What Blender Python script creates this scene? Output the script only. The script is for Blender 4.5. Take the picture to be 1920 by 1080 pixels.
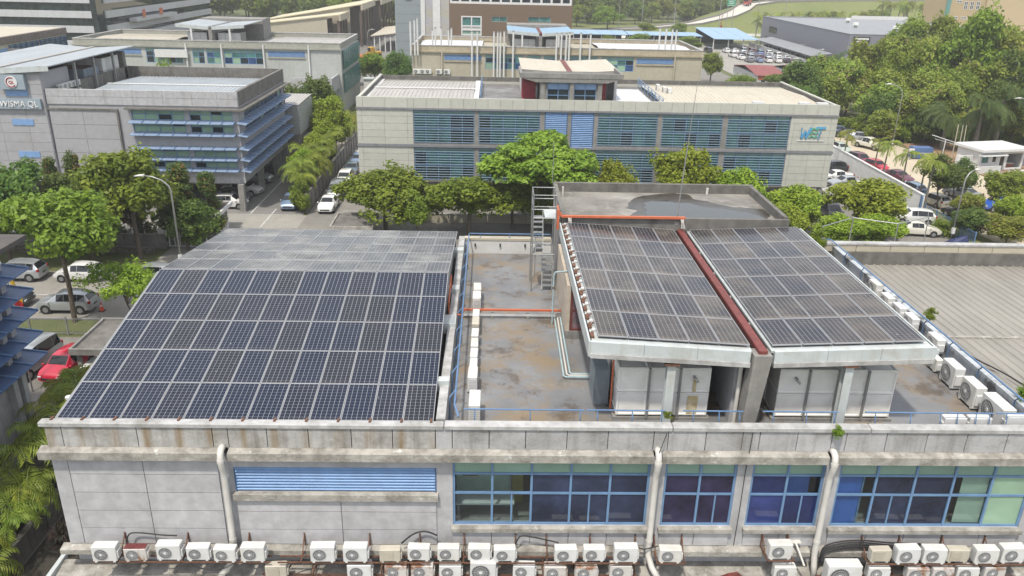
import bpy, math, random
from mathutils import Vector, Matrix, noise
random.seed(7)
R = math.radians
scene = bpy.context.scene
for o in list(bpy.data.objects): bpy.data.objects.remove(o)
COL = scene.collection

# ---------------------------------------------------------------- camera, sky, sun, exposure
CAM_H = 26.0
cam_d = bpy.data.cameras.new('camera'); cam = bpy.data.objects.new('camera', cam_d); COL.objects.link(cam)
cam_d.sensor_width = 36.0; cam_d.lens = 36.0 * 1511.755 / 1920.0
cam_d.clip_start = 0.3; cam_d.clip_end = 4000
pit, yaw, rol = 0.3852058, 0.0285596, 0.02289955
fwd = Vector((math.sin(yaw)*math.cos(pit), math.cos(yaw)*math.cos(pit), -math.sin(pit)))
rgt = Vector((math.cos(yaw), -math.sin(yaw), 0)); dwn = fwd.cross(rgt)
r2 = math.cos(rol)*rgt - math.sin(rol)*dwn; d2 = math.sin(rol)*rgt + math.cos(rol)*dwn
cm = Matrix.Identity(4)
for i in range(3):
    cm[i][0] = r2[i]; cm[i][1] = -d2[i]; cm[i][2] = -fwd[i]
cm[2][3] = CAM_H
cam.matrix_world = cm
scene.camera = cam

SUN_FROM = Vector((-0.20, -0.46, 1.0)).normalized()
world = bpy.data.worlds.new('World'); scene.world = world; world.use_nodes = True
wn = world.node_tree.nodes; wl_ = world.node_tree.links
sky = wn.new('ShaderNodeTexSky'); sky.sky_type = 'NISHITA'; sky.sun_disc = False
sky.sun_elevation = math.asin(SUN_FROM.z); sky.sun_rotation = math.atan2(SUN_FROM.x, SUN_FROM.y)
sky.air_density = 1.0; sky.dust_density = 2.0; sky.ozone_density = 0.6
haze = wn.new('ShaderNodeMix'); haze.data_type = 'RGBA'; haze.inputs[0].default_value = 0.5; haze.inputs[7].default_value = (7.8, 7.7, 7.5, 1)   # thin even cloud veil over the blue
wn['Background'].inputs['Strength'].default_value = 0.15
wl_.new(sky.outputs[0], haze.inputs[6]); wl_.new(haze.outputs[2], wn['Background'].inputs['Color'])
sun_d = bpy.data.lights.new('sun', 'SUN'); sun_d.energy = 3.1; sun_d.angle = R(3.0); sun_d.color = (1, 0.94, 0.83)
sun = bpy.data.objects.new('sun', sun_d); COL.objects.link(sun); sun.location = (0, 0, 80)
sun.rotation_euler = (-SUN_FROM).to_track_quat('-Z', 'Y').to_euler()
vs = scene.view_settings
vs.view_transform = 'Standard'; vs.look = 'None'; vs.gamma = 1.0; vs.use_curve_mapping = False; vs.exposure = 0.48
scene.cycles.use_light_tree = False; scene.cycles.caustics_reflective = False; scene.cycles.caustics_refractive = False
scene.cycles.max_bounces = 3; scene.cycles.diffuse_bounces = 2; scene.cycles.glossy_bounces = 2
scene.cycles.transparent_max_bounces = 6; scene.cycles.transmission_bounces = 2

# ---------------------------------------------------------------- helpers
def wloc(o):
    v = Vector((0, 0, 0))
    while o is not None:
        v = v + o.location; o = o.parent
    return v
def tag(o, label=None, cat=None, group=None, kind=None):
    if label: o['label'] = label
    if cat: o['category'] = cat
    if group: o['group'] = group
    if kind: o['kind'] = kind
    return o
def empty(name, loc=(0, 0, 0), label=None, cat=None, group=None, rz=0.0):
    o = bpy.data.objects.new(name, None); COL.objects.link(o); o.location = loc; o.rotation_euler = (0, 0, rz)
    o.empty_display_size = 0.3
    return tag(o, label, cat, group)
def put(name, mesh, parent=None, loc=(0, 0, 0), rot=(0, 0, 0), scale=None, local=False):
    o = bpy.data.objects.new(name, mesh); COL.objects.link(o)
    if parent is not None:
        o.parent = parent
        o.location = Vector(loc) if local else Vector(loc) - wloc(parent)
    else: o.location = loc
    o.rotation_euler = rot
    if scale: o.scale = scale
    return o
def copy_tree(o, parent=None):
    c = o.copy(); COL.objects.link(c)
    if parent is not None: c.parent = parent
    for ch in list(o.children): copy_tree(ch, c)
    return c
class MB:
    def __init__(s): s.v = []; s.f = []; s.mi = []; s.m = 0; s.T = None
    def add(s, pts):
        n = len(s.v)
        if s.T is not None: pts = [tuple(s.T @ Vector(p)) for p in pts]
        s.v.extend([tuple(p) for p in pts]); return n
    def fc(s, *idx): s.f.append(tuple(idx)); s.mi.append(s.m)
    def poly(s, pts):
        n = s.add(pts); s.fc(*range(n, n+len(pts))); return s
    def hexa(s, p):   # 8 corners: bottom 0-3 ccw, top 4-7 ccw
        n = s.add(p)
        for q in ((3,2,1,0),(4,5,6,7),(0,1,5,4),(1,2,6,5),(2,3,7,6),(3,0,4,7)): s.fc(*[n+i for i in q])
        return s
    def box(s, x0, y0, z0, x1, y1, z1):
        return s.hexa([(x0,y0,z0),(x1,y0,z0),(x1,y1,z0),(x0,y1,z0),(x0,y0,z1),(x1,y0,z1),(x1,y1,z1),(x0,y1,z1)])
    def bevbox(s, x0, y0, z0, x1, y1, z1, b=.02):   # box with chamfered vertical and top edges
        def ring(i, z): return [(x0+i+b,y0+i,z),(x1-i-b,y0+i,z),(x1-i,y0+i+b,z),(x1-i,y1-i-b,z),(x1-i-b,y1-i,z),(x0+i+b,y1-i,z),(x0+i,y1-i-b,z),(x0+i,y0+i+b,z)]
        n = s.add(ring(0, z0)+ring(0, z1-b)+ring(b, z1))
        for k in (0, 8):
            for i in range(8): s.fc(n+k+i, n+k+(i+1)%8, n+k+8+(i+1)%8, n+k+8+i)
        s.fc(*[n+16+i for i in range(8)]); s.fc(*[n+7-i for i in range(8)])
        return s
    def prism(s, poly, z0, z1):
        k = len(poly); n = s.add([(x,y,z0) for x,y in poly]+[(x,y,z1) for x,y in poly])
        s.fc(*[n+k-1-i for i in range(k)]); s.fc(*[n+k+i for i in range(k)])
        for i in range(k): s.fc(n+i, n+(i+1)%k, n+k+(i+1)%k, n+k+i)
        return s
    def bar(s, p0, p1, w, h=None):    # rectangular bar from p0 to p1
        h = w if h is None else h
        p0 = Vector(p0); p1 = Vector(p1); d = (p1-p0).normalized()
        up = Vector((0,0,1)) if abs(d.z) < .95 else Vector((0,1,0))
        a = d.cross(up).normalized()*(w/2); b = a.cross(d).normalized()*(h/2)
        return s.hexa([p0-a-b,p0+a-b,p1+a-b,p1-a-b,p0-a+b,p0+a+b,p1+a+b,p1-a+b])
    def tube(s, pts, r, n=8, r2=None, cap=True):
        pts = [Vector(p) for p in pts]; k = len(pts); rings = []; a = None
        for i, p in enumerate(pts):
            d = (pts[min(i+1,k-1)]-pts[max(i-1,0)]).normalized()
            if a is None:
                up = Vector((0,0,1)) if abs(d.z) < .9 else Vector((0,1,0)); a = d.cross(up).normalized()
            else: a = (a-d*a.dot(d)).normalized()
            b = a.cross(d).normalized()
            rr = r if r2 is None else r+(r2-r)*i/max(k-1,1)
            rings.append(s.add([p+(a*math.cos(t*2*math.pi/n)+b*math.sin(t*2*math.pi/n))*rr for t in range(n)]))
        for i in range(k-1):
            for t in range(n): s.fc(rings[i]+t, rings[i]+(t+1)%n, rings[i+1]+(t+1)%n, rings[i+1]+t)
        if cap:
            s.fc(*[rings[0]+n-1-t for t in range(n)]); s.fc(*[rings[-1]+t for t in range(n)])
        return s
    def mesh(s, name, mats, smooth=False):
        me = bpy.data.meshes.new(name); me.from_pydata(s.v, [], s.f)
        for m in (mats if isinstance(mats, (list, tuple)) else [mats]): me.materials.append(m)
        if max(s.mi, default=0): me.polygons.foreach_set('material_index', s.mi)
        if smooth: me.polygons.foreach_set('use_smooth', [True]*len(s.f))
        me.update(); return me
    def build(s, name, mats, parent=None, smooth=False, local=False):
        return put(name, s.mesh(name, mats, smooth), parent, local=local)
def box(name, m, parent, *c): return MB().box(*c).build(name, m, parent)
def bevel_mod(o, w=.02, seg=1):
    b = o.modifiers.new('bevel', 'BEVEL'); b.width = w; b.segments = seg; b.limit_method = 'ANGLE'; return o
ORD = ['first','second','third','fourth','fifth','sixth','seventh','eighth','ninth','tenth','eleventh','twelfth','thirteenth','fourteenth','fifteenth','sixteenth','seventeenth','eighteenth','nineteenth','twentieth','twenty-first','twenty-second','twenty-third','twenty-fourth','twenty-fifth','twenty-sixth','twenty-seventh','twenty-eighth']

# ---------------------------------------------------------------- materials
MATS = {}
AL = .74      # paint and concrete here are dull and weathered
class NT:
    def __init__(s, name):
        s.m = bpy.data.materials.new(name); s.m.use_nodes = True; s.t = s.m.node_tree; s.b = s.t.nodes['Principled BSDF']; s.out = s.t.nodes['Material Output']
    def n(s, typ, **k):
        d = s.t.nodes.new('ShaderNode'+typ)
        for a, v in k.items(): setattr(d, a, v)
        return d
    def l(s, a, b): s.t.links.new(a, b)
    def pos(s, obj=False, scale=(1,1,1)):
        mp = s.n('Mapping'); mp.inputs['Scale'].default_value = scale
        if obj: s.l(s.n('TexCoord').outputs['Object'], mp.inputs['Vector'])
        else: s.l(s.n('NewGeometry').outputs['Position'], mp.inputs['Vector'])
        return mp.outputs[0]
    def noise(s, vec, scale, detail=4, rough=.6, lo=.35, hi=.65):
        t = s.n('TexNoise'); t.inputs['Scale'].default_value = scale; t.inputs['Detail'].default_value = detail; t.inputs['Roughness'].default_value = rough
        s.l(vec, t.inputs['Vector'])
        r = s.n('MapRange'); r.inputs['From Min'].default_value = lo; r.inputs['From Max'].default_value = hi
        s.l(t.outputs['Fac'], r.inputs['Value']); return r.outputs[0]
    def math(s, op, a, b=0.0):
        d = s.n('Math', operation=op)
        for i, x in enumerate((a, b)):
            if isinstance(x, (int, float)): d.inputs[i].default_value = x
            else: s.l(x, d.inputs[i])
        return d.outputs[0]
    def mix(s, fac, a, b, blend='MIX'):
        d = s.n('Mix', data_type='RGBA', blend_type=blend)
        for i, x in ((0, fac), (6, a), (7, b)):
            if isinstance(x, (int, float)): d.inputs[i].default_value = x
            elif isinstance(x, (tuple, list)): d.inputs[i].default_value = (*x[:3], 1)
            else: s.l(x, d.inputs[i])
        return d.outputs[2]
    def bump(s, h, strength=.3, dist=.02):
        b = s.n('Bump'); b.inputs['Strength'].default_value = strength; b.inputs['Distance'].default_value = dist
        s.l(h, b.inputs['Height']); s.l(b.outputs[0], s.b.inputs['Normal'])
def mat(name, col, rough=.6, metal=0.0, var=.12, vs_=1.0, dirt=None, dirtamt=.5, ds=.6, streak=0.0, streakcol=(.1,.09,.075), obj=False, bump=0.0, spec=None, rnd=0.0, dlo=.45, dhi=.75, sx=2.5, yellow=0.0, flake=0.0):
    if name in MATS: return MATS[name]
    t = NT(name); b = t.b
    v = t.pos(obj)
    col = tuple(x*AL for x in col)
    if dirt: dirt = tuple(x*AL for x in dirt)
    streakcol = tuple(x*AL for x in streakcol)
    c = t.mix(t.math('MULTIPLY', t.noise(v, vs_*2.2, 5), 1.0), tuple(x*(1-var) for x in col), tuple(min(1, x*(1+var)) for x in col))
    if rnd:
        oi = t.n('ObjectInfo')
        hv = t.n('HueSaturation'); t.l(c, hv.inputs['Color'])
        t.l(t.math('ADD', t.math('MULTIPLY', oi.outputs['Random'], 2*rnd), 1-rnd), hv.inputs['Value']); c = hv.outputs[0]
    if yellow:
        oi = t.n('ObjectInfo'); c = t.mix(t.math('MULTIPLY', t.math('POWER', oi.outputs['Random'], 3.0), yellow), c, (.42*AL,.36*AL,.22*AL))
    if flake:
        c = t.mix(t.math('MULTIPLY', t.noise(t.pos(obj, (1,1,1.6)), 2.6, 9, .75, .60, .63), flake), c, (.55,.55,.53))
    if dirt:
        c = t.mix(t.math('MULTIPLY', t.noise(v, ds, 8, .68, dlo, dhi), dirtamt), c, dirt)
    if streak:
        vv = t.pos(obj, (sx, sx, .16))
        s1 = t.noise(vv, 1.0, 6, .7, .5, .72)
        c = t.mix(t.math('MULTIPLY', s1, streak), c, streakcol)
    t.l(c, b.inputs['Base Color'])
    b.inputs['Roughness'].default_value = rough; b.inputs['Metallic'].default_value = metal
    if spec is not None: b.inputs['Specular IOR Level'].default_value = spec
    if bump: t.bump(t.noise(v, 14*vs_, 4), bump, .02)
    MATS[name] = t.m; return t.m

# walls and concrete
M_wall   = mat('wall_paint_pale_grey', (.50,.50,.52), .75, dirt=(.25,.24,.23), dirtamt=.35, ds=.7, streak=.35, streakcol=(.27,.26,.24), bump=.1)
M_panel  = mat('wall_panel_paint', (.53,.53,.55), .72, dirt=(.30,.29,.28), dirtamt=.35, ds=.9, streak=.22, streakcol=(.3,.29,.27), rnd=.04, bump=.08)
M_par    = mat('parapet_stained', (.50,.50,.51), .85, dirt=(.19,.175,.155), dirtamt=.8, ds=1.1, streak=.55, streakcol=(.17,.155,.13), bump=.3, rnd=.06, dlo=.46, dhi=.70)
def parrust():
    t = NT('parapet_rust_streaked'); v = t.pos(); sp = t.n('SeparateXYZ'); t.l(v, sp.inputs[0])
    c = t.mix(t.noise(v, 2.2, 5), (.32,.315,.305), (.40,.395,.385))
    c = t.mix(t.math('MULTIPLY', t.noise(v, 1.2, 8, .7, .45, .70), .75), c, (.15,.135,.11))
    c = t.mix(t.math('MULTIPLY', t.noise(t.pos(False, (3,3,.14)), 1.0, 6, .7, .5, .70), .6), c, (.11,.10,.08))
    f = t.math('FRACT', t.math('MULTIPLY', t.math('ADD', sp.outputs[0], 14.456), 1/1.0125))       # rust runs below each panel foot
    d = t.math('ABSOLUTE', t.math('SUBTRACT', f, .5))
    k = t.n('MapRange'); k.inputs['From Min'].default_value = .22; k.inputs['From Max'].default_value = .03; t.l(d, k.inputs['Value'])
    st = t.math('MULTIPLY', k.outputs[0], t.noise(t.pos(False, (5,5,.35)), 1.0, 6, .7, .36, .62))
    c = t.mix(t.math('MULTIPLY', st, .8), c, (.19,.12,.04))
    t.l(c, t.b.inputs['Base Color']); t.b.inputs['Roughness'].default_value = .85; t.bump(t.noise(v, 14, 4), .25, .02); return t.m
M_parrust = parrust()
M_ledge  = mat('ledge_concrete_mouldy', (.46,.44,.40), .9, dirt=(.17,.155,.13), dirtamt=.8, ds=1.6, streak=.3, bump=.4, dlo=.42, dhi=.66, flake=.8)
M_coping = mat('coping_white_worn', (.52,.52,.52), .75, dirt=(.22,.21,.19), dirtamt=.75, ds=1.4, bump=.15, dlo=.44, dhi=.68, streak=.25, streakcol=(.24,.2,.13))
M_conc   = mat('concrete_grey', (.30,.29,.275), .88, dirt=(.13,.125,.115), dirtamt=.6, ds=.8, streak=.25, bump=.3)
M_concd  = mat('concrete_dark_mould', (.20,.19,.175), .9, dirt=(.07,.066,.058), dirtamt=.8, ds=.9, streak=.5, streakcol=(.07,.066,.06), bump=.3)
M_white  = mat('white_paint', (.76,.76,.75), .55, var=.04, dirt=(.45,.44,.41), dirtamt=.35, ds=1.3)
M_whiteclean = mat('white_paint_clean', (.80,.80,.79), .5, var=.03)
M_ltmetal= mat('light_grey_coated_steel', (.58,.63,.64), .5, var=.06, dirt=(.38,.33,.26), dirtamt=.5, ds=1.3, streak=.35, streakcol=(.36,.29,.18), dlo=.5)
M_galv   = mat('galvanised_steel', (.42,.43,.43), .45, .6, var=.12)
M_alud   = mat('aluminium_frame_dull', (.50,.51,.53), .4, .4, var=.05)
M_alu    = mat('aluminium_frame', (.46,.47,.49), .45, .3, var=.05)
M_rust   = mat('rusty_steel', (.16,.075,.045), .85, 0, var=.35, vs_=4, bump=.3)
M_red    = mat('red_oxide_paint', (.20,.048,.042), .6, var=.2, vs_=2, dirt=(.12,.05,.04), dirtamt=.5, ds=2)
M_redclad= mat('red_cladding', (.36,.04,.06), .5, var=.1)
M_orange = mat('orange_trunking', (.62,.16,.07), .5, var=.08)
M_blue   = mat('blue_railing_paint', (.13,.24,.43), .45, var=.12)
M_bluefr = mat('blue_window_frame', (.17,.30,.50), .5, var=.1)
M_bluelv = mat('blue_louvre_paint', (.22,.38,.66), .5, var=.08, rnd=.04)
M_bluesh2 = mat('pale_blue_sunshade', (.25,.34,.50), .5, var=.1)
M_blueft = mat('pale_blue_fin', (.29,.41,.53), .5, var=.06)
M_bluesh = mat('blue_sunshade', (.075,.145,.31), .5, var=.12, dirt=(.2,.22,.26), dirtamt=.3, ds=1)
M_bluelt = mat('light_blue_metal_sheet', (.30,.46,.62), .45, var=.06)
M_black  = mat('black_rubber', (.012,.012,.013), .7, var=.1)
M_cable  = mat('black_cable', (.02,.02,.022), .6, var=.1)
M_pvc    = mat('white_pvc_pipe', (.72,.70,.66), .5, var=.05, dirt=(.45,.42,.36), dirtamt=.35, ds=2)
M_bark   = mat('tree_bark', (.13,.105,.08), .95, var=.35, vs_=2.5, bump=.5)
M_palmbark = mat('palm_trunk_grey', (.20,.185,.155), .95, var=.3, vs_=2, bump=.4)
M_dark   = mat('dark_void', (.02,.02,.022), .9, var=.1)
M_brown  = mat('brown_metal_cladding', (.175,.118,.075), .6, var=.05)
M_cream  = mat('cream_metal_cladding', (.55,.50,.39), .55, var=.06, dirt=(.4,.36,.28), dirtamt=.3, ds=.2)
def deck_mat():
    t = NT('roof_deck_stained'); v = t.pos()
    base = t.mix(t.noise(v, .5, 6, .6, .3, .7), (.13,.134,.142), (.20,.204,.212))
    c = t.mix(t.math('MULTIPLY', t.noise(v, .36, 9, .74, .47, .60), .8), base, (.205,.15,.085))
    c = t.mix(t.math('MULTIPLY', t.noise(v, .62, 10, .76, .53, .62), .8), c, (.075,.055,.038))
    v2 = t.pos(False, (.6,.6,1)); c = t.mix(t.math('MULTIPLY', t.noise(v2, 1.7, 8, .72, .58, .8), .5), c, (.36,.355,.335))
    t.l(c, t.b.inputs['Base Color'])
    rr = t.n('MapRange'); rr.inputs['To Min'].default_value = .28; rr.inputs['To Max'].default_value = .75
    t.l(t.noise(v, .28, 5, .6, .35, .6), rr.inputs['Value']); t.l(rr.outputs[0], t.b.inputs['Roughness'])
    t.bump(t.noise(v, 9, 5), .12, .02); return t.m
M_deck = deck_mat()
def pent_mat():
    t = NT('tank_roof_concrete_damp'); v = t.pos()
    c = t.mix(t.noise(v, .45, 8, .66, .35, .65), (.13,.122,.11), (.26,.248,.225))
    c = t.mix(t.math('MULTIPLY', t.noise(v, 1.4, 8, .7, .55, .7), .6), c, (.34,.325,.295))
    t.l(c, t.b.inputs['Base Color']); t.b.inputs['Roughness'].default_value = .8; t.bump(t.noise(v, 8, 6), .3, .02); return t.m
M_pent = pent_mat()
def metal_roof(name, a, b, dirt, amt=.4, rough=.55):
    a, b, dirt = [tuple(x*AL for x in q) for q in (a, b, dirt)]
    t = NT(name); v = t.pos(False, (1,.25,1))
    c = t.mix(t.noise(v, .9, 6, .65, .35, .65), a, b)
    c = t.mix(t.math('MULTIPLY', t.noise(t.pos(False, (2.2,.12,1)), .8, 6, .7, .52, .72), amt), c, dirt)
    t.l(c, t.b.inputs['Base Color']); t.b.inputs['Roughness'].default_value = rough; return t.m
M_wingroof = metal_roof('wing_roof_sheet', (.28,.265,.235), (.36,.34,.305), (.17,.155,.135), .6)
M_wetroof  = metal_roof('pale_roof_sheet_grey', (.42,.40,.38), (.50,.48,.45), (.30,.28,.26), .5)
M_creamroof= metal_roof('cream_roof_sheet', (.55,.50,.40), (.62,.57,.47), (.42,.37,.29), .4)
M_whiteroof= metal_roof('white_roof_sheet', (.72,.74,.78), (.80,.82,.85), (.55,.56,.58), .3)
M_greyroof = metal_roof('blue_grey_roof_sheet', (.36,.40,.43), (.43,.47,.50), (.28,.31,.33), .4)
M_yelroof  = metal_roof('pale_yellow_roof_sheet', (.64,.57,.37), (.72,.65,.45), (.5,.44,.3), .4)
M_redroof  = metal_roof('red_roof_sheet', (.26,.07,.065), (.33,.09,.08), (.17,.05,.05), .5)
M_darkroof = metal_roof('dark_grey_roof_sheet', (.25,.265,.285), (.31,.325,.345), (.18,.19,.2), .5)

def solar_mat(name, w, l, rows, dust_sheen, brown=.3, dc=(.17,.15,.13), lc=(.25,.27,.30)):
    t = NT(name); tc = t.n('TexCoord'); sp = t.n('SeparateXYZ'); t.l(tc.outputs['Object'], sp.inputs[0])
    def grid(o, size, n, lw):
        f = t.math('FRACT', t.math('ADD', t.math('MULTIPLY', o, n/size), .5 if n % 2 else 0.0))
        d = t.math('MINIMUM', f, t.math('SUBTRACT', 1.0, f))
        return t.math('LESS_THAN', d, lw*n/size/2)
    gx = grid(sp.outputs[0], w, 6, .012); gy = grid(sp.outputs[1], l, rows, .009)
    gb = t.math('MULTIPLY', grid(sp.outputs[0], w, 18, .004), .15)
    g = t.math('MAXIMUM', t.math('MAXIMUM', gx, t.math('MULTIPLY', gy, .7)), gb)
    oi = t.n('ObjectInfo')
    rb = t.n('MapRange'); rb.inputs['From Min'].default_value = 1-brown-.45; rb.inputs['From Max'].default_value = 1-brown+.45; t.l(oi.outputs['Random'], rb.inputs['Value'])
    cell = t.mix(rb.outputs[0], (.005,.0095,.027), (.0135,.012,.0115))
    v = t.pos(True); cell = t.mix(t.math('MULTIPLY', t.noise(v, 5, 3, .6, .3, .7), .2), cell, (.02,.024,.042))
    dst = t.math('MULTIPLY', t.noise(t.pos(), .7, 6, .65, .35, .7), dust_sheen)
    edge = t.n('MapRange'); edge.inputs['From Min'].default_value = -l/2+.30; edge.inputs['From Max'].default_value = -l/2+.02; t.l(sp.outputs[1], edge.inputs['Value'])
    dst = t.math('ADD', dst, t.math('MULTIPLY', t.math('MULTIPLY', edge.outputs[0], t.noise(t.pos(False, (1,.4,1)), 1.1, 6, .7, .3, .7)), dust_sheen*1.6+.06))
    dst = t.math('MULTIPLY', dst, t.math('ADD', t.math('MULTIPLY', oi.outputs['Random'], 1.0), .5))
    cell = t.mix(dst, cell, dc)
    cell = t.mix(t.math('MULTIPLY', t.noise(t.pos(), 5.0, 2, .5, .76, .78), .7), cell, (.4,.4,.38))
    c = t.mix(g, cell, lc)
    t.l(c, t.b.inputs['Base Color']); t.b.inputs['Roughness'].default_value = .2
    t.b.inputs['Specular IOR Level'].default_value = .22
    return t.m
def glass_mat(name, tint, spec=1.0, rough=.02):
    t = NT(name); g = t.n('BsdfGlossy'); g.inputs['Roughness'].default_value = rough
    tr = t.n('BsdfTransparent'); tr.inputs[0].default_value = (*tint, 1)
    lw = t.n('LayerWeight'); lw.inputs['Blend'].default_value = .5; fr = t.math('ADD', t.math('MULTIPLY', t.math('POWER', lw.outputs['Facing'], 5.0), .9), .05)
    mx = t.n('MixShader'); t.l(t.math('MULTIPLY', fr, spec), mx.inputs[0]); t.l(tr.outputs[0], mx.inputs[1]); t.l(g.outputs[0], mx.inputs[2])
    t.l(mx.outputs[0], t.out.inputs['Surface']); return t.m
M_glass = glass_mat('tinted_window_glass', (.80,.86,.86))
def opaque_glass(name, col, rough=.06, var=.3, rnd=.25):
    return mat(name, col, rough, var=var, vs_=.35, rnd=rnd, spec=.6)
M_gdark = opaque_glass('dark_reflective_glass', (.022,.035,.042))
M_gteal = opaque_glass('teal_reflective_glass', (.085,.22,.21))
M_gtower= opaque_glass('dark_green_tower_glass', (.018,.034,.038), .04, .5, .1)
M_ggreen= opaque_glass('pale_green_glass', (.27,.42,.34), .12, .1, .1)
M_gblind= opaque_glass('glass_over_green_blind', (.33,.50,.36), .12, .08, .12)
M_gblue = opaque_glass('glass_over_blue_wall', (.035,.075,.19), .06, .2, .3)
M_blindl= mat('pale_blue_blind', (.28,.42,.68), .6, var=.08, rnd=.05)
M_gnavy = opaque_glass('navy_reflective_glass', (.028,.038,.080), .05, .5, .3)
M_gviolet = opaque_glass('violet_navy_glass', (.032,.028,.075), .05, .5, .3)
M_gblue2 = opaque_glass('deep_blue_glass', (.03,.045,.16), .05, .4, .35)
M_tank = mat('tank_off_white', (.98,.97,.93), .5, var=.04, dirt=(.7,.66,.58), dirtamt=.4, ds=1.5)
M_cablelt = mat('blue_grey_interior_wall', (.10,.12,.30), .8, var=.1)
M_intblue = mat('blue_interior_panel', (.07,.19,.68), .7, var=.1)
M_blind  = mat('pale_green_roller_blind', (.62,.72,.58), .8, var=.05)

def ground_mat(name, stops, scale, rough=.95, bump=.2, fine=None):
    stops = [tuple(x*.82 for x in q) for q in stops]
    t = NT(name); v = t.pos()
    c = t.mix(t.noise(v, scale, 8, .65, .35, .65), stops[0], stops[1])
    if len(stops) > 2: c = t.mix(t.math('MULTIPLY', t.noise(v, scale*3.1, 8, .7, .52, .7), .7), c, stops[2])
    if fine: c = t.mix(t.math('MULTIPLY', t.noise(v, fine, 3, .6, .4, .6), .3), c, tuple(x*.6 for x in stops[0]))
    t.l(c, t.b.inputs['Base Color']); t.b.inputs['Roughness'].default_value = rough
    if bump: t.bump(t.noise(v, 6, 5), bump, .03)
    return t.m
M_ground = ground_mat('rough_green_ground', [(.075,.10,.028),(.12,.135,.045),(.17,.13,.07)], .05)
M_lawn   = ground_mat('mown_grass', [(.13,.165,.04),(.18,.20,.055),(.21,.18,.08)], .06)
M_verge  = ground_mat('verge_grass', [(.09,.12,.03),(.14,.15,.045),(.13,.10,.055)], .5, fine=5)
M_asph   = ground_mat('old_asphalt', [(.20,.19,.175),(.26,.245,.22),(.15,.145,.135)], .22, fine=8)
M_road   = ground_mat('pale_worn_road', [(.25,.235,.21),(.31,.29,.26),(.19,.18,.165)], .2, fine=8)
M_yard   = ground_mat('concrete_yard', [(.19,.185,.175),(.25,.24,.225),(.13,.125,.12)], .25, fine=6)
M_yardlt = ground_mat('pale_concrete_apron', [(.30,.29,.26),(.38,.36,.32),(.22,.21,.19)], .25, fine=6)
M_sand   = ground_mat('sandy_road', [(.50,.43,.32),(.58,.50,.38),(.40,.34,.25)], .12, fine=3)
M_earth  = ground_mat('bare_red_earth', [(.30,.18,.10),(.38,.25,.15),(.17,.12,.06)], .25, fine=4)
M_soil   = ground_mat('dark_damp_soil', [(.045,.040,.033),(.07,.06,.048),(.03,.035,.02)], .4, fine=4)
M_hiway  = ground_mat('pale_highway_concrete', [(.52,.49,.43),(.58,.55,.49)], .05)
M_line   = mat('white_road_line', (.60,.60,.57), .8, var=.15, dirt=(.35,.34,.31), dirtamt=.6, ds=1.5)

def leaf_mat(name, a, b, trans=.45, c3=None):
    t = NT(name); at = t.n('Attribute', attribute_name='tint'); oi = t.n('ObjectInfo')
    c = t.mix(at.outputs['Fac'], a, b)
    if c3: c = t.mix(t.math('GREATER_THAN', at.outputs['Fac'], .93), c, c3)
    hv = t.n('HueSaturation'); t.l(c, hv.inputs['Color'])
    t.l(t.math('ADD', t.math('MULTIPLY', oi.outputs['Random'], .045), .478), hv.inputs['Hue'])
    t.l(t.math('ADD', t.math('MULTIPLY', oi.outputs['Random'], .4), .82), hv.inputs['Value'])
    t.l(hv.outputs[0], t.b.inputs['Base Color']); t.b.inputs['Roughness'].default_value = .5
    t.b.inputs['Specular IOR Level'].default_value = .3
    tr = t.n('BsdfTranslucent'); t.l(t.mix(.5, hv.outputs[0], (.16,.22,.02)), tr.inputs[0])
    mx = t.n('MixShader'); mx.inputs[0].default_value = trans
    t.l(t.b.outputs[0], mx.inputs[1]); t.l(tr.outputs[0], mx.inputs[2]); t.l(mx.outputs[0], t.out.inputs['Surface']); return t.m
M_leafA = leaf_mat('leaf_mid_green', (.115,.185,.020), (.255,.335,.036))
M_leafG = leaf_mat('leaf_fresh_green', (.13,.21,.022), (.285,.38,.040))
M_leafB = leaf_mat('leaf_dark_green', (.06,.12,.024), (.15,.22,.040))
M_leafC = leaf_mat('leaf_yellow_green', (.175,.25,.020), (.34,.41,.038))
M_leafD = leaf_mat('leaf_dark_with_red_tips', (.055,.10,.025), (.14,.17,.04), c3=(.25,.09,.03))
M_leafE = leaf_mat('leaf_olive_scrub', (.165,.23,.030), (.345,.39,.058), c3=(.24,.16,.09))
M_leafF = leaf_mat('leaf_far_wood', (.085,.14,.025), (.21,.26,.04))
M_palm  = leaf_mat('palm_frond_green', (.12,.18,.03), (.33,.36,.05))
M_palmd = leaf_mat('palm_frond_dark', (.045,.09,.025), (.14,.18,.05), c3=(.20,.14,.06))
M_cord  = leaf_mat('dark_red_cordyline_leaf', (.018,.022,.014), (.05,.03,.025), .2)

def paint(name, col, metal=0.0):
    if name in MATS: return MATS[name]
    t = NT(name); t.b.inputs['Base Color'].default_value = (*col, 1); t.b.inputs['Roughness'].default_value = .32; t.b.inputs['Metallic'].default_value = metal
    t.b.inputs['Coat Weight'].default_value = .8; t.b.inputs['Coat Roughness'].default_value = .06
    MATS[name] = t.m; return t.m
PAINTS = dict(white=((.60,.60,.585),0), pearl=((.56,.54,.47),0), silver=((.42,.44,.46),.55), grey=((.17,.18,.19),.4), dark=((.03,.033,.04),.2), black=((.012,.012,.014),0), red=((.42,.01,.035),0), maroon=((.10,.012,.03),.2), blue=((.02,.09,.42),.1), bluegrey=((.17,.24,.36),.4), teal=((.10,.15,.17),.4), beige=((.46,.43,.36),.2), green=((.36,.42,.36),.3))
for k, (c, m_) in PAINTS.items(): paint('car_paint_'+k, c, m_)
M_carglass = opaque_glass('car_window_glass', (.012,.015,.018), .04, .1, 0)
M_rim = mat('alloy_rim', (.45,.46,.47), .35, .6, var=.05)
M_lamp = mat('lamp_lens', (.65,.67,.68), .15, var=.05)
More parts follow.
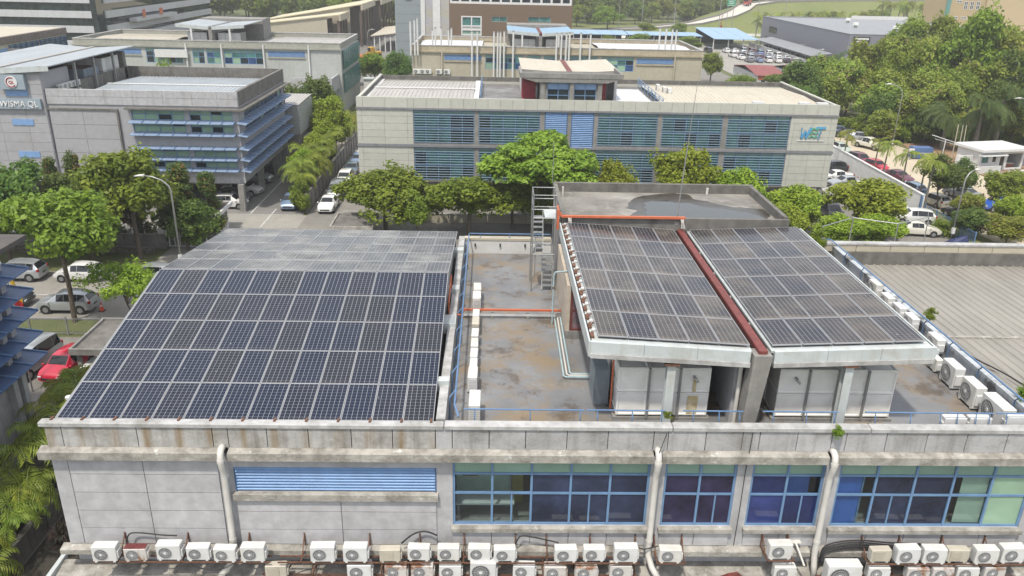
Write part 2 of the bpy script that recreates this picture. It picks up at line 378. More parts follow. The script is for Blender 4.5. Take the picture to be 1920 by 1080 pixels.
M_tail = mat('tail_lamp_red', (.38,.01,.015), .2, var=.1)
M_plate = mat('number_plate_black', (.02,.02,.02), .5, var=.05)
M_trim = mat('dark_plastic_trim', (.03,.03,.032), .6, var=.1)
# air conditioners
M_ac = mat('aircon_white_casing', (.80,.81,.81), .45, var=.03, dirt=(.52,.49,.42), dirtamt=.5, ds=2.0, rnd=.07, yellow=.3)
M_acb= mat('aircon_beige_casing', (.60,.56,.47), .5, var=.05, dirt=(.42,.38,.3), dirtamt=.3, ds=2, rnd=.05)
M_acr= mat('aircon_rusted_casing', (.66,.63,.60), .5, var=.05, dirt=(.25,.10,.035), dirtamt=.95, ds=1.5, dlo=.5, dhi=.6)
M_acred= mat('aircon_red_rust_lid', (.15,.03,.03), .7, var=.3, vs_=3)
M_acfan= mat('aircon_fan_dark', (.085,.09,.095), .6, var=.1)
M_acgr = mat('aircon_grille_grey', (.52,.53,.54), .5, var=.05)

# ---------------------------------------------------------------- wall frames: local (u along wall, d into the wall, z)
class Frame:
    def __init__(s, ox, oy, ux, uy):
        s.T = Matrix(((ux, -uy, 0, ox), (uy, ux, 0, oy), (0, 0, 1, 0), (0, 0, 0, 1)))
    def mb(s): m = MB(); m.T = s.T; return m
    def p(s, u, d, z): return s.T @ Vector((u, d, z))
FRONT = lambda y: Frame(0, y, 1, 0)        # faces -y, u = x, d = +y
RIGHT = lambda x: Frame(x, 0, 0, 1)        # faces +x, u = y, d = -x
def wall_holes(mb, u0, u1, z0, z1, d0, d1, holes):
    zs = sorted({z0, z1, *[min(max(h[2], z0), z1) for h in holes], *[min(max(h[3], z0), z1) for h in holes]})
    for a, b in zip(zs, zs[1:]):
        if b-a < 1e-4: continue
        zc = (a+b)/2; cut = sorted([(h[0], h[1]) for h in holes if h[2] < zc < h[3]]); u = u0
        for h0, h1 in cut:
            if h0 > u: mb.box(u, d0, a, h0, d1, b)
            u = max(u, h1)
        if u < u1: mb.box(u, d0, a, u1, d1, b)
    return mb
def splits(v): return v
def window(par, F, us, zs, panes=None, fm=None, d=.06, ft=.05, dep=.07, name='window', mid=(), base=None):
    """us / zs: mullion and transom lines; panes(i, j) -> material or None"""
    fm = fm or M_bluefr; mb = F.mb(); t = ft/2
    for k, u in enumerate(us):
        a = u if k == 0 else u-t; b = u if k == len(us)-1 else u+t
        if k == 0: b = u+ft
        if k == len(us)-1: a = u-ft
        mb.box(a, d-.012, zs[0], b, d+dep, zs[-1])
    for k, z in enumerate(zs):
        a, b = (z, z+ft) if k == 0 else ((z-ft, z) if k == len(zs)-1 else (z-t, z+t))
        mb.box(us[0]+.004, d, a, us[-1]-.004, d+dep-.006, b)
    for (i, j) in mid:   # sliding sash: an extra upright in the middle of pane i,j
        uc = (us[i]+us[i+1])/2; mb.box(uc-t*.7, d+.008, zs[j]+ft, uc+t*.7, d+dep-.012, zs[j+1]-t)
    w = mb.build(name, fm, par)
    for i in range(len(us)-1):
        for j in range(len(zs)-1):
            m = panes(i, j) if panes else M_gdark
            if m is None: continue
            q = F.mb(); q.box(us[i]+.01, d+dep*.55, zs[j]+.01, us[i+1]-.01, d+dep*.55+.012, zs[j+1]-.01); q.build('pane', m, w)
    return w
def slats(par, F, u0, u1, z0, z1, n, m, d=.0, dep=.12, tilt=.06, th=.02, name='slat'):
    mb = F.mb(); dz = (z1-z0)/n
    mb.hexa([(u0,d,z0),(u1,d,z0),(u1,d+dep,z0+tilt),(u0,d+dep,z0+tilt),(u0,d,z0+th),(u1,d,z0+th),(u1,d+dep,z0+tilt+th),(u0,d+dep,z0+tilt+th)])
    me = mb.mesh(name, m)
    for k in range(n): put(name, me, par, (0, 0, k*dz+dz*.3))
def ribbed(x0, x1, y0, y1, z0, z1, pitch=.35, h=.04, axis='y'):
    """sheet roof with standing ribs running along y; z0 at y0, z1 at y1"""
    mb = MB(); n = max(2, int((x1-x0)/pitch)); prof = []
    for i in range(n):
        a = x0+(x1-x0)*i/n; p = (x1-x0)/n
        prof += [(a, 0), (a+p*.62, 0), (a+p*.72, h), (a+p*.9, h)]
    prof.append((x1, 0)); k = mb.add([(x, y0, z0+dz) for x, dz in prof]+[(x, y1, z1+dz) for x, dz in prof]); L = len(prof)
    for i in range(L-1): mb.fc(k+i, k+i+1, k+L+i+1, k+L+i)
    mb.poly([(x0,y0,z0-.05),(x0,y1,z1-.05),(x1,y1,z1-.05),(x1,y0,z0-.05)])
    return mb
# ================================================================ GROUND, ROADS, YARDS
def sheet(name, m, poly, z): return tag(MB().poly([(x, y, z) for x, y in poly]).build(name, m), kind='structure')
def rect(name, m, x0, y0, x1, y1, z): return sheet(name, m, [(x0,y0),(x1,y0),(x1,y1),(x0,y1)], z)
rect('ground', M_ground, -1500, -300, 1500, 2200, -.03)
rect('road', M_road, -260, 56.7, 48.6, 66.2, 0.0)
rect('road', M_road, -260, 114, 48.6, 126, 0.0)
rect('yard', M_yard, -21.2, -5, 48, 53.6, 0.0)
rect('yard', M_asph, -70, -5, -22.4, 53.6, 0.0)
rect('verge', M_verge, -70, 53.6, 48, 56.5, .01)
rect('verge', M_verge, -70, 66.45, -30.5, 72.3, .01)
rect('planting_bed', M_soil, -23.9, 5, -21.5, 53, .012)
rect('planting_bed', M_soil, -21.1, 5, -16.5, 50, .012)
rect('yard', M_yard, -80, 73.3, -20.4, 113, .0)
rect('apron', M_yardlt, -36, 79.6, -20.0, 84.3, .006)
rect('driveway', M_yardlt, -30.5, 66.3, -13.0, 79.5, .004)
rect('yard', M_asph, -20.0, 72, 48.2, 113, .0)
rect('verge', M_verge, -12.5, 66.45, 48, 72.0, .01)
sheet('sandy_road', M_sand, [(49.3,58),(68,58),(67.5,106),(66,118),(64.5,127),(70,152),(60,152),(56,130),(49.3,116)], .012)
sheet('bare_earth', M_earth, [(64.5,119),(68,106.5),(90,104),(92,126),(75,131),(66,128)], .018)
rect('verge', M_lawn, 49.4, 70, 52.2, 90, .020)
sheet('verge', M_lawn, [(61,84),(66,86),(68,98),(64,100),(61.5,95)], .022)
rect('car_park', M_yardlt, 62, 186, 98, 300, .006)
rect('car_park', M_asph, -60, 170, 60, 300, .003)
rect('loading_yard', M_yard, -52, 225, -24, 330, .008)
rect('highway', M_hiway, -600, 316, 600, 327, .02)
rect('highway', M_hiway, -600, 338, 600, 350, .02)
rect('lawn', M_lawn, 20, 327.2, 200, 337.8, .015); rect('lawn', M_lawn, -100, 350.2, 420, 430, .01)
for y in (56.62, 66.32):
    m = MB(); m.box(-70, y-.08, -.02, -13.5 if y > 60 else 48, y+.08, .13); tag(m.build('kerb', M_conc), kind='structure')
# parking and lane lines
def line(x0, y0, x1, y1): tag(MB().poly([(x0,y0,.024),(x1,y0,.024),(x1,y1,.024),(x0,y1,.024)]).build('painted_line', M_line), kind='structure')
line(-26.2, 84.6, -26.05, 104); line(-23.9, 79.8, -23.75, 86.5); line(-28.5, 84.3, -20.5, 84.42); line(-60, 61.3, 40, 61.42)
for k in range(6): line(-16.4, 86+k*4.6, -14.9, 86.12+k*4.6)
# ramp on a grassed bank
rp = [(28,344,.05),(45,347.5,.1),(66,353.5,1.2),(86,361,2.7),(104,376,5.2),(113,389,7.0),(121,405,8.8),(138,424,9.7),(170,438,10.3),(230,452,11),(420,470,13)]
mb = MB(); bk = MB(); prev = None; kb = MB()
for i, (x, y, z) in enumerate(rp):
    a = Vector(rp[max(i-1,0)]); b = Vector(rp[min(i+1,len(rp)-1)]); t = (b-a); n = Vector((t.y, -t.x, 0)).normalized()   # to the right/near side
    c = Vector((x, y, z)); w = 4.2
    cur = [c-n*w, c+n*w, c-n*(w+z*3+1), c+n*(w+z*2.5+1.5)]; cur[2].z = -.02; cur[3].z = -.02
    if prev:
        mb.poly([prev[0], prev[1], cur[1], cur[0]])
        bk.poly([prev[2], prev[0]-Vector((0,0,.03)), cur[0]-Vector((0,0,.03)), cur[2]]); bk.poly([prev[1]-Vector((0,0,.03)), prev[3], cur[3], cur[1]-Vector((0,0,.03))])
        for s in (0, 1): kb.bar(prev[s]+Vector((0,0,.35)), cur[s]+Vector((0,0,.35)), .25, .7)
    prev = cur
tag(mb.build('ramp_road', M_hiway), kind='structure'); tag(bk.build('grass_bank', M_lawn), kind='structure'); tag(kb.build('ramp_barrier', M_conc), kind='structure')
# wooded rise behind the highway
hb = MB(); nx, ny = 60, 14
for j in range(ny+1):
    for i in range(nx+1):
        x = -700+1500*i/nx; y = 385+j*60; yy = y+(45 if x > 60 else 0)+(40 if x > 150 else 0)
        h = min(1, j/5)*(9+7*noise.noise(Vector((x*.006, y*.006, 0)))); hb.add([(x, yy, h-.1 if j else -.5)])
for j in range(ny):
    for i in range(nx): a = j*(nx+1)+i; hb.fc(a, a+1, a+nx+2, a+nx+1)
tag(hb.build('hill', M_ground, None, True), kind='structure')
# ================================================================ MAIN OFFICE BLOCK
B = empty('office_building', (2, 32, 0), 'weathered pale grey office block in front carrying the solar panels', 'building')
FY = 22.3; FM = FRONT(FY); ZS, ZT = 8.24, 10.84
W1 = [-1.18+1.31*k for k in range(6)]; W2 = [5.86, 7.06, 8.26]; W3 = [8.77, 10.0, 11.22]; W4 = [11.70+1.325*k for k in range(6)]
W5 = [19.2+1.32*k for k in range(6)]
wins = [W1, W2, W3, W4, W5]
holes = [(w[0], w[-1], ZS, ZT) for w in wins]+[(-8.32, -1.72, 9.58, 10.52)]
mb = FM.mb(); wall_holes(mb, -14.1, 37.6, 7.2, 10.96, .05, .32, holes); mb.build('wall', M_wall, B)
mb = FM.mb(); mb.box(-13.95, .30, 0, 37.6, .6, 7.2); mb.box(-14.1, .33, 0, -13.8, 19.4, 11.0); mb.box(37.3, .62, 0, 37.6, 19.4, 11.0); mb.box(-13.8, 19.1, 0, 37.3, 19.4, 11.0)
mb.build('outer_wall', M_wall, B)
# flush wall panels with open joints
def wpan(u0, u1, zs):
    for a, b in zip(zs, zs[1:]):
        m = FM.mb(); m.box(u0+.012, .0, a+.012, u1-.012, .052, b-.012); m.build('wall_panel', M_panel, B)
wpan(-14.1, -13.6, [7.45, 10.94])
for a, b in ((-13.6, -11.21), (-11.21, -8.80)): wpan(a, b, [7.45, 8.09, 8.81, 9.53, 10.24, 10.94])
wpan(-8.34, -4.9, [7.45, 8.06, 8.79, 9.26]); wpan(-4.9, -1.72, [7.45, 8.06, 8.79, 9.26])
for w in wins:
    for a, b in zip(w, w[1:]): wpan(a, b, [7.45, 8.02])
# ledges and sills (separate stones)
def ledge(name, u0, u1, z0, z1, out, m, slope=.07):
    q = FM.mb(); q.hexa([(u0,-out,z0),(u1,-out,z0),(u1,.06,z0),(u0,.06,z0),(u0,-out,z1-slope),(u1,-out,z1-slope),(u1,.06,z1),(u0,.06,z1)]); return q.build(name, m, B)
for a, b in ((-14.34, -8.66), (-8.36, 5.36), (5.64, 11.12), (11.42, 22), (22, 37.8)): ledge('upper_ledge', a, b, 10.95, 11.30, .27, M_ledge)
for a, b in ((-14.34, -8.74), (-8.44, 5.34), (5.62, 11.1), (11.4, 37.8)): ledge('lower_ledge', a, b, 7.19, 7.44, .25, M_ledge)
for w in wins: ledge('window_sill', w[0]-.06, w[-1]+.06, 8.05, 8.235, .12, M_ledge, .03)
ledge('louvre_sill', -8.40, -1.66, 9.30, 9.57, .12, M_ledge, .03)
# parapet panels between ledge and coping
pj = [-14.1,-13.58,-11.22,-8.84,-8.35,-7.11,-5.79,-4.42,-3.1,-1.72,-1.18,0.01,1.19,2.53,3.86,5.35,5.82,7.05,8.25,8.81,10.05,11.19,11.66,12.99,14.33,15.65,16.99,18.3,18.8,20.1,21.4]
for a, b in zip(pj, pj[1:]):
    q = FM.mb(); q.box(a+.014, .0, 11.295, b-.014, .10, 12.055); q.build('parapet_panel', M_parrust if b < -1.5 else M_par, B)
q = FM.mb(); q.box(-14.08, .06, 11.26, 21.5, .26, 12.05); q.box(21.5, 0, 11.26, 37.6, .26, 12.05); q.build('parapet_core', M_concd, B)
for a, b in ((-14.25, -1.45), (-1.43, 5.93), (5.95, 12.4), (12.42, 18.9), (18.92, 37.7)):
    q = FM.mb(); q.bevbox(a, -.06, 12.056, b, .24 if b < 0 else .30, 12.20, .025); q.build('coping', M_coping, B)
# windows and rooms
def pane_mat(k):
    def f(i, j):
        if j == 2: return M_ggreen
        if k == 0: return M_glass if i < 2 else M_gnavy
        if k == 1: return M_gviolet
        if k == 2: return M_gblue2 if (i+j) % 2 or j == 0 else M_glass
        if k == 3: return M_glass if i in (0, 3) else M_gblind if i == 4 else M_gnavy
        return M_gnavy
    return f
for k, w in enumerate(wins):
    mid = {0: [(1,0),(3,0)], 1: [(1,0)], 2: [(1,0)], 3: [(1,0)], 4: []}[k]
    window(B, FM, w, [ZS, 9.51, 10.28, ZT], pane_mat(k), d=.10, ft=.075, mid=mid)
mb = FM.mb(); mb.box(-13.8, .33, 7.85, 37.3, 19.1, 8.0); mb.build('floor_slab', M_conc, B)
mb = FM.mb(); mb.box(-13.8, 6.0, 8.0, 37.3, 6.15, 10.95)
for u in (-1.5, 5.55, 8.45, 11.4, 18.6): mb.box(u, .33, 8.0, u+.2, 6.0, 10.95)
mb.build('room_partition', M_cablelt, B)
box('roof_slab', M_deck, B, -13.79, FY+.27, 10.97, 18.9, FY+19.09, 11.2)
# interior things close behind the glass
def thing_box(name, label, cat, m, *c):
    o = empty(name, ((c[0]+c[3])/2, (c[1]+c[4])/2, c[2]), label, cat); box('panel', m, o, *c); return o
r = empty('roller_blind', (17.2, 22.6, 8.3), 'pale green roller blinds drawn at the far right end of the front windows', 'blind')
for a, b in ((16.05, 16.98), (17.02, 18.28)): box('blind_sheet', M_blind, r, a, 22.53, 8.3, b, 22.54, 10.85)
r = empty('blue_screen', (12.3, 22.9, 8.0), 'bright blue screen standing behind the window right of the rightmost drain pipe', 'screen')
box('sheet', M_intblue, r, 11.75, 22.52, 8.05, 12.62, 22.55, 10.4); box('stile', M_bluefr, r, 12.64, 22.51, 8.05, 12.69, 22.56, 10.42)
r = empty('blue_screen', (9.9, 22.9, 8.0), 'narrow blue screen behind the window between the two right drain pipes', 'screen')
box('sheet', M_intblue, r, 9.1, 22.6, 8.05, 9.4, 22.63, 10.4); box('sheet', M_intblue, r, 10.05, 22.7, 8.05, 10.9, 22.73, 10.4)
r = empty('office_desk', (-.3, 23.4, 8.0), 'pale desk with a white box behind the leftmost front window', 'desk')
box('top', M_white, r, -1.1, 22.8, 8.72, .9, 23.6, 8.76)
for u in (-1.05, .8): box('leg', M_galv, r, u, 22.85, 8.0, u+.06, 23.55, 8.72)
r = empty('window_fill_screen', (-.2, 24.4, 8.0), 'added pale green screen lightening the leftmost front window', 'partition'); box('sheet', mat('pale_green_partition', (.75,.95,.85), .8), r, -1.15, 24.3, 8.0, .75, 24.36, 10.9); box('end_post', M_white, r, .75, 24.26, 8.0, .83, 24.4, 10.9)  # added screen, catches daylight so the room behind the glass reads lighter
r = empty('hanging_lamp', (-.55, 23.6, 9.6), 'round pale lamp shade hanging behind the leftmost front window', 'lamp')
m = MB(); m.tube([(-.55,23.5,9.62),(-.55,23.5,9.70)], .42, 20); m.build('lamp_shade', M_cream, r); m = MB(); m.tube([(-.55,23.5,9.7),(-.55,23.5,10.95)], .012, 6); m.build('cord', M_cable, r)
r = empty('yellow_cabinet', (1.1, 24.2, 8.0), 'yellow cabinet behind the second pane of the leftmost front window', 'cabinet')
box('body', mat('yellow_cabinet_paint', (.45,.36,.08), .5), r, .85, 23.9, 8.0, 1.25, 24.5, 9.7); box('door', mat('yellow_cabinet_door', (.5,.40,.10), .5), r, .87, 23.88, 8.05, 1.23, 23.9, 9.65)
# blue louvre in the wall
lv = FM.mb(); lv.box(-8.32, .22, 9.58, -1.72, .25, 10.52)
for u in (-8.32, -1.76): lv.box(u, .02, 9.58, u+.04, .22, 10.52)
lvo = lv.build('louvre', M_bluesh, B); slats(lvo, FM, -8.28, -1.76, 9.60, 10.52, 8, M_bluelv, d=.03, dep=.12, tilt=.085, th=.035)
# apron slab under the air conditioners
q = FM.mb(); q.hexa([(-14.6,-1.5,6.15),(37,-1.5,6.15),(37,.3,6.35),(-14.6,.3,6.35),(-14.6,-1.5,6.3),(37,-1.5,6.3),(37,.3,6.52),(-14.6,.3,6.52)]); q.build('apron_roof', M_ledge, B)
q = FM.mb(); q.box(-14.75, -1.62, 6.0, -14.6, .5, 6.62); q.box(-14.75, -1.62, 6.0, 37, -1.5, 6.45); q.build('apron_gutter', M_ltmetal, B)
# left gable roof
RX0, RX1 = -14.0, -1.9; EY0, EZ0, RY, RZ, EY1, EZ1 = 22.66, 11.86, 32.15, 13.48, 41.2, 12.38
mb = MB(); top = [(EY0,EZ0),(RY,RZ),(EY1,EZ1)]
for x, s in ((RX0,1),(RX1,-1)):
    p = [(x,EY0,11.2),(x,EY1,11.2),(x,EY1,EZ1),(x,RY,RZ),(x,EY0,EZ0)]; mb.poly(p if s < 0 else p[::-1])
mb.poly([(RX0,EY1,11.2),(RX0,EY1,EZ1),(RX1,EY1,EZ1),(RX1,EY1,11.2)]); 
mb.build('gable_wall', M_coping, B)
ribbed(RX0, RX1+.03, EY0-.02, RY, EZ0+.01, RZ+.01).build('gable_roof_sheet', M_darkroof, B)
ribbed(RX0, RX1+.03, RY, EY1+.02, RZ+.01, EZ1+.01).build('gable_roof_sheet', M_darkroof, B)
box('eave_gap_shade', M_dark, B, RX0, EY0-.01, 11.2, RX1, EY0+.02, EZ0-.05)  # near-black face paints the shaded gap under the panel edge
q = MB(); q.hexa([(-14.1,22.66,11.8),(-14.02,22.66,11.8),(-14.02,32.15,13.42),(-14.1,32.15,13.42),(-14.1,22.66,11.9),(-14.02,22.66,11.9),(-14.02,32.15,13.52),(-14.1,32.15,13.52)])
q.build('verge_flashing', M_galv, B)
q = MB(); q.tube([(-14.3,24.3,11.0),(-14.3,24.3,11.9)], .07, 10); q.tube([(-14.3,24.3,11.9),(-14.3,24.3,11.97)], .11, 10); q.build('vent_pipe', M_white, B)
# low white wall and box gutter between the gable and the roof well
box('well_wall', M_coping, B, -1.72, FY+.37, 11.2, -1.42, FY+19.08, 12.2)
for y0, y1 in ((24.9,25.25),(29.7,30.6),(33.4,33.9),(38.6,39.1)):
    box('beam_stub', M_ltmetal, B, -2.0, y0, 11.9, -1.40, y1, 12.36)
box('gutter_hatch', M_greyroof, B, -1.62, 29.75, 12.364, -1.45, 30.5, 12.38)
q = MB(); q.tube([(-1.75,31.2,11.6),(-1.75,31.2,12.65),(-1.75,33.2,13.1),(-1.75,33.4,12.4)], .035, 8); q.tube([(-1.75,31.2,12.1),(-1.25,31.2,12.1)], .035, 8); q.build('orange_conduit', M_orange, B)
# rear parapet of the roof well
q = MB(); q.box(-1.4, 41.45, 11.2, 3.25, 41.75, 11.95); q.build('rear_parapet', M_white, B); box('rear_coping', M_cream, B, -1.45, 41.42, 11.953, 3.25, 41.8, 12.08)
for x in (-.9, .45, 1.8): box('rail_bracket', M_trim, B, x, 41.36, 11.62, x+.07, 41.45, 11.78)
# right parapet and the wing roof
q = MB(); q.box(18.58, FY+.36, 11.0, 18.88, 41.4, 12.0); q.build('side_parapet', mat('side_parapet_flaking', (.52,.56,.60), .8, dirt=(.10,.10,.10), dirtamt=.9, ds=1.2, streak=.6, streakcol=(.12,.12,.12), dlo=.5, dhi=.62, bump=.3), B)
ribbed(18.9, 37.3, FY+.3, 31.3, 11.30, 11.22, .42, .05).build('wing_roof_sheet', M_wingroof, B)
ribbed(18.9, 37.3, 31.25, 40.98, 11.16, 11.0, .42, .05).build('wing_roof_sheet', M_wingroof, B)
box('roof_lap', M_ledge, B, 18.9, 31.2, 11.15, 37.3, 31.38, 11.29)
q = MB(); q.box(18.9, 41.0, 10.6, 37.6, 41.2, 11.72); q.build('wing_rear_parapet', M_concd, B)
u = 14.2
while u < 37:
    q = MB(); q.box(u+.015, 41.08, 11.73, u+1.87, 41.45, 12.10); q.build('parapet_panel', M_cream, B); u += 1.885
box('wing_rear_coping', M_coping, B, 14.2, 41.04, 12.104, 37.6, 41.5, 12.19)
# ---- railings
def railing(label, pts, posts, r=.035):
    o = empty('railing', (pts[0][0], pts[0][1], pts[0][2]-1), label, 'railing', None)
    m = MB(); m.tube(pts, r, 8); m.build('top_rail', M_blue, o)
    for p in posts: m = MB(); m.tube(p, r*.75, 6); m.build('post', M_blue, o)
    return o
railing('blue tubular railing along the left side of the roof well', [(-1.0,22.95,12.1),(-1.15,23.4,12.32),(-1.2,41.3,12.3)],
        [[(-1.17,y,12.3),(-1.36,y-.18,12.1),(-1.36,y-.2,11.25)] for y in (24.4,26.2,28,29.8,31.6,33.4,35.2,37,38.8,40.6)])
railing('blue tubular railing along the right parapet above the wing roof', [(18.45,23.3,12.3),(18.48,41.3,12.32),(17.6,41.4,12.3)],
        [[(18.46,y,12.3),(18.50,y+.25,12.05),(18.52,y+.3,11.5)] for y in (24.2,26.5,28.6,30.7,32.8,34.9,37,39.1)])
for a, b in ((-.82, 3.1), (3.2, 5.78), (6.35, 8.35), (9.0, 11.5), (12.4, 15.05), (15.15, 16.7), (16.8, 18.6)):
    w = 'left of the first canopy post' if a < 3 else ('beside the first canopy post' if a < 5 else ('right of the first canopy post' if a < 8 else ('left of the second canopy post' if a < 11 else ('right of the second canopy post' if a < 13 else ('second from the right' if a < 16 else 'at the right end')))))
    railing('blue railing length on the front parapet '+w, [(a, 22.86, 12.46), (b, 22.86, 12.45)], [[(x, 22.86, 12.45), (x, 22.78, 12.22), (x, 22.72, 11.6)] for x in (a+.35, (a+b)/2+.2, b-.12)], .026)
railing('blue railing along the rear edge of the roof well', [(-1.2, 41.5, 12.32), (3.2, 41.5, 12.32)], [[(x, 41.5, 12.3), (x, 41.5, 12.05)] for x in (-.6, 1.0, 2.6)], .03)

# ================================================================ SOLAR PANELS
def panel_proto(w, l, rows, dust_sheen, nm, brown=.3, *cols):
    fr = MB(); t = .023
    for c in ((-w/2,-l/2,w/2,-l/2+t),(-w/2,l/2-t,w/2,l/2),(-w/2,-l/2+t,-w/2+t,l/2-t),(w/2-t,-l/2+t,w/2,l/2-t)): fr.box(c[0],c[1],0,c[2],c[3],.042)
    gl = MB(); gl.box(-w/2+t, -l/2+t, .008, w/2-t, l/2-t, .036)
    return fr.mesh('frame_'+nm, M_alu if nm != 'far' else M_alud), gl.mesh('cell_sheet_'+nm, solar_mat('solar_cells_'+nm, w, l, rows, dust_sheen, brown, *cols))
PA = panel_proto(.992, 1.88, 12, .04, 'gable', .16); PB = panel_proto(.992, 2.02, 12, .34, 'canopy', .85, (.20,.165,.13), (.25,.25,.26)); PC = panel_proto(.992, 1.80, 12, .75, 'far', .6, (.20,.195,.185), (.24,.245,.25))  # far slope: sky reflection painted as a pale film through the dust colour
def place_panel(proto, c, rot, label, group):
    o = empty('solar_panel', c, label, 'solar panel', group); o.rotation_euler = rot
    put('frame', proto[0], o, local=True); put('cell_sheet', proto[1], o, local=True); return o
def gable_array(y0, z0, y1, z1, where, front):
    L = math.hypot(y1-y0, z1-z0); a = math.atan2(z1-z0, y1-y0)
    for r_ in range(5):
        s = (r_+.5)/5
        for c_ in range(12):
            x = -13.95+1.0125*(c_+.5)
            row = (('bottom' if r_ == 0 else 'top' if r_ == 4 else ORD[r_]+' up') if front else ('ridge' if r_ == 0 else 'far' if r_ == 4 else ORD[r_]+' behind the ridge'))
            place_panel(PA if front else PC, (x+random.uniform(-.002,.002), y0+(y1-y0)*s, z0+(z1-z0)*s), (a+random.uniform(-.004,.004), random.uniform(-.004,.004), 0),
                        'solar panel on the %s, %s row, %s from left' % (where, row, ORD[c_]), 'panels on the '+where)
gable_array(22.78, 12.0, 32.12, 13.60, 'near left roof slope', True)
gable_array(32.20, 13.60, 41.12, 12.50, 'far left roof slope', False)
def rails(label, xs, pts):
    o = empty('mounting_frame', (xs[0], pts[0][1], pts[0][2]), label, 'mounting frame')
    return o
o = empty('mounting_frame', (-8, 22.7, 11.9), 'aluminium rails and rusty feet under the left roof solar panels', 'mounting frame')
for k in range(13):
    x = -13.95+1.0125*k; x = min(max(x, -13.9), -1.86)
    m = MB(); m.bar((x,22.72,11.955),(x,32.1,13.555),.04,.045); m.build('rail', M_alu, o)
    m = MB(); m.box(x-.035,22.40,12.202,x+.035,22.60,12.24); m.box(x-.035,22.56,11.9,x+.035,22.60,12.2); m.box(x-.03,22.60,11.92,x+.03,22.735,11.98); m.build('foot', M_rust, o)
m = MB(); m.box(-14.0,22.735,11.965,-1.8,22.765,12.01); m.build('front_rail', M_alu, o)
# butterfly canopy over the tanks
CY0, CY1 = 23.62, 36.25
C = empty('canopy', (9, 30, 11.2), 'butterfly canopy with pale steel fascia over the water tanks', 'canopy')
ZL, ZV, ZR = 14.60, 14.30, 14.52
def slab(name, x0, z0, x1, z1, y0, y1, t0, t1, m, par):
    q = MB(); q.hexa([(x0,y0,z0+t0),(x1,y0,z1+t0),(x1,y1,z1+t0),(x0,y1,z0+t0),(x0,y0,z0+t1),(x1,y0,z1+t1),(x1,y1,z1+t1),(x0,y1,z0+t1)]); return q.build(name, m, par)
slab('roof_sheet', 3.32, ZL, 8.62, ZV, CY0, CY1, -.08, .0, M_ltmetal, C); slab('roof_sheet', 9.26, ZV, 14.58, ZR, CY0, CY1, -.08, .0, M_ltmetal, C)
for (x0,z0,x1,z1) in ((3.26,ZL,8.55,ZV),(9.33,ZV,14.62,ZR)):
    n = 3
    for k in range(n):
        a, b = k/n, (k+1)/n
        slab('fascia_sheet', x0+(x1-x0)*a+.006, z0+(z1-z0)*a, x0+(x1-x0)*b-.006, z0+(z1-z0)*b, 23.46, 23.6, -.36, .03, M_ltmetal, C)
    slab('gutter', x0, z0, x1, z1, 23.40, 23.62, -.52, -.365, M_coping, C)
q = MB(); q.box(3.2, 23.47, ZL-.5, 3.26, CY1, ZL+.05); q.build('side_fascia', M_ltmetal, C)
q = MB(); q.box(14.62, 23.47, ZR-.5, 14.68, CY1, ZR+.02); q.build('side_fascia', M_ltmetal, C)
q = MB(); q.box(14.68, 23.6, ZR-.3, 14.84, CY1, ZR-.12); q.build('side_gutter', M_ltmetal, C)
ys = [23.42, 25.7, 28.9, 32.1, 34.2, 36.3]
for a, b in zip(ys, ys[1:]):
    q = MB(); q.bevbox(8.79, a+.012, 14.20, 9.09, b-.012, 14.40, .03); q.build('valley_cover', M_red, C)
for k in range(17):
    y = 23.8+k*.73; q = MB(); q.box(3.30, y, ZL+.0, 3.42, y+.34, ZL+.07); q.box(3.36, y+.34, ZL, 3.44, y+.5, ZL+.03)
    if k % 3: q.bar((3.3,y+.1,ZL+.06),(3.5,y+.3,ZL+.10),.05,.04)
    q.build('edge_bracket', M_rust, C)
    q = MB(); q.box(3.40, y+.56, ZL+.01, 3.52, y+.68, ZL+.06); q.build('edge_clip', M_white, C)
for x in (6.0, 11.93):   # I section posts
    q = MB(); q.box(x-.14,23.5,11.2,x+.14,23.53,13.8); q.box(x-.14,23.75,11.2,x+.14,23.78,13.8); q.box(x-.012,23.53,11.2,x+.012,23.75,13.8); q.build('post', M_ltmetal, C)
    q = MB(); q.box(x-.24,23.40,13.80,x+.24,23.84,13.86); q.build('cap_plate', M_rust, C)
q = MB(); q.hexa([(8.5,23.3,11.2),(8.92,23.3,11.2),(8.92,23.9,11.2),(8.5,23.9,11.2),(8.62,23.3,14.25),(9.22,23.3,14.25),(9.22,23.9,14.25),(8.62,23.9,14.25)]); q.build('concrete_pier', M_conc, C)
q = MB(); q.box(8.35, 24.2, 11.2, 8.50, 36.2, 13.95); q.build('bay_wall', M_wall, C)
q = MB(); q.box(9.25, 24.2, 11.2, 9.4, 36.2, 13.95); q.build('bay_wall', M_conc, C)
q = MB(); q.tube([(8.45,23.95,11.2),(8.45,23.95,13.9)], .07, 10); q.build('down_pipe', M_pvc, C)
q = MB()
for y in (26, 28.5, 31, 33.5): q.bar((3.3,y,ZL-.15),(8.6,y,ZV-.15),.08,.12); q.bar((9.2,y,ZV-.15),(14.6,y,ZR-.15),.08,.12)
q.build('purlins', M_ltmetal, C)
def canopy_array(x0, z0, x1, z1, where):
    b = -math.atan2(z1-z0, x1-x0); n = Vector((-(z1-z0), 0, x1-x0)).normalized()
    for r_ in range(6):
        for c_ in range(5):
            s = (c_+.5)/5; y = 23.78+2.055*(r_+.5)
            row = 'front' if r_ == 0 else 'rear' if r_ == 5 else ORD[r_]+' back'
            place_panel(PB, (x0+(x1-x0)*s, y, z0+(z1-z0)*s+.09), (random.uniform(-.003,.003), b+random.uniform(-.003,.003), 0),
                        'dusty solar panel on the %s, %s row, %s from left' % (where, row, ORD[c_]), 'panels on the '+where)
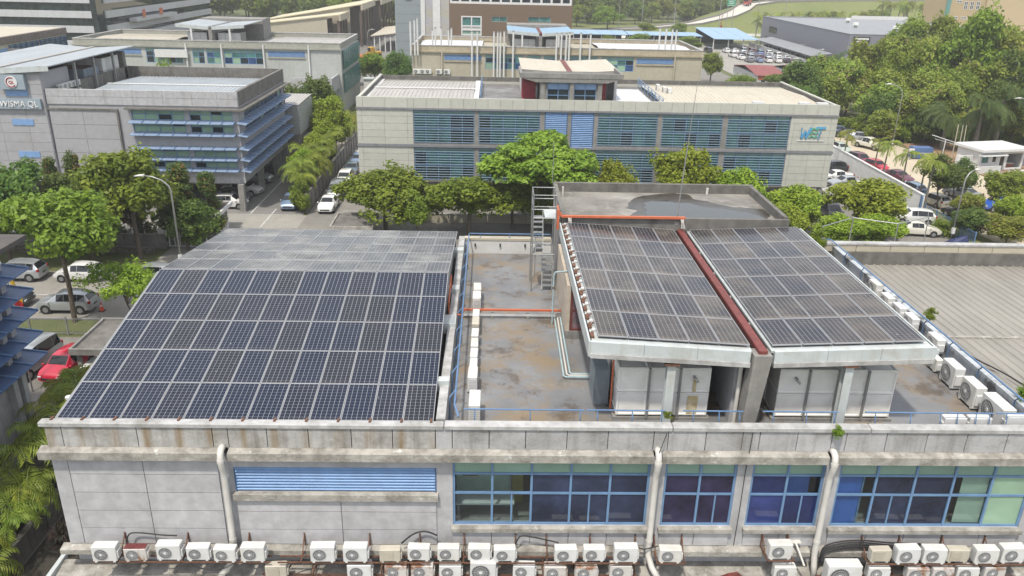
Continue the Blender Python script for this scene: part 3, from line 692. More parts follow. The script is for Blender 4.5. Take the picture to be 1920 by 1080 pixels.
canopy_array(3.52, ZL-.012, 8.59, ZV, 'left canopy wing'); canopy_array(9.32, ZV, 14.42, ZR, 'right canopy wing')

# ================================================================ ROOF WELL CONTENTS
def tank(label, x0, x1, n, y0, y1, z0, z1, stain=False):
    o = empty('water_tank', ((x0+x1)/2, (y0+y1)/2, 11.2), label, 'water tank', 'panel tanks under the canopy')
    box('plinth', M_conc, o, x0-.1, y0-.05, 11.2, x1+.1, y1, z0-.06); m = MB(); 
    for k in range(6): y = y0+.2+k*(y1-y0-.5)/5; m.box(x0-.04,y,z0-.06,x1+.04,y+.1,z0)
    m.build('base_beams', M_rust, o)
    box('core', M_white, o, x0+.05, y0+.05, z0, x1-.05, y1-.05, z1-.03)
    w = (x1-x0)/n; h = (z1-z0)/2
    def pan(c, ux, uz, wid, hei, nrm):
        m = MB(); c = Vector(c); ux = Vector(ux); uz = Vector(uz); nv = Vector(nrm)
        P_ = lambda u, v, d: c+ux*u+uz*v+nv*d
        a, b = wid/2-.012, hei/2-.012; i = .05
        q = [P_(-a,-b,0),P_(a,-b,0),P_(a,b,0),P_(-a,b,0),P_(-a,-b,.05),P_(a,-b,.05),P_(a,b,.05),P_(-a,b,.05),P_(-a+i,-b+i,.05),P_(a-i,-b+i,.05),P_(a-i,b-i,.05),P_(-a+i,b-i,.05),P_(-a+i*1.6,-b+i*1.6,.02),P_(a-i*1.6,-b+i*1.6,.02),P_(a-i*1.6,b-i*1.6,.02),P_(-a+i*1.6,b-i*1.6,.02),P_(0,0,.035)]
        n0 = m.add(q)
        for k in (0,4,8):
            for j in range(4): m.fc(n0+k+j, n0+k+(j+1)%4, n0+k+4+(j+1)%4, n0+k+4+j)
        for j in range(4): m.fc(n0+12+j, n0+12+(j+1)%4, n0+16)
        return m
    for i in range(n):
        for j in range(2): pan((x0+w*(i+.5), y0+.05, z0+h*(j+.5)), (1,0,0), (0,0,1), w, h, (0,-1,0)).build('panel', M_tank, o)
    ny = max(2, round((y1-y0)/1.1)); wy = (y1-y0)/ny
    for i in range(ny):
        for j in range(2): pan((x0+.05, y0+wy*(i+.5), z0+h*(j+.5)), (0,-1,0), (0,0,1), wy, h, (-1,0,0)).build('panel', M_tank, o)
        for k in range(n): pan((x0+w*(k+.5), y0+wy*(i+.5), z1-.03), (1,0,0), (0,1,0), w, wy, (0,0,1)).build('panel', M_tank, o)
    for i in range(1, n):
        q = MB(); q.box(x0+w*i-.035, y0-.09, z0-.08, x0+w*i+.035, y0-.008, z1+.02); q.build('brace', M_galv, o)
    q = MB(); q.tube([(x0+w*(n-.55) if stain else x0+w*.55, y0-.01, z1-.28),(x0+w*(n-.55) if stain else x0+w*.55, y0-.16, z1-.30),(x0+w*(n-.45) if stain else x0+w*.65, y0-.2, z1-.42)], .045, 8); q.build('outlet', M_galv, o)
    if stain:
        q = MB(); q.box(x0+w*(n-.5)-.06, y0-.006, z0+.95, x0+w*(n-.5)+.05, y0-.001, z1-.35); q.box(x0+w*(n-.5)-.2, y0-.006, z0+.06, x0+w*(n-.5)+.16, y0-.001, z0+.78); q.build('rust_stain', mat('rust_run_stain', (.62,.50,.26), .8, var=.25, vs_=2, dirt=(.74,.72,.68), dirtamt=.9, ds=2.2, streak=.5, streakcol=(.5,.36,.12)), o)
    return o
tank('white panelled water tank with a rusty overflow stain under the left canopy wing', 4.42, 7.62, 3, 24.4, 28.0, 11.36, 13.20, True)
tank('white panelled water tank under the right canopy wing', 10.0, 14.1, 4, 24.4, 28.0, 11.36, 13.18)
o = empty('pump_cabinet', (4.05, 25.7, 11.2), 'blue grey steel pump cabinet left of the stained water tank', 'cabinet')
box('body', mat('cabinet_blue_grey', (.20,.24,.27), .5), o, 3.75, 25.2, 11.3, 4.25, 26.6, 12.7); box('door', mat('cabinet_door_grey', (.24,.28,.31), .5), o, 3.74-.02, 25.25, 11.35, 3.748, 26.55, 12.65); box('foot', M_conc, o, 3.78, 25.25, 11.2, 4.2, 26.5, 11.3)
q = MB(); q.tube([(4.3,24.9,11.3),(4.3,24.9,13.6)], .035, 8); q.build('pipe', M_orange, o)
# penthouse with the puddled roof
PH = empty('roof_penthouse', (8.7, 39.3, 11.2), 'mouldy concrete rooftop penthouse with a rain puddle on its flat roof', 'penthouse')
box('wall', M_conc, PH, 3.35, 36.3, 11.2, 14.05, 42.3, 14.5); box('flat_roof', M_pent, PH, 3.4, 36.35, 14.5, 14.0, 42.25, 14.56)
q = MB(); q.box(3.3,36.26,14.3,14.1,36.46,14.92); q.box(3.3,42.1,14.3,14.1,42.34,15.04); q.box(3.3,36.46,14.3,3.5,42.1,15.0); q.box(13.9,36.46,14.3,14.1,42.1,15.0); q.build('parapet', M_concd, PH)
def blob(cx, cy, pts, z, k=9):
    n = len(pts); out = []
    for i in range(n):
        a = [pts[(i+j-1)%n] for j in range(4)]
        for s in range(k):
            t = s/k; f = lambda q: .5*((2*a[1][q])+(-a[0][q]+a[2][q])*t+(2*a[0][q]-5*a[1][q]+4*a[2][q]-a[3][q])*t*t+(-a[0][q]+3*a[1][q]-3*a[2][q]+a[3][q])*t**3)
            nx_ = noise.noise(Vector((f(0)*1.3, f(1)*1.3, z)))*.38+noise.noise(Vector((f(0)*4, f(1)*4, z)))*.16; out.append((min(13.88, f(0)+nx_), min(42.08, max(36.48, f(1)+nx_*.7)), z))
    m = MB(); m.poly(out); return m
pw = NT('rain_water_film'); pw.b.inputs['Base Color'].default_value = (.03,.032,.03,1); pw.b.inputs['Roughness'].default_value = .015
wet = mat('wet_concrete_margin', (.06,.053,.044), .3, var=.3, vs_=1)
blob(0,0,[(6.2,37.0),(7.0,38.1),(7.0,39.4),(7.3,40.6),(8.2,41.6),(9.6,41.9),(10.4,41.6),(10.9,41.0),(11.6,40.0),(12.5,39.4),(13.85,39.2),(13.8,37.9),(13.2,36.9),(10,36.7),(7.5,36.7)], 14.564).build('damp_patch', wet, PH)
blob(0,0,[(7.0,37.0),(7.5,38.0),(7.6,39.2),(8.1,40.3),(9.2,40.5),(10.3,40.2),(11.0,39.5),(11.9,38.9),(13.0,38.7),(13.4,38.2),(13.0,37.2),(10.4,36.8),(8.5,36.8)], 14.569).build('puddle', pw.m, PH)
q = MB(); q.tube([(3.75,41.3,14.56),(3.75,41.3,15.05)], .05, 8); q.build('vent_pipe', M_pvc, PH); q = MB(); q.tube([(11.6,42.0,14.56),(11.6,42.0,14.9)], .07, 8); q.build('vent_pipe', M_pvc, PH)
o = empty('cable_trunking', (3.2, 36.2, 14.7), 'orange cable trunking running along the front edge of the penthouse roof', 'cable trunking')
q = MB(); q.box(3.05,36.12,14.35,3.17,36.24,15.2); q.box(3.05,36.12,15.2,3.17,37.0,15.3); q.bar((3.12,36.2,15.22),(3.32,36.18,14.96),.1,.1); q.build('riser', M_orange, o)
q = MB(); q.box(3.3,36.12,14.93,9.1,36.25,15.03); q.build('run', M_orange, o)
for x in (3.6, 8.9):
    q = MB(); 
    for j in range(3): q.tube([(x+j*.06,36.15,14.95),(x+.02+j*.05,36.05,14.8),(x+.05+j*.07,36.0,14.5)], .018, 5)
    q.build('cable', M_pvc, o)
o = empty('lightning_rod', (8.75, 36.42, 14.9), 'thin tall grey lightning rod rising from the penthouse roof edge', 'lightning rod')
q = MB(); q.tube([(8.75,36.4,14.7),(8.92,36.4,18.3)], .035, 8, .028); q.build('lower_pole', M_galv, o); q = MB(); q.tube([(8.92,36.4,18.3),(9.08,36.4,21.3)], .022, 6, .01); q.build('tip', M_galv, o); q = MB(); q.box(8.65,36.25,14.6,8.85,36.55,14.75); q.build('base_clamp', M_galv, o)
q = MB(); q.tube([(3.25,42.2,15.0),(3.25,42.2,17.2)], .015, 6); tag(q.build('aerial_rod', M_galv), 'thin short rod on the rear left corner of the penthouse', 'rod')
# galvanised stair tower
ST = empty('stair_tower', (2.5, 36.6, 11.2), 'galvanised steel stair tower climbing to the penthouse roof', 'stairs')
for x in (1.95, 3.02):
    for y in (36.1, 37.5): q = MB(); q.tube([(x,y,11.2),(x,y,16.0)], .028, 6); q.build('upright', M_galv, ST)
for z in (16.0, 15.45):
    q = MB(); q.tube([(3.02,36.1,z),(1.95,36.1,z),(1.95,37.5,z),(3.02,37.5,z)], .024, 6); q.build('guard_rail', M_galv, ST)
for z in (14.9, 13.1):
    for y in (36.1, 37.5): q = MB(); q.tube([(1.95,y,z),(3.02,y,z)], .03, 6); q.build('cross_beam', M_galv, ST)
q = MB(); q.box(2.5,36.15,14.88,3.2,37.45,14.93); q.build('platform', M_ltmetal, ST); q = MB(); q.box(1.97,36.1,13.08,2.45,37.4,13.13); q.build('platform', M_ledge, ST)
for k in range(7): q = MB(); q.box(2.02,36.3+k*.13,13.3+k*.22,2.46,36.55+k*.13,13.33+k*.22); q.build('tread', M_galv, ST)
for k in range(7): q = MB(); q.box(2.5,36.2+k*.13,11.42+k*.22,2.95,36.45+k*.13,11.45+k*.22); q.build('tread', M_galv, ST)
q = MB()
for x in (2.48, 2.97): q.bar((x,36.2,11.25),(x,37.2,13.05),.03,.12)
for x in (2.0, 2.47): q.bar((x,36.3,13.1),(x,37.3,14.9),.03,.12)
q.build('stringers', M_galv, ST)
q = MB(); q.tube([(2.95,36.1,11.9),(2.95,36.9,13.6),(2.95,37.0,13.9)], .02, 6); q.tube([(2.1,36.15,11.9),(2.1,36.15,13.1),(2.1,36.5,13.9)], .02, 6); q.build('hand_rail', M_galv, ST)
# red framed glazed lobby wall under the left canopy edge
o = empty('lobby_screen', (4.4, 31, 11.2), 'glazed lobby screen in a dull red frame under the left canopy edge', 'screen')
M_render = mat('cream_render', (.60,.52,.43), .8, dirt=(.36,.30,.22), dirtamt=.5, ds=1.4)
box('side_wall', M_render, o, 3.18, 30.9, 11.2, 3.34, 36.2, 13.6); box('lobby_room', M_concd, o, 3.345, 31.1, 11.2, 8.3, 36.2, 13.9)
q = MB(); q.box(3.36,30.92,11.55,3.44,31.0,13.4); q.box(5.5,30.92,11.55,5.58,31.0,13.4); q.box(3.44,30.92,11.55,5.5,31.0,11.63); q.box(3.44,30.92,13.32,5.5,31.0,13.4); q.box(3.44,30.92,12.45,5.5,31.0,12.52); q.box(4.45,30.925,11.63,4.52,30.99,13.32); q.build('frame', M_red, o)
M_pink = mat('smeared_pink_glass', (.26,.15,.17), .15, var=.3, vs_=1.2, dirt=(.14,.19,.19), dirtamt=.8, ds=1.2)
for x0, x1 in ((3.44,4.45),(4.52,5.5)):
    for z0, z1 in ((11.63,12.45),(12.52,13.32)): q = MB(); q.box(x0,30.95,z0,x1,30.965,z1); q.build('pane', M_pink, o)
box('kerb', M_conc, o, 3.18, 30.85, 11.2, 8.3, 31.05, 11.54)
# roof pipes
o = empty('pipe_run', (3, 33.1, 11.2), 'orange trunking with grey pipes crossing the roof well', 'pipe')
box('trunking', M_orange, o, -1.2, 33.16, 11.42, 3.3, 33.26, 11.50)
for k in range(3): q = MB(); q.tube([(-1.2,33.02-k*.08,11.33),(2.9+k*.05,33.02-k*.08,11.33)], .03, 6); q.build('pipe', M_galv, o)
for x in (0, 1.6, 3): box('support', M_conc, o, x, 32.8, 11.2, x+.15, 33.3, 11.29)
o = empty('pipe_run', (3.1, 30, 11.2), 'bundle of pale blue water pipes turning on the roof deck towards the tank', 'pipe')
for k in range(3):
    a = k*.13; q = MB(); q.tube([(2.86+a,32.7,11.32),(2.86+a,32.6,11.32),(2.84+a,27.3+a,11.32),(2.9+a,27.22+a,11.32),(4.0,27.22+a,11.32),(4.08,27.22+a,11.4),(4.08,27.22+a,12.6)], .035, 7); q.build('pipe', mat('pale_blue_pipe', (.42,.56,.60), .5) if k != 1 else M_pvc, o)
o = empty('vent_standpipe', (2.75, 32.4, 11.2), 'pale blue standpipe with a bent top beside the lobby screen', 'pipe')
q = MB(); q.tube([(2.72,32.3,11.2),(2.72,32.3,13.55),(2.76,32.3,13.65),(3.55,32.5,13.66)], .035, 8); q.build('pipe', mat('pale_blue_pipe', (.42,.56,.60)), o); q = MB(); q.tube([(2.72,32.3,12.9),(2.72,32.3,12.98)], .05, 8); q.build('clip', M_rust, o)
# ================================================================ AIR CONDITIONERS
def ac_meshes(nm, cm, w, h, dp, fanx, fanr, lid=None, square=False):
    cas = MB(); cas.bevbox(-w/2, -dp/2, .05, w/2, dp/2, h, .018)
    cas.box(-w/2+.06,-dp/2-.006,.0,-w/2+.14,dp/2+.02,.05); cas.box(w/2-.14,-dp/2-.006,.0,w/2-.06,dp/2+.02,.05)
    res = [('casing', cas.mesh('casing_'+nm, cm))]
    fc = h*.5+.01; g = MB()
    if square:
        g.box(fanx-fanr,-dp/2-.012,fc-fanr,fanx+fanr,-dp/2-.002,fc+fanr); res.append(('grille_plate', g.mesh('grille_plate_'+nm, M_acgr if cm is not M_acb else mat('beige_grille', (.42,.38,.31), .6))))
        g = MB(); n = 9
        for k in range(n): z = fc-fanr+(k+.5)*2*fanr/n; g.box(fanx-fanr,-dp/2-.02,z-.006,fanx+fanr,-dp/2-.012,z+.006)
        res.append(('grille_bars', g.mesh('grille_bars_'+nm, cm)))
    else:
        g.tube([(fanx,-dp/2-.001,fc),(fanx,-dp/2-.008,fc)], fanr, 28); res.append(('fan_opening', g.mesh('fan_opening_'+nm, M_acfan)))
        g = MB()
        for k in range(22):
            a = k*2*math.pi/22; g.bar((fanx+math.cos(a)*fanr*.2,-dp/2-.014,fc+math.sin(a)*fanr*.2),(fanx+math.cos(a)*fanr*.98,-dp/2-.014,fc+math.sin(a)*fanr*.98),.009,.006)
        for rr in (.4, .7, 1.0):
            for k in range(24):
                a, b = k*2*math.pi/24, (k+1)*2*math.pi/24; g.bar((fanx+math.cos(a)*fanr*rr,-dp/2-.016,fc+math.sin(a)*fanr*rr),(fanx+math.cos(b)*fanr*rr,-dp/2-.016,fc+math.sin(b)*fanr*rr),.008,.008)
        res.append(('fan_grille', g.mesh('fan_grille_'+nm, M_acgr)))
        g = MB(); g.tube([(fanx,-dp/2-.01,fc),(fanx,-dp/2-.03,fc)], fanr*.2, 14); res.append(('fan_hub', g.mesh('fan_hub_'+nm, M_whiteclean)))
    sv = MB(); sv.bevbox(w/2-.002, -dp/2+.04, h*.22, w/2+.05, dp/2-.03, h*.68, .012); res.append(('valve_cover', sv.mesh('valve_cover_'+nm, cm)))
    n = 7; sl = MB()
    for k in range(n): z = h*.15+k*h*.7/n; sl.box(-w/2-.006,-dp/2+.04,z,-w/2,dp/2-.04,z+h*.045)
    res.append(('side_grille', sl.mesh('side_grille_'+nm, M_acgr)))
    if lid:
        g = MB(); g.box(-w/2+.012,-dp/2+.012,h+.001,w/2-.012,dp/2-.012,h+.008); res.append(('lid', g.mesh('lid_'+nm, lid)))
    return res
AC = {'std': ac_meshes('std', M_ac, .74, .54, .30, -.10, .195), 'lg': ac_meshes('large', M_ac, .80, .62, .34, -.10, .215),
      'beige': ac_meshes('beige', M_acb, .70, .52, .28, -.08, .19, None, True), 'rust': ac_meshes('rusted', M_acr, .74, .54, .30, -.10, .195),
      'red': ac_meshes('red', M_acr, .74, .52, .30, -.10, .20, M_acred), 'big': ac_meshes('big', M_ac, 1.15, .86, .42, -.16, .33),
      'plate': ac_meshes('plate', M_ac, .86, .80, .36, -.08, .30)}
def ac(kind, loc, rz, label, group, sc=1.0):
    o = empty('air_conditioner', loc, label, 'air conditioner', group, rz)
    if sc != 1: o.scale = (sc, sc, sc)
    for n_, me in AC[kind]: put(n_, me, o, local=True)
    return o
xs_top = [-12.57,-11.56,-10.52,-9.55,-8.66,-7.75,-5.43,-4.38,-3.23,-2.3,-1.31,-.26,.59,2.6,3.58,4.65,6.14,9.85,13.26,14.18,15.1,15.95,16.87,17.82]
kd_top = ['lg','red','lg','std','std','lg','lg','lg','beige','std','std','std','std','std','std','lg','std','lg','beige','lg','lg','beige','lg','lg']
wh = ['white','red-lidded rusty','white','white','white','tall white','white','white','small beige','white','white','white','white','white','white','tall white','lone white','lone tall white','pale','white','white','tan','white','white']
desc = ['at the far left end of the upper row on the front wall','second from left in the upper row on the front wall','third from left in the upper row on the front wall','fourth from left in the upper row on the front wall','fifth from left at the foot of the left drain pipe','just right of the left drain pipe','left of a close pair below the blue louvre','right of a close pair below the blue louvre','among white ones below the right end of the blue louvre','below the right end of the blue louvre','under the gap before the first front window','under the left end of the first front window','under the second pane of the first front window','left of three under the right half of the first window','middle of three under the right half of the first window','left of the middle drain pipe','on its own bracket right of the middle drain pipe','on its own bracket left of the right drain pipe','leftmost of the upper row at lower right','second from left in the upper row at lower right','third from left in the upper row at lower right','between white ones in the upper row at lower right','second from the right in the upper row at lower right','at the right end of the upper row at lower right']
for i, x in enumerate(xs_top):
    zb = 7.38 if i != 17 else 7.52
    ac(kd_top[i], (x+random.uniform(-.02,.02), 21.66+random.uniform(-.05,.05), zb), random.uniform(-.05,.05), wh[i]+' outdoor unit '+desc[i], 'outdoor units on the upper wall rack', random.uniform(.97,1.02))
xs_low = [-7.05,-4.28,-3.06,-2.18,-1.24,-.13,1.24,2.29,3.33,4.51,10.09,13.31,14.64,15.5,16.38,17.33]
kd_low = ['beige','lg','rust','rust','std','plate','std','rust','rust','rust','std','std','rust','rust','std','rust']
for i, x in enumerate(xs_low):
    h = 6.68 if kd_low[i] not in ('plate','lg') else 6.62
    ds = ['alone at the left end of the lower rack','second from left on the lower rack','third from left on the lower rack','fourth from left on the lower rack','fifth from left on the lower rack','with a large round grille on the lower rack','seventh from left on the lower rack','eighth from left on the lower rack','ninth from left on the lower rack','next to the middle drain pipe on the lower rack','alone on the lower rack left of the right drain pipe','right of the big twin unit on the lower rack','fourth from right on the lower rack','third from right on the lower rack','second from right on the lower rack','at the right end of the lower rack'][i]
    ac(kd_low[i], (x, 21.62+random.uniform(-.05,.05), h), random.uniform(-.05,.05), {'beige':'beige','rust':'rust-stained white','std':'white','lg':'white','plate':'tall white'}[kd_low[i]]+' outdoor unit '+ds, 'outdoor units on the lower wall rack')
ac('big', (12.0, 21.45, 6.62), 0, 'very large white outdoor unit just right of the right drain pipe', 'outdoor units on the lower wall rack', 1.0)
# roof well, left side (ends turned to us)
for i, (y, k, s) in enumerate([(24.35,'big',.95),(26.5,'lg',1.05),(27.5,'std',1),(28.35,'std',1),(29.25,'std',1),(30.2,'std',1),(31.3,'beige',1.1),(32.2,'std',1),(33.9,'lg',1.1),(35.0,'lg',1.05)]):
    ac(k, (-.62 if i else -.5, y, 11.24 if i else 11.22), R(90)+random.uniform(-.03,.03), ['large white','white','white','white','white','white','cream','white','white','white'][i]+' outdoor unit in the left row of the roof well, '+('nearest the front parapet' if i == 0 else ORD[i]+' from the front'), 'outdoor units along the left side of the roof well', s)
rt = [((17.75,24.15,11.25),'big',1.1,'large white outdoor unit at the near end of the right parapet row'),((17.7,25.6,11.25),'plate',1.12,'white outdoor unit second from the front in the right parapet row'),((17.75,27.1,11.25),'plate',1.1,'white outdoor unit third from the front in the right parapet row'),((17.75,28.35,11.25),'std',1,'small white outdoor unit standing below another by the right parapet'),((18.3,29.5,11.5),'lg',1.05,'white outdoor unit hung on the right parapet above a small one'),((18.3,31.6,11.5),'lg',1.0,'white outdoor unit, nearest of four hung beside the right canopy edge'),((18.3,32.75,11.5),'lg',1.0,'white outdoor unit, second of four hung beside the right canopy edge'),((18.3,33.9,11.5),'lg',1.0,'white outdoor unit, third of four hung beside the right canopy edge'),((18.3,35.2,11.5),'plate',.95,'white outdoor unit, farthest of four hung beside the right canopy edge')]
for loc, k, s, lb in rt: ac(k, loc, R(-90), lb, 'outdoor units along the right parapet', s)
for x, lb in ((15.55,'left'),(16.4,'middle'),(17.65,'right')):
    ac('std', (x, 23.05, 11.68 if x < 17 else 11.75), R(180), lb+' of three outdoor units peeping over the front parapet at right', 'outdoor units behind the front parapet')
# racks
def rack(label, x0, x1, z, brk):
    o = empty('steel_rack', ((x0+x1)/2, 21.7, z), label, 'rack', 'rusty wall racks')
    for y in (21.5, 21.8): m = MB(); m.box(x0, y-.02, z-.05, x1, y+.02, z-.005); m.build('rail', M_rust, o)
    for x in brk:
        m = MB(); m.bar((x,22.28,z+.55),(x,22.28,z-.3),.04,.04); m.bar((x,22.26,z-.03),(x,21.48,z-.03),.035,.04); m.bar((x,22.26,z+.5),(x,21.8,z),.03,.03); m.build('bracket', M_rust, o)
    return o
rack('rusty steel rack carrying the upper outdoor units left of the louvre', -13.0, -7.2, 7.385, [-12.2,-10.1,-8.05])
rack('rusty steel rack carrying the upper outdoor units below the louvre', -6.95, -1.9, 7.385, [-6.2,-4.0,-2.3])
rack('rusty steel rack carrying the upper outdoor units under the first window', -1.8, 5.1, 7.385, [-.8,.95,2.0,3.5,5.05])
rack('short rusty bracket rack right of the middle drain pipe', 5.7, 6.65, 7.385, [5.7, 6.65])
rack('short rusty bracket rack left of the right drain pipe', 9.4, 10.35, 7.52, [9.42, 10.3])
rack('rusty steel rack carrying the upper outdoor units at lower right', 12.85, 18.3, 7.385, [12.9,14.2,15.7,17.2])
rack('rusty steel lower rack at left of the middle drain pipe', -7.6, 5.1, 6.62, [-5.9,-3.6,-.9,1.9,3.0,5.05])
rack('rusty steel lower rack at lower right', 11.3, 18.3, 6.62, [12.8,14.0,16,17])
def hose(label, pts, r=.02):
    o = MB(); pp = []
    for i in range(len(pts)-1):
        a = [Vector(pts[max(0,min(len(pts)-1,i+j-1))]) for j in range(4)]
        for s in range(5):
            t = s/5; pp.append(.5*((2*a[1])+(-a[0]+a[2])*t+(2*a[0]-5*a[1]+4*a[2]-a[3])*t*t+(-a[0]+3*a[1]-3*a[2]+a[3])*t**3))
    pp.append(Vector(pts[-1])); o.tube(pp, r, 6); return tag(o.build('refrigerant_hose', M_cable, None, True), label, 'hose', 'black hoses on the front wall')
hose('black hose arching over the red-lidded outdoor unit', [(-12.1,22.0,7.5),(-12.0,22.1,7.95),(-11.7,22.15,8.02),(-10.9,22.15,7.93),(-10.4,22.1,7.95)], .025)
hose('thin black cable sagging below the left outdoor units', [(-9.9,21.5,7.3),(-9.5,21.5,7.1),(-9.1,21.5,7.03),(-8.7,21.5,7.12),(-8.4,21.5,7.32)], .015)
hose('black hose arching right of the beige outdoor unit', [(-2.9,22.0,7.75),(-2.5,22.1,8.05),(-2.1,22.15,8.12),(-1.7,22.1,8.0)], .03)
hose('black hose lying over the lower rack at left', [(-6.7,21.7,6.9),(-6.4,21.8,7.2),(-5.9,21.9,7.1),(-5.2,21.9,7.05),(-4.6,21.8,7.1)], .03)
hose('black hose looping between units under the first window', [(.9,22.0,7.6),(1.1,22.1,7.97),(1.5,22.1,7.95),(2.1,22.1,7.8),(2.4,22.0,7.8)], .025)
hose('black cable crossing the middle drain pipe', [(5.0,21.95,7.7),(5.3,21.9,7.62),(5.6,21.95,7.66),(5.9,22.0,7.7)], .022)
for k in range(4): hose(['thick','second','third','lowest'][k]+' black hose sweeping over the big outdoor unit at lower right', [(11.45,22.0,7.0),(11.6,22.1-k*.04,7.62-k*.05),(12.6,22.15-k*.04,7.82-k*.05),(13.9,22.15-k*.04,7.72-k*.06),(15.2,22.1,7.72-k*.05)], .03)
hose('black cable running down between the two right windows', [(8.55,22.27,12.0),(8.5,22.2,11.3),(8.5,22.27,10.5),(8.5,22.27,9.0),(8.48,22.27,7.5)], .014)
hose('black cable dropping from the parapet to the middle drain pipe', [(5.75,22.25,12.0),(5.5,22.0,11.4),(5.4,22.1,11.1)], .014)
hose('black hose lying across the wing roof', [(18.95,30.2,11.9),(19.6,29.2,11.45),(20.2,27.4,11.45),(20.5,25.2,11.45),(20.4,24.0,11.45)], .03)
def drain(label, x, zlow, bend):
    o = empty('drain_pipe', (x, 22.1, 7.0), label, 'drain pipe', 'white drain pipes on the front wall')
    m = MB(); m.tube([(x,22.34,11.33),(x,22.18,11.36),(x,22.08,11.33),(x,21.99,11.25),(x,21.95,11.1),(x,21.95,10.9),(x,22.0,10.7),(x,22.08,10.5),(x,22.1,10.3),(x,22.1,zlow)]+bend, .105, 14); m.build('pipe', M_pvc, o, True)
    for z in (10.95, 7.75): m = MB(); m.tube([(x,22.1 if z < 10 else 21.95,z),(x,22.1 if z < 10 else 21.95,z+.12)], .118, 14); m.build('collar', M_pvc, o)
drain('white plastic drain pipe left of the blue louvre', -8.55, 7.5, [(-8.55,22.05,7.2),(-8.7,21.9,6.9),(-9.0,21.7,6.55)])
drain('white plastic drain pipe between the first two front windows', 5.50, 7.5, [(5.5,22.05,7.25),(5.6,21.8,6.95),(5.9,21.5,6.5)])
drain('white plastic drain pipe between the two rightmost front windows', 11.27, 7.6, [(11.26,22.08,7.3),(11.28,22.0,6.9),(11.3,21.9,6.5)])
m = MB(); m.hexa([(7.75,21.3,6.35),(8.75,21.3,6.35),(8.9,21.9,6.42),(7.9,21.9,6.42),(8.15,21.5,6.75),(8.45,21.5,6.8),(8.55,21.75,6.8),(8.25,21.75,6.75)])
tag(m.build('red_cover', M_red), 'dull red metal cover lying on the apron roof below the windows', 'cover')
m = MB(); m.tube([(10.55,22.2,7.75),(10.6,21.9,7.6),(10.75,21.6,7.2)], .035, 8); m.box(10.4,22.1,7.70,10.75,22.28,7.74); tag(m.build('waste_pipe_stub', M_pvc), 'short white waste pipe sticking out left of the right drain pipe', 'pipe')
# ================================================================ NEIGHBOURING BUILDINGS
def shades(par, F, u0, u1, z, n, out=1.15, drop=.42, m=None):
    w = (u1-u0)/n
    for k in range(n):
        a, b = u0+w*k+.02, u0+w*(k+1)-.02; q = F.mb()
        q.hexa([(a,-out,z-drop),(b,-out,z-drop),(b,-.02,z),(a,-.02,z),(a,-out,z-drop+.05),(b,-out,z-drop+.05),(b,-.02,z+.05),(a,-.02,z+.05)])
        s = q.build('sunshade', m or M_bluesh, par)
        q = F.mb(); q.bar((b-.03,-.02,z+.1),(b-.03,-out,z-drop+.09),.05,.06); q.build('bracket', M_bluelv, s)
def coping(par, x0, y0, x1, y1, z, w, m, h=.15):
    q = MB(); q.box(x0,y0,z,x1,y0+w,z+h); q.box(x0,y1-w,z,x1,y1,z+h); q.box(x0,y0+w,z,x0+w,y1-w,z+h); q.box(x1-w,y0+w,z,x1,y1-w,z+h); return q.build('coping', m, par)
def ring(par, name, x0, y0, x1, y1, z0, z1, w, m):
    q = MB(); q.box(x0,y0,z0,x1,y0+w,z1); q.box(x0,y1-w,z0,x1,y1,z1); q.box(x0,y0+w,z0,x0+w,y1-w,z1); q.box(x1-w,y0+w,z0,x1,y1-w,z1); return q.build(name, m, par)
def butterfly(par, x0, x1, y0, y1, zl, zv, zr, m, fascia=None, vm=None, fh=.5):
    xc = (x0+x1)/2
    for (a, za, b, zb) in ((x0,zl,xc-.25,zv),(xc+.25,zv,x1,zr)):
        slab('canopy_sheet', a, za, b, zb, y0, y1, -.12, 0, m, par)
        slab('canopy_fascia', a, za, b, zb, y0-.12, y0-.002, -fh, .06, fascia or M_ltmetal, par)
    q = MB(); q.box(xc-.25, y0-.1, zv-.1, xc+.25, y1, zv+.14); q.build('valley_cover', vm or M_red, par)
def pane_mix(opts):
    def f(i, j): return random.choice(opts)
    return f

# ---------------- block across the road with louvred windows (three letter logo)
W = empty('office_building', (11.5, 98, 0), 'pale block across the road with blue louvred windows and a three-letter logo', 'building')
F = FRONT(88); M_wpan = mat('pale_cream_grey_panel', (.56,.56,.50), .7, var=.05, dirt=(.42,.41,.36), dirtamt=.3, ds=.4, rnd=.03)
bays = [(-8.57,-2.0),(-1.5,5.14),(11.5,18.0),(18.55,25.15),(25.75,32.6)]; lvs = [(5.66,8.14),(8.55,11.04)]
hol = [(a,b,z0,z1) for a,b in bays for z0,z1 in ((3.15,6.85),(7.3,10.9))]+[(a,b,3.15,10.9) for a,b in lvs]
q = F.mb(); wall_holes(q, -14.6, 37.7, 3.0, 11.1, .06, .4, hol); q.build('wall', M_conc, W)
q = MB(); q.box(-14.6,88.4,3.0,-14.2,107,11.5); q.box(37.3,88.4,3.0,37.7,107,11.5); q.box(-14.2,106.6,0,37.3,107,11.5); q.box(-14.2,88.41,2.8,37.3,106.6,3.0); q.box(-13,91,0,36,91.4,2.8); q.build('outer_wall', M_wpan, W)
for x in (-14.3,-8.3,-1.7,5.4,11.3,18.3,25.4,32.7,37.2): q = MB(); q.box(x-.25,88.1,0,x+.25,88.6,2.8); q.build('column', M_conc, W)
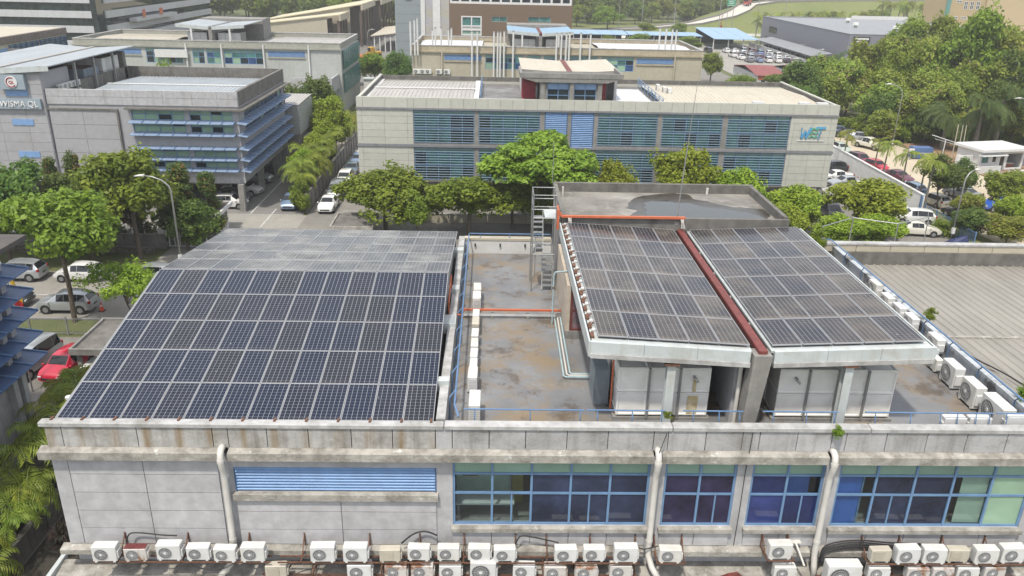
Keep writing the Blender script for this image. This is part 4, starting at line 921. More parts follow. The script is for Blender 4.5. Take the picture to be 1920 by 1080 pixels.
for (xs, zr) in (([-14.7,-14.14,-11.72,-9.24,-8.62], None), ([32.65,33.06,35.12,37.1,37.8], None)):
    zs = [3.05+.733*k for k in range(6)]+[6.9]
    for (z0, z1) in ((3.05,6.88),(7.15,10.95)):
        n = 5; zz = [z0+(z1-z0)*k/n for k in range(n+1)]
        for a, b in zip(xs, xs[1:]):
            for c, d_ in zip(zz, zz[1:]): q = F.mb(); q.box(a+.012,0,c+.012,b-.012,.062,d_-.012); q.build('wall_panel', M_wpan, W)
px = [-14.7,-14.0,-11.6,-9.2,-8.5]
while px[-1] < 37: px.append(px[-1]+1.33)
px[-1] = 37.8
for a, b in zip(px, px[1:]): q = F.mb(); q.box(a+.012,-.02,11.12,b-.012,.1,12.2); q.build('parapet_panel', M_wpan, W)
q = F.mb(); q.box(-14.75,-.12,10.93,37.85,.06,11.1); q.build('band', mat('grey_band', (.24,.25,.27), .7, dirt=(.13,.12,.11), dirtamt=.5), W); q = F.mb(); q.box(-14.75,-.1,6.88,37.85,.05,7.13); q.build('band', MATS['grey_band'], W)
for a, b in bays:
    for z0, z1 in ((3.15,6.85),(7.3,10.9)):
        n = 5; us = [a+(b-a)*k/n for k in range(n+1)]
        w_ = window(W, F, us, [z0, z0+(z1-z0)*.45, z1-.55, z1], lambda i, j: M_ggreen if j == 2 else random.choice([M_gteal,M_gteal,M_gteal,M_gdark]), d=.18, ft=.09, dep=.1)
        slats(w_, F, a+.02, b-.02, z0+.02, z1, 13, M_blueft, d=.0, dep=.09, tilt=.01, th=.035)
        for u in us: q = F.mb(); q.box(u-.035,.10,z0,u+.035,.165,z1); q.build('fin_post', M_bluefr, w_)
for a, b in lvs:
    q = F.mb(); q.box(a,.2,3.15,b,.24,10.9); q.box(a,.02,3.15,a+.08,.2,10.9); q.box(b-.08,.02,3.15,b,.2,10.9); l_ = q.build('louvre', M_bluesh, W); slats(l_, F, a+.085, b-.085, 3.2, 10.88, 38, M_bluelv, d=.03, dep=.13, tilt=.12, th=.03)
# roof
ring(W, 'parapet', -14.6, 88.1, 37.7, 107, 11.1, 12.05, .3, M_concd); 
q = MB(); q.box(-14.62,88.05,12.05,37.72,88.42,12.2); q.box(-14.62,88.42,12.05,-14.28,107,12.17); q.box(37.38,88.42,12.05,37.72,107,12.17); q.build('coping', M_wpan, W)
box('roof_slab', mat('dark_damp_deck', (.16,.15,.145), .5, var=.2, vs_=.3, dirt=(.42,.42,.41), dirtamt=.7, ds=.35), W, -14.3, 88.4, 11.0, 37.4, 106.7, 11.2)
ribbed(-13.9, -2.2, 89.2, 97.6, 11.5, 11.75, .45, .07).build('roof_sheet', M_wetroof, W); ribbed(-13.9, -2.2, 97.7, 105.6, 11.85, 11.5, .45, .07).build('roof_sheet', M_wetroof, W)
box('ridge_flashing', M_white, W, -14.0, 97.4, 11.80, -2.1, 97.9, 11.90)
for x0, x1 in ((-14.3,-13.9),(-2.2,-1.6)): box('gutter', M_white, W, x0, 88.42, 11.2, x1, 106.6, 11.6)
ribbed(19.0, 37.2, 89.0, 97.3, 11.45, 11.75, .5, .06).build('roof_sheet', M_creamroof, W); ribbed(19.0, 37.2, 97.3, 106.0, 11.75, 11.45, .5, .06).build('roof_sheet', M_creamroof, W)
box('white_deck', M_whiteroof, W, 12.2, 88.5, 11.204, 18.4, 104, 11.21)
for lb, x in (('left', -1.4), ('right', 18.6)):
    o = empty('railing', (x, 97, 11.2), 'grey blue roof railing beside the %s sheet roof of the louvred block' % lb, 'railing')
    for z in (11.8, 12.1, 12.4): q = MB(); q.tube([(x,88.8,z),(x,106,z)], .04, 6); q.build('rail', M_bluefr, o)
    for k in range(8): box('post', M_bluefr, o, x-.04, 89+k*2.3, 11.2, x+.04, 89.08+k*2.3, 12.4)
# its penthouse
P_ = empty('roof_penthouse', (8.4, 91, 11.2), 'concrete penthouse with two blue-blinded windows on the louvred block', 'penthouse')
Fp = FRONT(88.45); q = Fp.mb(); wall_holes(q, 5.1, 11.75, 11.2, 14.3, 0, .3, [(5.85,8.2,12.0,13.95),(8.75,11.15,12.0,13.95)]); q.box(5.1,.3,11.2,5.4,5.6,14.3); q.box(11.45,.3,11.2,11.75,5.6,14.3); q.box(5.4,5.3,11.2,11.45,5.6,14.3); q.build('wall', M_conc, P_)
for a, b in ((5.85,8.2),(8.75,11.15)):
    window(P_, Fp, [a,(a+b)/2,b], [12.0,12.65,13.3,13.95], lambda i, j: M_blindl if j == 2 else M_gdark, d=.1, ft=.07)
for x in (5.1, 8.25, 11.3): box('column', M_conc, P_, x, 88.25, 11.2, x+.45, 88.44, 14.3)
q = MB(); q.hexa([(4.6,88.1,14.05),(12.3,88.1,14.05),(12.3,94,14.05),(4.6,94,14.05),(2.9,88.1,14.5),(13.9,88.1,14.5),(13.9,94,14.5),(2.9,94,14.5)]); q.box(2.85,88.05,14.5,13.95,88.3,15.0); q.box(2.85,88.3,14.5,3.1,94,15.0); q.box(13.7,88.3,14.5,13.95,94,15.0); q.build('roof_slab', M_conc, P_)
box('flat_roof', M_concd, P_, 3.1, 88.3, 14.5, 13.7, 94, 14.52)
for x0, x1, lb in ((3.2,4.7,'left'),(11.9,12.5,'right')): box('red_cladding', M_redclad, P_, x0, 90.8, 11.9, x1, 93.5, 13.75)
butterfly(W, 3.2, 14.4, 94.2, 106.4, 14.6, 14.3, 14.6, M_creamroof, M_conc, None, .25)
q = MB(); q.box(3.4,94.2,11.2,3.7,106,14.2); q.box(13.9,94.2,11.2,14.2,106,14.2); q.build('canopy_wall', M_white, W)
for x, y in ((20.2,100.5),(20.6,98.5),(21.0,97.5)): ac('plate', (x, y, 11.5), R(-90), {20.2:'far white',20.6:'middle white',21.0:'near white'}[x]+' outdoor unit beside the railing on the louvred block roof', 'outdoor units on the louvred block roof', 1.1)
for x in (28.5, 33.6, 35.6): box('roof_vent', M_white, W, x, 88.7, 11.6, x+1.2, 89.4, 12.28)
# logo: three italic letters with a green wave mark
LG = empty('wall_sign', (35.1, 87.9, 8.3), 'blue and green three-letter company logo at the right end of the louvred block', 'sign')
M_lg = mat('logo_blue', (.10,.38,.66), .4, var=.05); M_lgg = mat('logo_green', (.10,.45,.30), .4, var=.05)
def stroke(pts, w, m, par, F_, d=-.06, name='letter'):
    q = F_.mb()
    for a, b in zip(pts, pts[1:]): q.bar((a[0],d,a[1]),(b[0],d,b[1]),.05,w)
    return q.build(name, m, par)
k = .16
stroke([(33.95,9.75),(33.98,8.55),(34.45,9.35),(34.50,8.55),(35.0,9.75)], .26, M_lg, LG, F)
for j in range(3): stroke([(34.85+j*k*.4,8.65+j*.42),(35.15+j*k*.4,8.85+j*.42),(35.45+j*k*.4,8.65+j*.42),(35.75+j*k*.4,8.85+j*.42)], .13, M_lgg, LG, F, -.07, 'wave_mark')
stroke([(35.55,9.72),(36.6,9.72)], .24, M_lg, LG, F); stroke([(36.12,9.7),(35.85,8.5)], .28, M_lg, LG, F, -.062)
box('strap_line', M_whiteclean, LG, 33.6, 87.93, 8.25, 36.6, 87.97, 8.33)

# ---------------- generic rear rows: beige block behind (tanks, white stand pipes)
def row_block(lb, x0, x1, y, wallm, parm, roofm, wn, lv, canopy, tanks, zlow=3.0, depth=19.3, roofs=()):
    o = empty('office_building', ((x0+x1)/2, y+depth/2, 0), lb, 'building'); F = FRONT(y)
    hol = [(a, b, 8.3, 10.75) for a, b in wn]+[(a, b, 9.65, 10.6) for a, b in lv]
    q = F.mb(); wall_holes(q, x0, x1, 0, 10.95, .05, .35, hol); q.build('wall', wallm, o)
    q = MB(); q.box(x0,y+.35,0,x0+.3,y+depth,11.0); q.box(x1-.3,y+.35,0,x1,y+depth,11.0); q.box(x0+.3,y+depth-.3,0,x1-.3,y+depth,11.0); q.box(x0+.3,y+.4,10.9,x1-.3,y+depth-.3,11.1); q.box(x0+.3,y+2.2,0,x1-.3,y+2.4,10.9); q.build('outer_wall', wallm, o)
    q = F.mb(); q.box(x0-.2,-.25,10.952,x1+.2,.05,11.25); q.build('ledge', parm, o)
    ring(o, 'parapet', x0, y+.0, x1, y+depth, 11.25, 12.05, .28, parm); coping(o, x0-.05, y-.06, x1+.05, y+depth+.05, 12.052, .4, M_coping, .14)
    for a, b in wn:
        n = max(2, round((b-a)/1.3)); us = [a+(b-a)*k/n for k in range(n+1)]
        window(o, F, us, [8.3, 9.4, 10.2, 10.75], lambda i, j: M_ggreen if j == 2 else random.choice([M_gdark,M_gblue,M_gblind,M_gteal]), d=.1, ft=.09, dep=.1)
    for a, b in lv:
        q = F.mb(); q.box(a,.2,9.65,b,.24,10.6); l_ = q.build('louvre', M_bluesh, o); slats(l_, F, a+.02, b-.02, 9.67, 10.6, 8, M_bluelv, d=.05, dep=.12, tilt=.085, th=.04)
        q = F.mb(); q.box(a-.05,-.1,9.4,b+.05,.05,9.64); q.build('louvre_sill', parm, o)
    for (a, b, m_) in roofs: ribbed(a, b, y+.9, y+depth/2, 11.4, 11.75, .5, .06).build('roof_sheet', m_, o); ribbed(a, b, y+depth/2, y+depth-.8, 11.75, 11.4, .5, .06).build('roof_sheet', m_, o)
    cx0, cx1, cm_ = canopy; butterfly(o, cx0, cx1, y+1.2, y+13.5, 14.75, 14.35, 14.75, cm_, None, M_galv if cm_ is M_greyroof else M_red)
    xc = (cx0+cx1)/2; box('canopy_pier', M_conc, o, xc-.3, y+1.0, 11.1, xc+.3, y+1.7, 14.0)
    for x in (cx0+2.6, cx1-2.6): box('canopy_post', M_white, o, x-.15, y+1.1, 11.1, x+.15, y+1.4, 14.1)
    box('penthouse', M_conc, o, cx0+.1, y+13.8, 11.1, cx1-.1, y+19, 14.9)
    q = MB(); q.box(xc-.15,y+2.0,11.1,xc+.15,y+13.6,14.0); q.build('bay_wall', M_white, o)
    for n_, (a, b) in enumerate(tanks):
        t_ = empty('water_tank', ((a+b)/2, y+4, 11.1), 'small %s water tank under the roof canopy of the %s' % (('left','right')[n_], lb.split(' with')[0]), 'water tank', 'distant panel tanks')
        nn = max(2, round((b-a)/1.2)); w_ = (b-a)/nn; box('core', M_conc, t_, a+.03, y+2.63, 11.2, b-.03, y+6, 13.3)
        for i in range(nn):
            for j in range(2): box('panel', M_white, t_, a+w_*i+.02, y+2.5, 11.3+j*1.0+.02, a+w_*(i+1)-.02, y+2.62, 12.3+j*1.0-.02)
    return o, F
M_beige = mat('beige_wall', (.50,.46,.36), .8, var=.06, dirt=(.36,.33,.26), dirtamt=.4, ds=.3, streak=.25, streakcol=(.3,.27,.2))
M_beigep = mat('beige_parapet_stained', (.48,.42,.31), .85, var=.1, dirt=(.28,.23,.15), dirtamt=.7, ds=.5, streak=.4, streakcol=(.25,.2,.12))
b8, F8 = row_block('beige block behind the louvred block with tall white roof pipes', -14.2, 36.8, 146, M_beige, M_beigep, None, [(-1.4,5.2),(5.9,8.3),(8.8,11.2),(11.7,18.3),(19.0,24.7)], [(-8.6,-2.1),(25.2,31.7)], (2.4,14.0,M_bluelt), [(3.6,7.4),(9.2,13.2)], roofs=[(-13.2,-2,M_whiteroof),(19.2,35.9,M_whiteroof)])
q = F8.mb(); q.box(-13.7,-.0,5.5,-9.3,.052,10.9); q.build('wall_panel', M_beige, b8); q = F8.mb(); q.box(32.2,-.0,5.5,36.6,.052,10.9); q.build('wall_panel', M_beige, b8)
for x in (-9.0, 31.95): q = MB(); q.tube([(x,145.85,11.3),(x,145.85,4)], .16, 8); q.build('drain_pipe', M_beige, b8)
pls = [(-14.3,10.5,16.1),(-13.6,10.5,16.3),(-13.1,10.5,16.6),(-10.7,11.9,14.6),(-10.2,11.9,14.9),(-9.2,11.9,14.9),(-7.9,11.9,14.7),(-7.4,11.9,14.9),(-3.73,6,14.6),(-2.81,6,14.6),(.06,6,14.6),(.71,6,14.6),(1.17,6,14.6),(1.82,6,14.7),(3.39,6,14.8),(10.9,8,14.6),(11.74,8,14.6),(12.57,8,14.6),(13.13,8,14.7),(15.08,8,14.7),(16.75,8,14.6),(29.2,11.5,15.6),(30.3,11.5,15.6),(31.4,11.5,15.5),(32.1,11.5,15.4)]
for i, (x, z0, z1) in enumerate(pls):
    o = empty('stand_pipe', (x, 145.1, z0), 'white vertical roof pipe on the beige block, %s from the left' % (ORD[i] if i < 20 else ['twenty-first','twenty-second','twenty-third','twenty-fourth','twenty-fifth'][i-20]), 'pipe', 'white pipes on the beige block')
    yy = 145.1 if i not in (3,4,5,6,7) and i < 21 else 147.5
    q = MB(); q.tube([(x,yy,z0),(x,yy,z1)], .16, 8); q.build('pipe', M_white, o); q = MB(); q.tube([(x,yy,z1),(x,yy,z1+.12)], .2, 8); q.build('cap', M_galv, o)
for i, x in enumerate((-13.44,-12.32,-11.39,-9.53,-8.13)): ac('lg', (x, 145.6, 7.3), 0, 'white outdoor unit on the beige block wall, %s from left' % ORD[i], 'outdoor units on the beige block', 1.35)
b5, F5 = row_block('long pale block at upper left with green louvres on its end', -72.4, -26.6, 146, M_conc if 0 else mat('pale_grey_green_wall', (.50,.52,.50), .8, var=.06, dirt=(.36,.36,.33), dirtamt=.5, ds=.3, streak=.3, streakcol=(.28,.28,.25)), M_ledge if 0 else mat('grey_green_parapet', (.40,.40,.35), .85, var=.1, dirt=(.24,.23,.19), dirtamt=.6, ds=.5), None, [(-60.2,-54),(-52.2,-50.2),(-49.8,-47.4),(-46.8,-40)], [(-66,-61),(-39.2,-32.8)], (-55,-43.2,M_greyroof), [(-53.6,-50.2),(-48.3,-44.4)], roofs=[(-71.5,-57,M_creamroof),(-40.5,-27.6,M_wetroof)])
for x in (-53.2, -47.1, -39.9-0.0, -32.1): q = MB(); q.tube([(x,145.8,11.6),(x,145.8,6)], .16, 8); q.build('drain_pipe', M_white, b5)
box('fascia_board', M_white, b5, -58.5, 145.4, 9.3, -52.9, 145.7, 10.6)
F5r = RIGHT(-26.6)
for z0, z1 in ((3.6,6.9),(7.6,10.8)):
    q = F5r.mb(); q.box(147.3,-.25,z0,164.3,-.05,z1); g_ = q.build('end_glazing', M_gteal, b5); M_green = mat('green_louvre_paint', (.10,.30,.27), .5, var=.1)
    slats(g_, F5r, 147.2, 164.4, z0, z1, 9, M_green, d=-.4, dep=.06, tilt=.01, th=.05)
    for k in range(9): q = F5r.mb(); q.box(147.2+k*2.12,-.42,z0,147.30+k*2.12,-.34,z1); q.build('fin_post', M_green, g_)
q = MB(); q.box(-34,140,5.0,-27.2,145.9,5.3); q.box(-34,139.7,4.6,-27.2,140,7.0); q.box(-27.4,140,4.6,-27.1,145.9,7.0); q.build('annex_parapet', M_wall, b5); box('annex_wall', M_wall, b5, -33.5, 140.2, 0, -27.6, 145.9, 5.0)
# slice of another block at the far left
b9 = empty('office_building', (-92, 154, 0), 'brown-stained block end with dark louvres at the far left edge', 'building')
box('wall', M_cream, b9, -110, 142, 0, -83.2, 165.5, 11.0); box('parapet', mat('brown_stained_parapet', (.22,.18,.16), .9, var=.2, dirt=(.1,.085,.075), dirtamt=.7, ds=.4, streak=.6), b9, -110.1, 141.9, 11.0, -83, 165.7, 12.2); box('roof', M_creamroof, b9, -109.6, 142.4, 12.2, -83.5, 165.2, 12.25)
F9 = RIGHT(-83.2)
for a, b in ((145.5,154.5),(155.5,164.8)):
    q = F9.mb(); q.box(a,-.1,7.6,b,-.01,10.8); g_ = q.build('end_glazing', M_gteal, b9); slats(g_, F9, a, b, 7.6, 10.8, 8, M_bluesh, d=-.35, dep=.2, tilt=.03, th=.06)
    for k in range(6): q = F9.mb(); q.box(a+k*(b-a)/5-.08,-.4,7.6,a+k*(b-a)/5+.08,-.12,10.8); q.build('fin_post', M_bluesh, g_)
q = F9.mb(); q.box(142.3,-.06,7.8,145.2,-.005,10.4); q.build('blue_panel', M_bluelv, b9)

# ---------------- sign block at left (WISMA QL)
Q = empty('office_building', (-42, 96, 0), 'grey office block at left with blue sunshades and lettered sign board', 'building')
FW = FRONT(86); M_wq = mat('grey_lilac_panel', (.42,.42,.44), .7, var=.05, dirt=(.30,.29,.28), dirtamt=.35, ds=.4, streak=.2, streakcol=(.28,.27,.26), rnd=.03)
wb = [(-37.9,-32.4),(-31.9,-27.4)]; rows_ = [(8.55,10.6),(5.95,8.0)]
q = FW.mb(); wall_holes(q, -62, -26.8, 3.0, 11.2, .05, .4, [(a,b,z0,z1) for a,b in wb for z0,z1 in ((4.62,5.6),(5.8,6.82),(8.4,9.5),(9.68,10.72))]); q.build('wall', M_conc if 0 else M_wq, Q)
q = MB(); q.box(-62,86.4,3,-61.6,106,11.2); q.box(-61.6,105.6,0,-26.8,106,11.2); q.box(-61.6,86.4,2.8,-27.2,105.6,3.0); q.box(-61.6,104,0,-27.5,104.3,2.8); q.build('outer_wall', M_wq, Q)
FWr = RIGHT(-26.8); q = FWr.mb(); wall_holes(q, 86.4, 106, 3.0, 11.2, .0, .35, [(88.2,104.5,z0,z1) for z0,z1 in ((4.62,5.6),(5.8,6.82),(8.4,9.5),(9.68,10.72))]); q.build('side_wall', M_wq, Q)
for z0, z1 in ((4.62,5.6),(5.8,6.82),(8.4,9.5),(9.68,10.72)):
    for a, b in wb:
        us = [a+(b-a)*k/4 for k in range(5)]; window(Q, FW, us, [z0,(z0+z1)/2+.1,z1], lambda i, j: M_gblind if random.random() < .88 else M_gdark, d=.12, ft=.07, dep=.08)
    us = [88.2+k*1.63 for k in range(11)]; window(Q, FWr, us, [z0, z1], pane_mix([M_gdark,M_gdark,M_gblind]), d=.12, ft=.08, dep=.08)
for z in (9.62, 8.34, 6.92, 5.74, 4.56):
    for a, b in wb: shades(Q, FW, a-.2, b+.3, z, 4, .85, .16, M_bluesh2)
    shades(Q, FWr, 85.0, 105.5, z, 14, 1.0, .16, M_bluesh2)
for x, y in ((-27.1,85.3),(-27.1,93),(-27.1,100),(-38,86.2),(-50,86.2)): q = MB(); q.box(x-.3,y-.05,0,x+.3,y+.6,3.0); q.build('column', M_conc, Q)
ps = [-46.4,-43.4,-40.4,-37.5,-34.4,-31.4,-28.8,-26.7]
for a, b in zip(ps, ps[1:]):
    for z0, z1 in ((11.2,12.0),(12.0,12.75)): q = FW.mb(); q.box(a+.012,-.05,z0+.012,b-.012,.3,z1-.012); q.build('parapet_panel', M_wall, Q)
    if a > -40: 
        for z0, z1 in ((3.0,3.7),(3.7,4.35)): q = FW.mb(); q.box(a+.012,0,z0+.012,b-.012,.06,z1-.012); q.build('wall_panel', M_wall, Q)
q = MB(); q.box(-27.1,86.3,11.2,-26.75,106,12.7); q.box(-46.2,105.7,11.2,-27.1,106,12.7); q.box(-46.3,86.35,11.2,-46.0,106,12.7); q.build('parapet', M_concd, Q)
q = FW.mb(); q.box(-38.3,-.7,10.85,-26.0,.05,11.0); q.build('ledge', M_concd, Q); q = FWr.mb(); q.box(86.0,-.8,10.85,106.0,0,11.0); q.build('ledge', M_concd, Q)
for a, b in ((-46.3,-42.9),(-42.9,-39.4)):
    for k in range(4): q = FW.mb(); q.box(a+.015,-.1,4.6+k*1.5+.015,b-.015,.06,6.1+k*1.5-.015); q.build('wall_panel', M_wq, Q)
q = FW.mb(); q.box(-46.4,-.2,10.62,-39.2,0,10.8); q.box(-39.38,-.2,4,-39.2,0,10.62); q.build('panel_border', M_concd, Q)
box('roof_slab', M_conc, Q, -61.6, 86.4, 11.2, -27.1, 105.7, 11.3)
ribbed(-44.5, -27.6, 87.2, 96, 11.55, 11.85, .45, .06).build('roof_sheet', M_greyroof, Q); ribbed(-44.5, -27.6, 96.05, 105, 11.85, 11.55, .45, .06).build('roof_sheet', M_greyroof, Q); box('ridge_flashing', M_white, Q, -44.5, 95.9, 11.9, -27.6, 96.3, 11.97)
q = MB(); q.box(-62,85.75,3.0,-46.45,86.05,14.4); q.box(-46.8,86.05,11.2,-46.45,91.5,14.4); q.build('sign_wall', M_wq, Q)
for a, b in ((-55,-51.4),(-51.4,-48.6),(-48.6,-46.5)):
    for k in range(11): q = MB(); q.box(a+.012,85.69,3.2+k+.012,b-.012,85.76,4.2+k-.012); q.build('wall_panel', M_wq, Q)
for z in (12.3, 9.3, 5.9): q = MB(); q.box(-50.2,85.62,z-.32,-48.0,85.70,z+.32); q.build('blue_panel', M_bluelv, Q)
butterfly(Q, -56.0, -45.3, 85.4, 107, 15.1, 14.75, 15.1, M_greyroof, None, M_wetroof)
for x, y in ((-45.9,91.5),(-45.9,96),(-45.9,101)): box('canopy_post', M_galv, Q, x, y, 11.2, x+.25, y+.25, 14.8)
box('canopy_wall', M_concd, Q, -60, 104.5, 11.2, -46, 105.2, 14.6); box('canopy_wall', M_dark, Q, -53.5, 92, 11.2, -53.2, 104, 14.6)
# sign boards with lettering
def text3d(s, size, loc, m, parent, name='lettering', rz=0, ext=.05, font_scale=1.0, align='LEFT'):
    cu = bpy.data.curves.new(name, 'FONT'); cu.body = s; cu.size = size; cu.extrude = ext; cu.align_x = align; cu.resolution_u = 3
    tmp = bpy.data.objects.new('tmp', cu); COL.objects.link(tmp); dg = bpy.context.evaluated_depsgraph_get()
    me = bpy.data.meshes.new_from_object(tmp.evaluated_get(dg)); bpy.data.objects.remove(tmp); me.materials.clear(); me.materials.append(m)
    o = put(name, me, parent, loc, (R(90), 0, rz)); o.scale = (font_scale, 1, 1); return o
S1 = empty('sign_board', (-49.2, 85.5, 11.1), 'grey sign board reading WISMA QL in white capitals', 'sign')
M_sb = mat('sign_board_grey_blue', (.33,.40,.46), .5, var=.04); box('board', M_sb, S1, -52.5, 85.35, 10.72, -46.75, 85.66, 11.75); text3d('WISMA QL', .86, (-50.9, 85.3, 10.95), M_whiteclean, S1, ext=.04, font_scale=.95)
S2 = empty('sign_board', (-49.2, 85.4, 12.9), 'grey sign board with a round white emblem above the lettered board', 'sign')
box('board', M_sb, S2, -50.5, 85.2, 12.72, -47.9, 85.66, 14.2); q = MB(); q.tube([(-49.2,85.2,13.46),(-49.2,85.12,13.46)], .6, 28); q.build('disc', M_whiteclean, S2)
q = MB(); pts = [(-49.2+.46*math.cos(t), 85.1, 13.46+.46*math.sin(t)) for t in [R(60+k*12) for k in range(23)]]; q.tube(pts, .055, 6); q.build('red_arc', M_redclad, S2); text3d('QL', .42, (-49.43,85.1,13.32), M_tail, S2, ext=.02)
ac_n = 0
for r_ in range(2):
    for c_ in range(5): ac('std', (-46.0+.0, 88.3+c_*.95, 11.35+r_*.9), R(90), 'white outdoor unit behind the sign wall, %s tier, %s from front' % (('lower','upper')[r_], ORD[c_]), 'outdoor units on the sign block roof', 1.15)
for nm, (x0,y0,x1,y1,z1), m_ in (('blue grey',(-50.2,95.2,-46.6,99,13.6),mat('tank_blue_grey',(.22,.27,.34),.5)),('rust-streaked white',(-50.5,99.6,-46.4,104,14.3),M_white)):
    t_ = empty('water_tank', ((x0+x1)/2,(y0+y1)/2,11.2), nm+' water tank under the grey roof of the sign block', 'water tank')
    box('core', M_rust, t_, x0+.05, y0+.05, 11.3, x1-.05, y1-.05, z1-.05)
    n = 4
    for i in range(n):
        for j in range(2):
            zz = 11.3+(z1-11.3)*j/2; h_ = (z1-11.3)/2; box('panel', m_, t_, x1-.04, y0+(y1-y0)*i/n+.03, zz+.03, x1, y0+(y1-y0)*(i+1)/n-.03, zz+h_-.03); box('panel', m_, t_, x0+(x1-x0)*i/n+.03, y0, zz+.03, x0+(x1-x0)*(i+1)/n-.03, y0+.04, zz+h_-.03)
# metal sided store behind the sign block
o = empty('store_shed', (-27, 110, 0), 'ribbed pale metal shed beyond the blue sunshades', 'shed')
ribbed(-29,-25.2,106.3,114.5,8.1,8.3,.4,.05).build('roof', M_wetroof, o); box('cladding', M_wetroof, o, -29, 106.4, 4.2, -25.25, 114.4, 8.04)
for k in range(9): box('cladding_rib', M_greyroof, o, -25.249, 106.4, 4.3+k*.42, -25.19, 114.4, 4.5+k*.42)
for k in range(9): box('cladding_rib', M_greyroof, o, -29, 106.34, 4.3+k*.42, -25.25, 106.399, 4.5+k*.42)
box('base_wall', M_conc, o, -29, 106.5, 0, -25.5, 114.3, 4.2)
q = MB(); q.hexa([(-25.2,108,3.6),(-23.4,108,3.2),(-23.4,116,3.2),(-25.2,116,3.6),(-25.2,108,3.66),(-23.4,108,3.26),(-23.4,116,3.26),(-25.2,116,3.66)]); q.build('lean_to_roof', M_wetroof, o)
# ---------------- neighbour at lower left with blue sunshades
N = empty('office_building', (-34, 25, 0), 'neighbouring office block at the left edge with five tiers of blue sunshades', 'building')
FN = RIGHT(-25.3); zt = [10.85, 9.68, 8.48, 7.22, 5.98]
q = FN.mb(); wall_holes(q, 8, 39.0, 0, 12.2, 0, .35, [(10,37.6,z-1.02,z-.12) for z in zt]); q.build('wall', M_wall, N); box('outer_wall', M_wall, N, -45, 38.7, 0, -25.66, 39.0, 12.2); box('core', M_dark, N, -45, 9, 0, -27, 38.6, 12.0)
for z in zt:
    us = [10+k*1.38 for k in range(21)]; window(N, FN, us, [z-1.02, z-.12], pane_mix([M_gdark,M_gteal,M_gdark]), d=.1, ft=.08)
    shades(N, FN, 12, 39.6, z, 19, 1.4, .16); 
    q = MB(); 
    for k in range(8): a = -45+k*2.45; q = MB(); q.hexa([(a+.02,39.0,z),(a+2.43,39.0,z),(a+2.43,39.9,z-.15),(a+.02,39.9,z-.15),(a+.02,39.0,z+.05),(a+2.43,39.0,z+.05),(a+2.43,39.9,z-.10),(a+.02,39.9,z-.10)]); q.build('sunshade', M_bluesh, N)
for y in (37.7, 38.5): q = MB(); q.box(-25.3,y,0,-24.9,y+.4,12.2); q.build('column', M_wall, N)
box('roof_slab', mat('dark_brown_roof', (.10,.09,.085), .8, dirt=(.05,.045,.04), dirtamt=.6), N, -46, 8, 12.2, -23.9, 39.9, 12.45)

# ---------------- glass tower at upper left
T = empty('glass_tower', (-122, 250, 0), 'office tower at upper left with white bands and dark green glass', 'building')
box('glass_core', M_gtower, T, -165, 215.3, 0, -99.3, 300, 42); FT = FRONT(215); FTr = RIGHT(-99); M_tw = mat('white_tower_panel', (.60,.61,.64), .5, var=.04, rnd=.03)
for k in range(9):
    z0, z1 = 6.9+(k-1)*3.55, 8.55+(k-1)*3.55
    if z0 > 20 or z1 < 3: box('band', M_tw, T, -165, 214.9, z0, -99, 215.2, z1); box('band', M_tw, T, -99.2, 217, z0, -98.9, 300, z1); continue
    for j in range(26): u = -150+j*1.9; q = FT.mb(); q.box(u+.02,-.1,z0,u+1.88,.3,z1); q.build('band_panel', M_tw, T)
    for j in range(30): u = 219+j*2.7; q = FTr.mb(); q.box(u+.03,-.1,z0-.2,u+2.67,.3,z1-.1); q.build('band_panel', M_tw, T)
for u in range(8): q = FT.mb(); q.box(-148+u*6.2,.2,0,-147.9+u*6.2,.32,42); q.build('mullion', M_trim, T)
q = MB(); q.box(-100.6,214.6,0,-99.2,215.6,42); q.build('corner_glass', M_gtower, T)
for z in (4.9, 8.6): q = FTr.mb(); q.box(232,-2.2,z,262,-.15,z+.9); q.build('terrace', M_tw, T)
q = MB(); q.box(-96.7,236,9.5,-96.6,238,11.5); q.build('banner', M_orange, T); box('banner', M_orange, T, -96.7,248,9.5,-96.6,250.5,11.3)
# ---------------- brown tower behind the beige block
K = empty('brown_tower', (-2, 215, 0), 'brown and grey office tower rising behind the beige block', 'building')
FK = FRONT(205)
parts_ = [(-23.8,-17.6,'grey_cladding',mat('blue_grey_cladding',(.27,.31,.33),.6,var=.05,rnd=0)),(-17.6,-16.6,'white_pier',M_white),(-16.6,-14.7,'pattern_panel',mat('pale_yellow_lilac_pattern',(.45,.45,.50),.5,dirt=(.50,.44,.18),dirtamt=.8,ds=.25)),(-14.7,-12.9,'white_pier',M_white),(-12.9,-10.8,'pattern_panel',MATS['pale_yellow_lilac_pattern']),(-10.8,18.9,'brown_cladding',M_brown)]
for a, b, nm, m_ in parts_:
    q = FK.mb(); d0 = -.3 if 'pier' in nm else 0.0
    hol = [(-7.9,-2.95,9.0,13.5),(-.54,3.2,12.25,13.5),(8.2,13.8,12.35,13.6),(-10.6,18.7,16.3,19.5)] if nm == 'brown_cladding' else []
    wall_holes(q, a, b, 0, 30, d0, .5, hol); q.build(nm, m_, K)
window(K, FK, [-7.9,-5.4,-2.95], [9.0,10.3,11.2,13.5], lambda i, j: M_white if j == 1 else M_ggreen if j == 0 else M_gteal, M_white, d=.0, ft=.3, dep=.4)
for a, b, z0, z1 in ((-.54,3.2,12.25,13.5),(8.2,13.8,12.35,13.6)): window(K, FK, [a,(a+b)/2,b], [z0,z1], lambda i, j: M_gteal, M_galv, d=.1, ft=.12, dep=.3)
window(K, FK, [-10.6+k*2.44 for k in range(13)], [16.3,19.5], lambda i, j: M_gdark, M_white, d=.1, ft=.5, dep=.3)
box('core', M_brown, K, -23.8, 205.55, 0, 18.9, 225, 30)
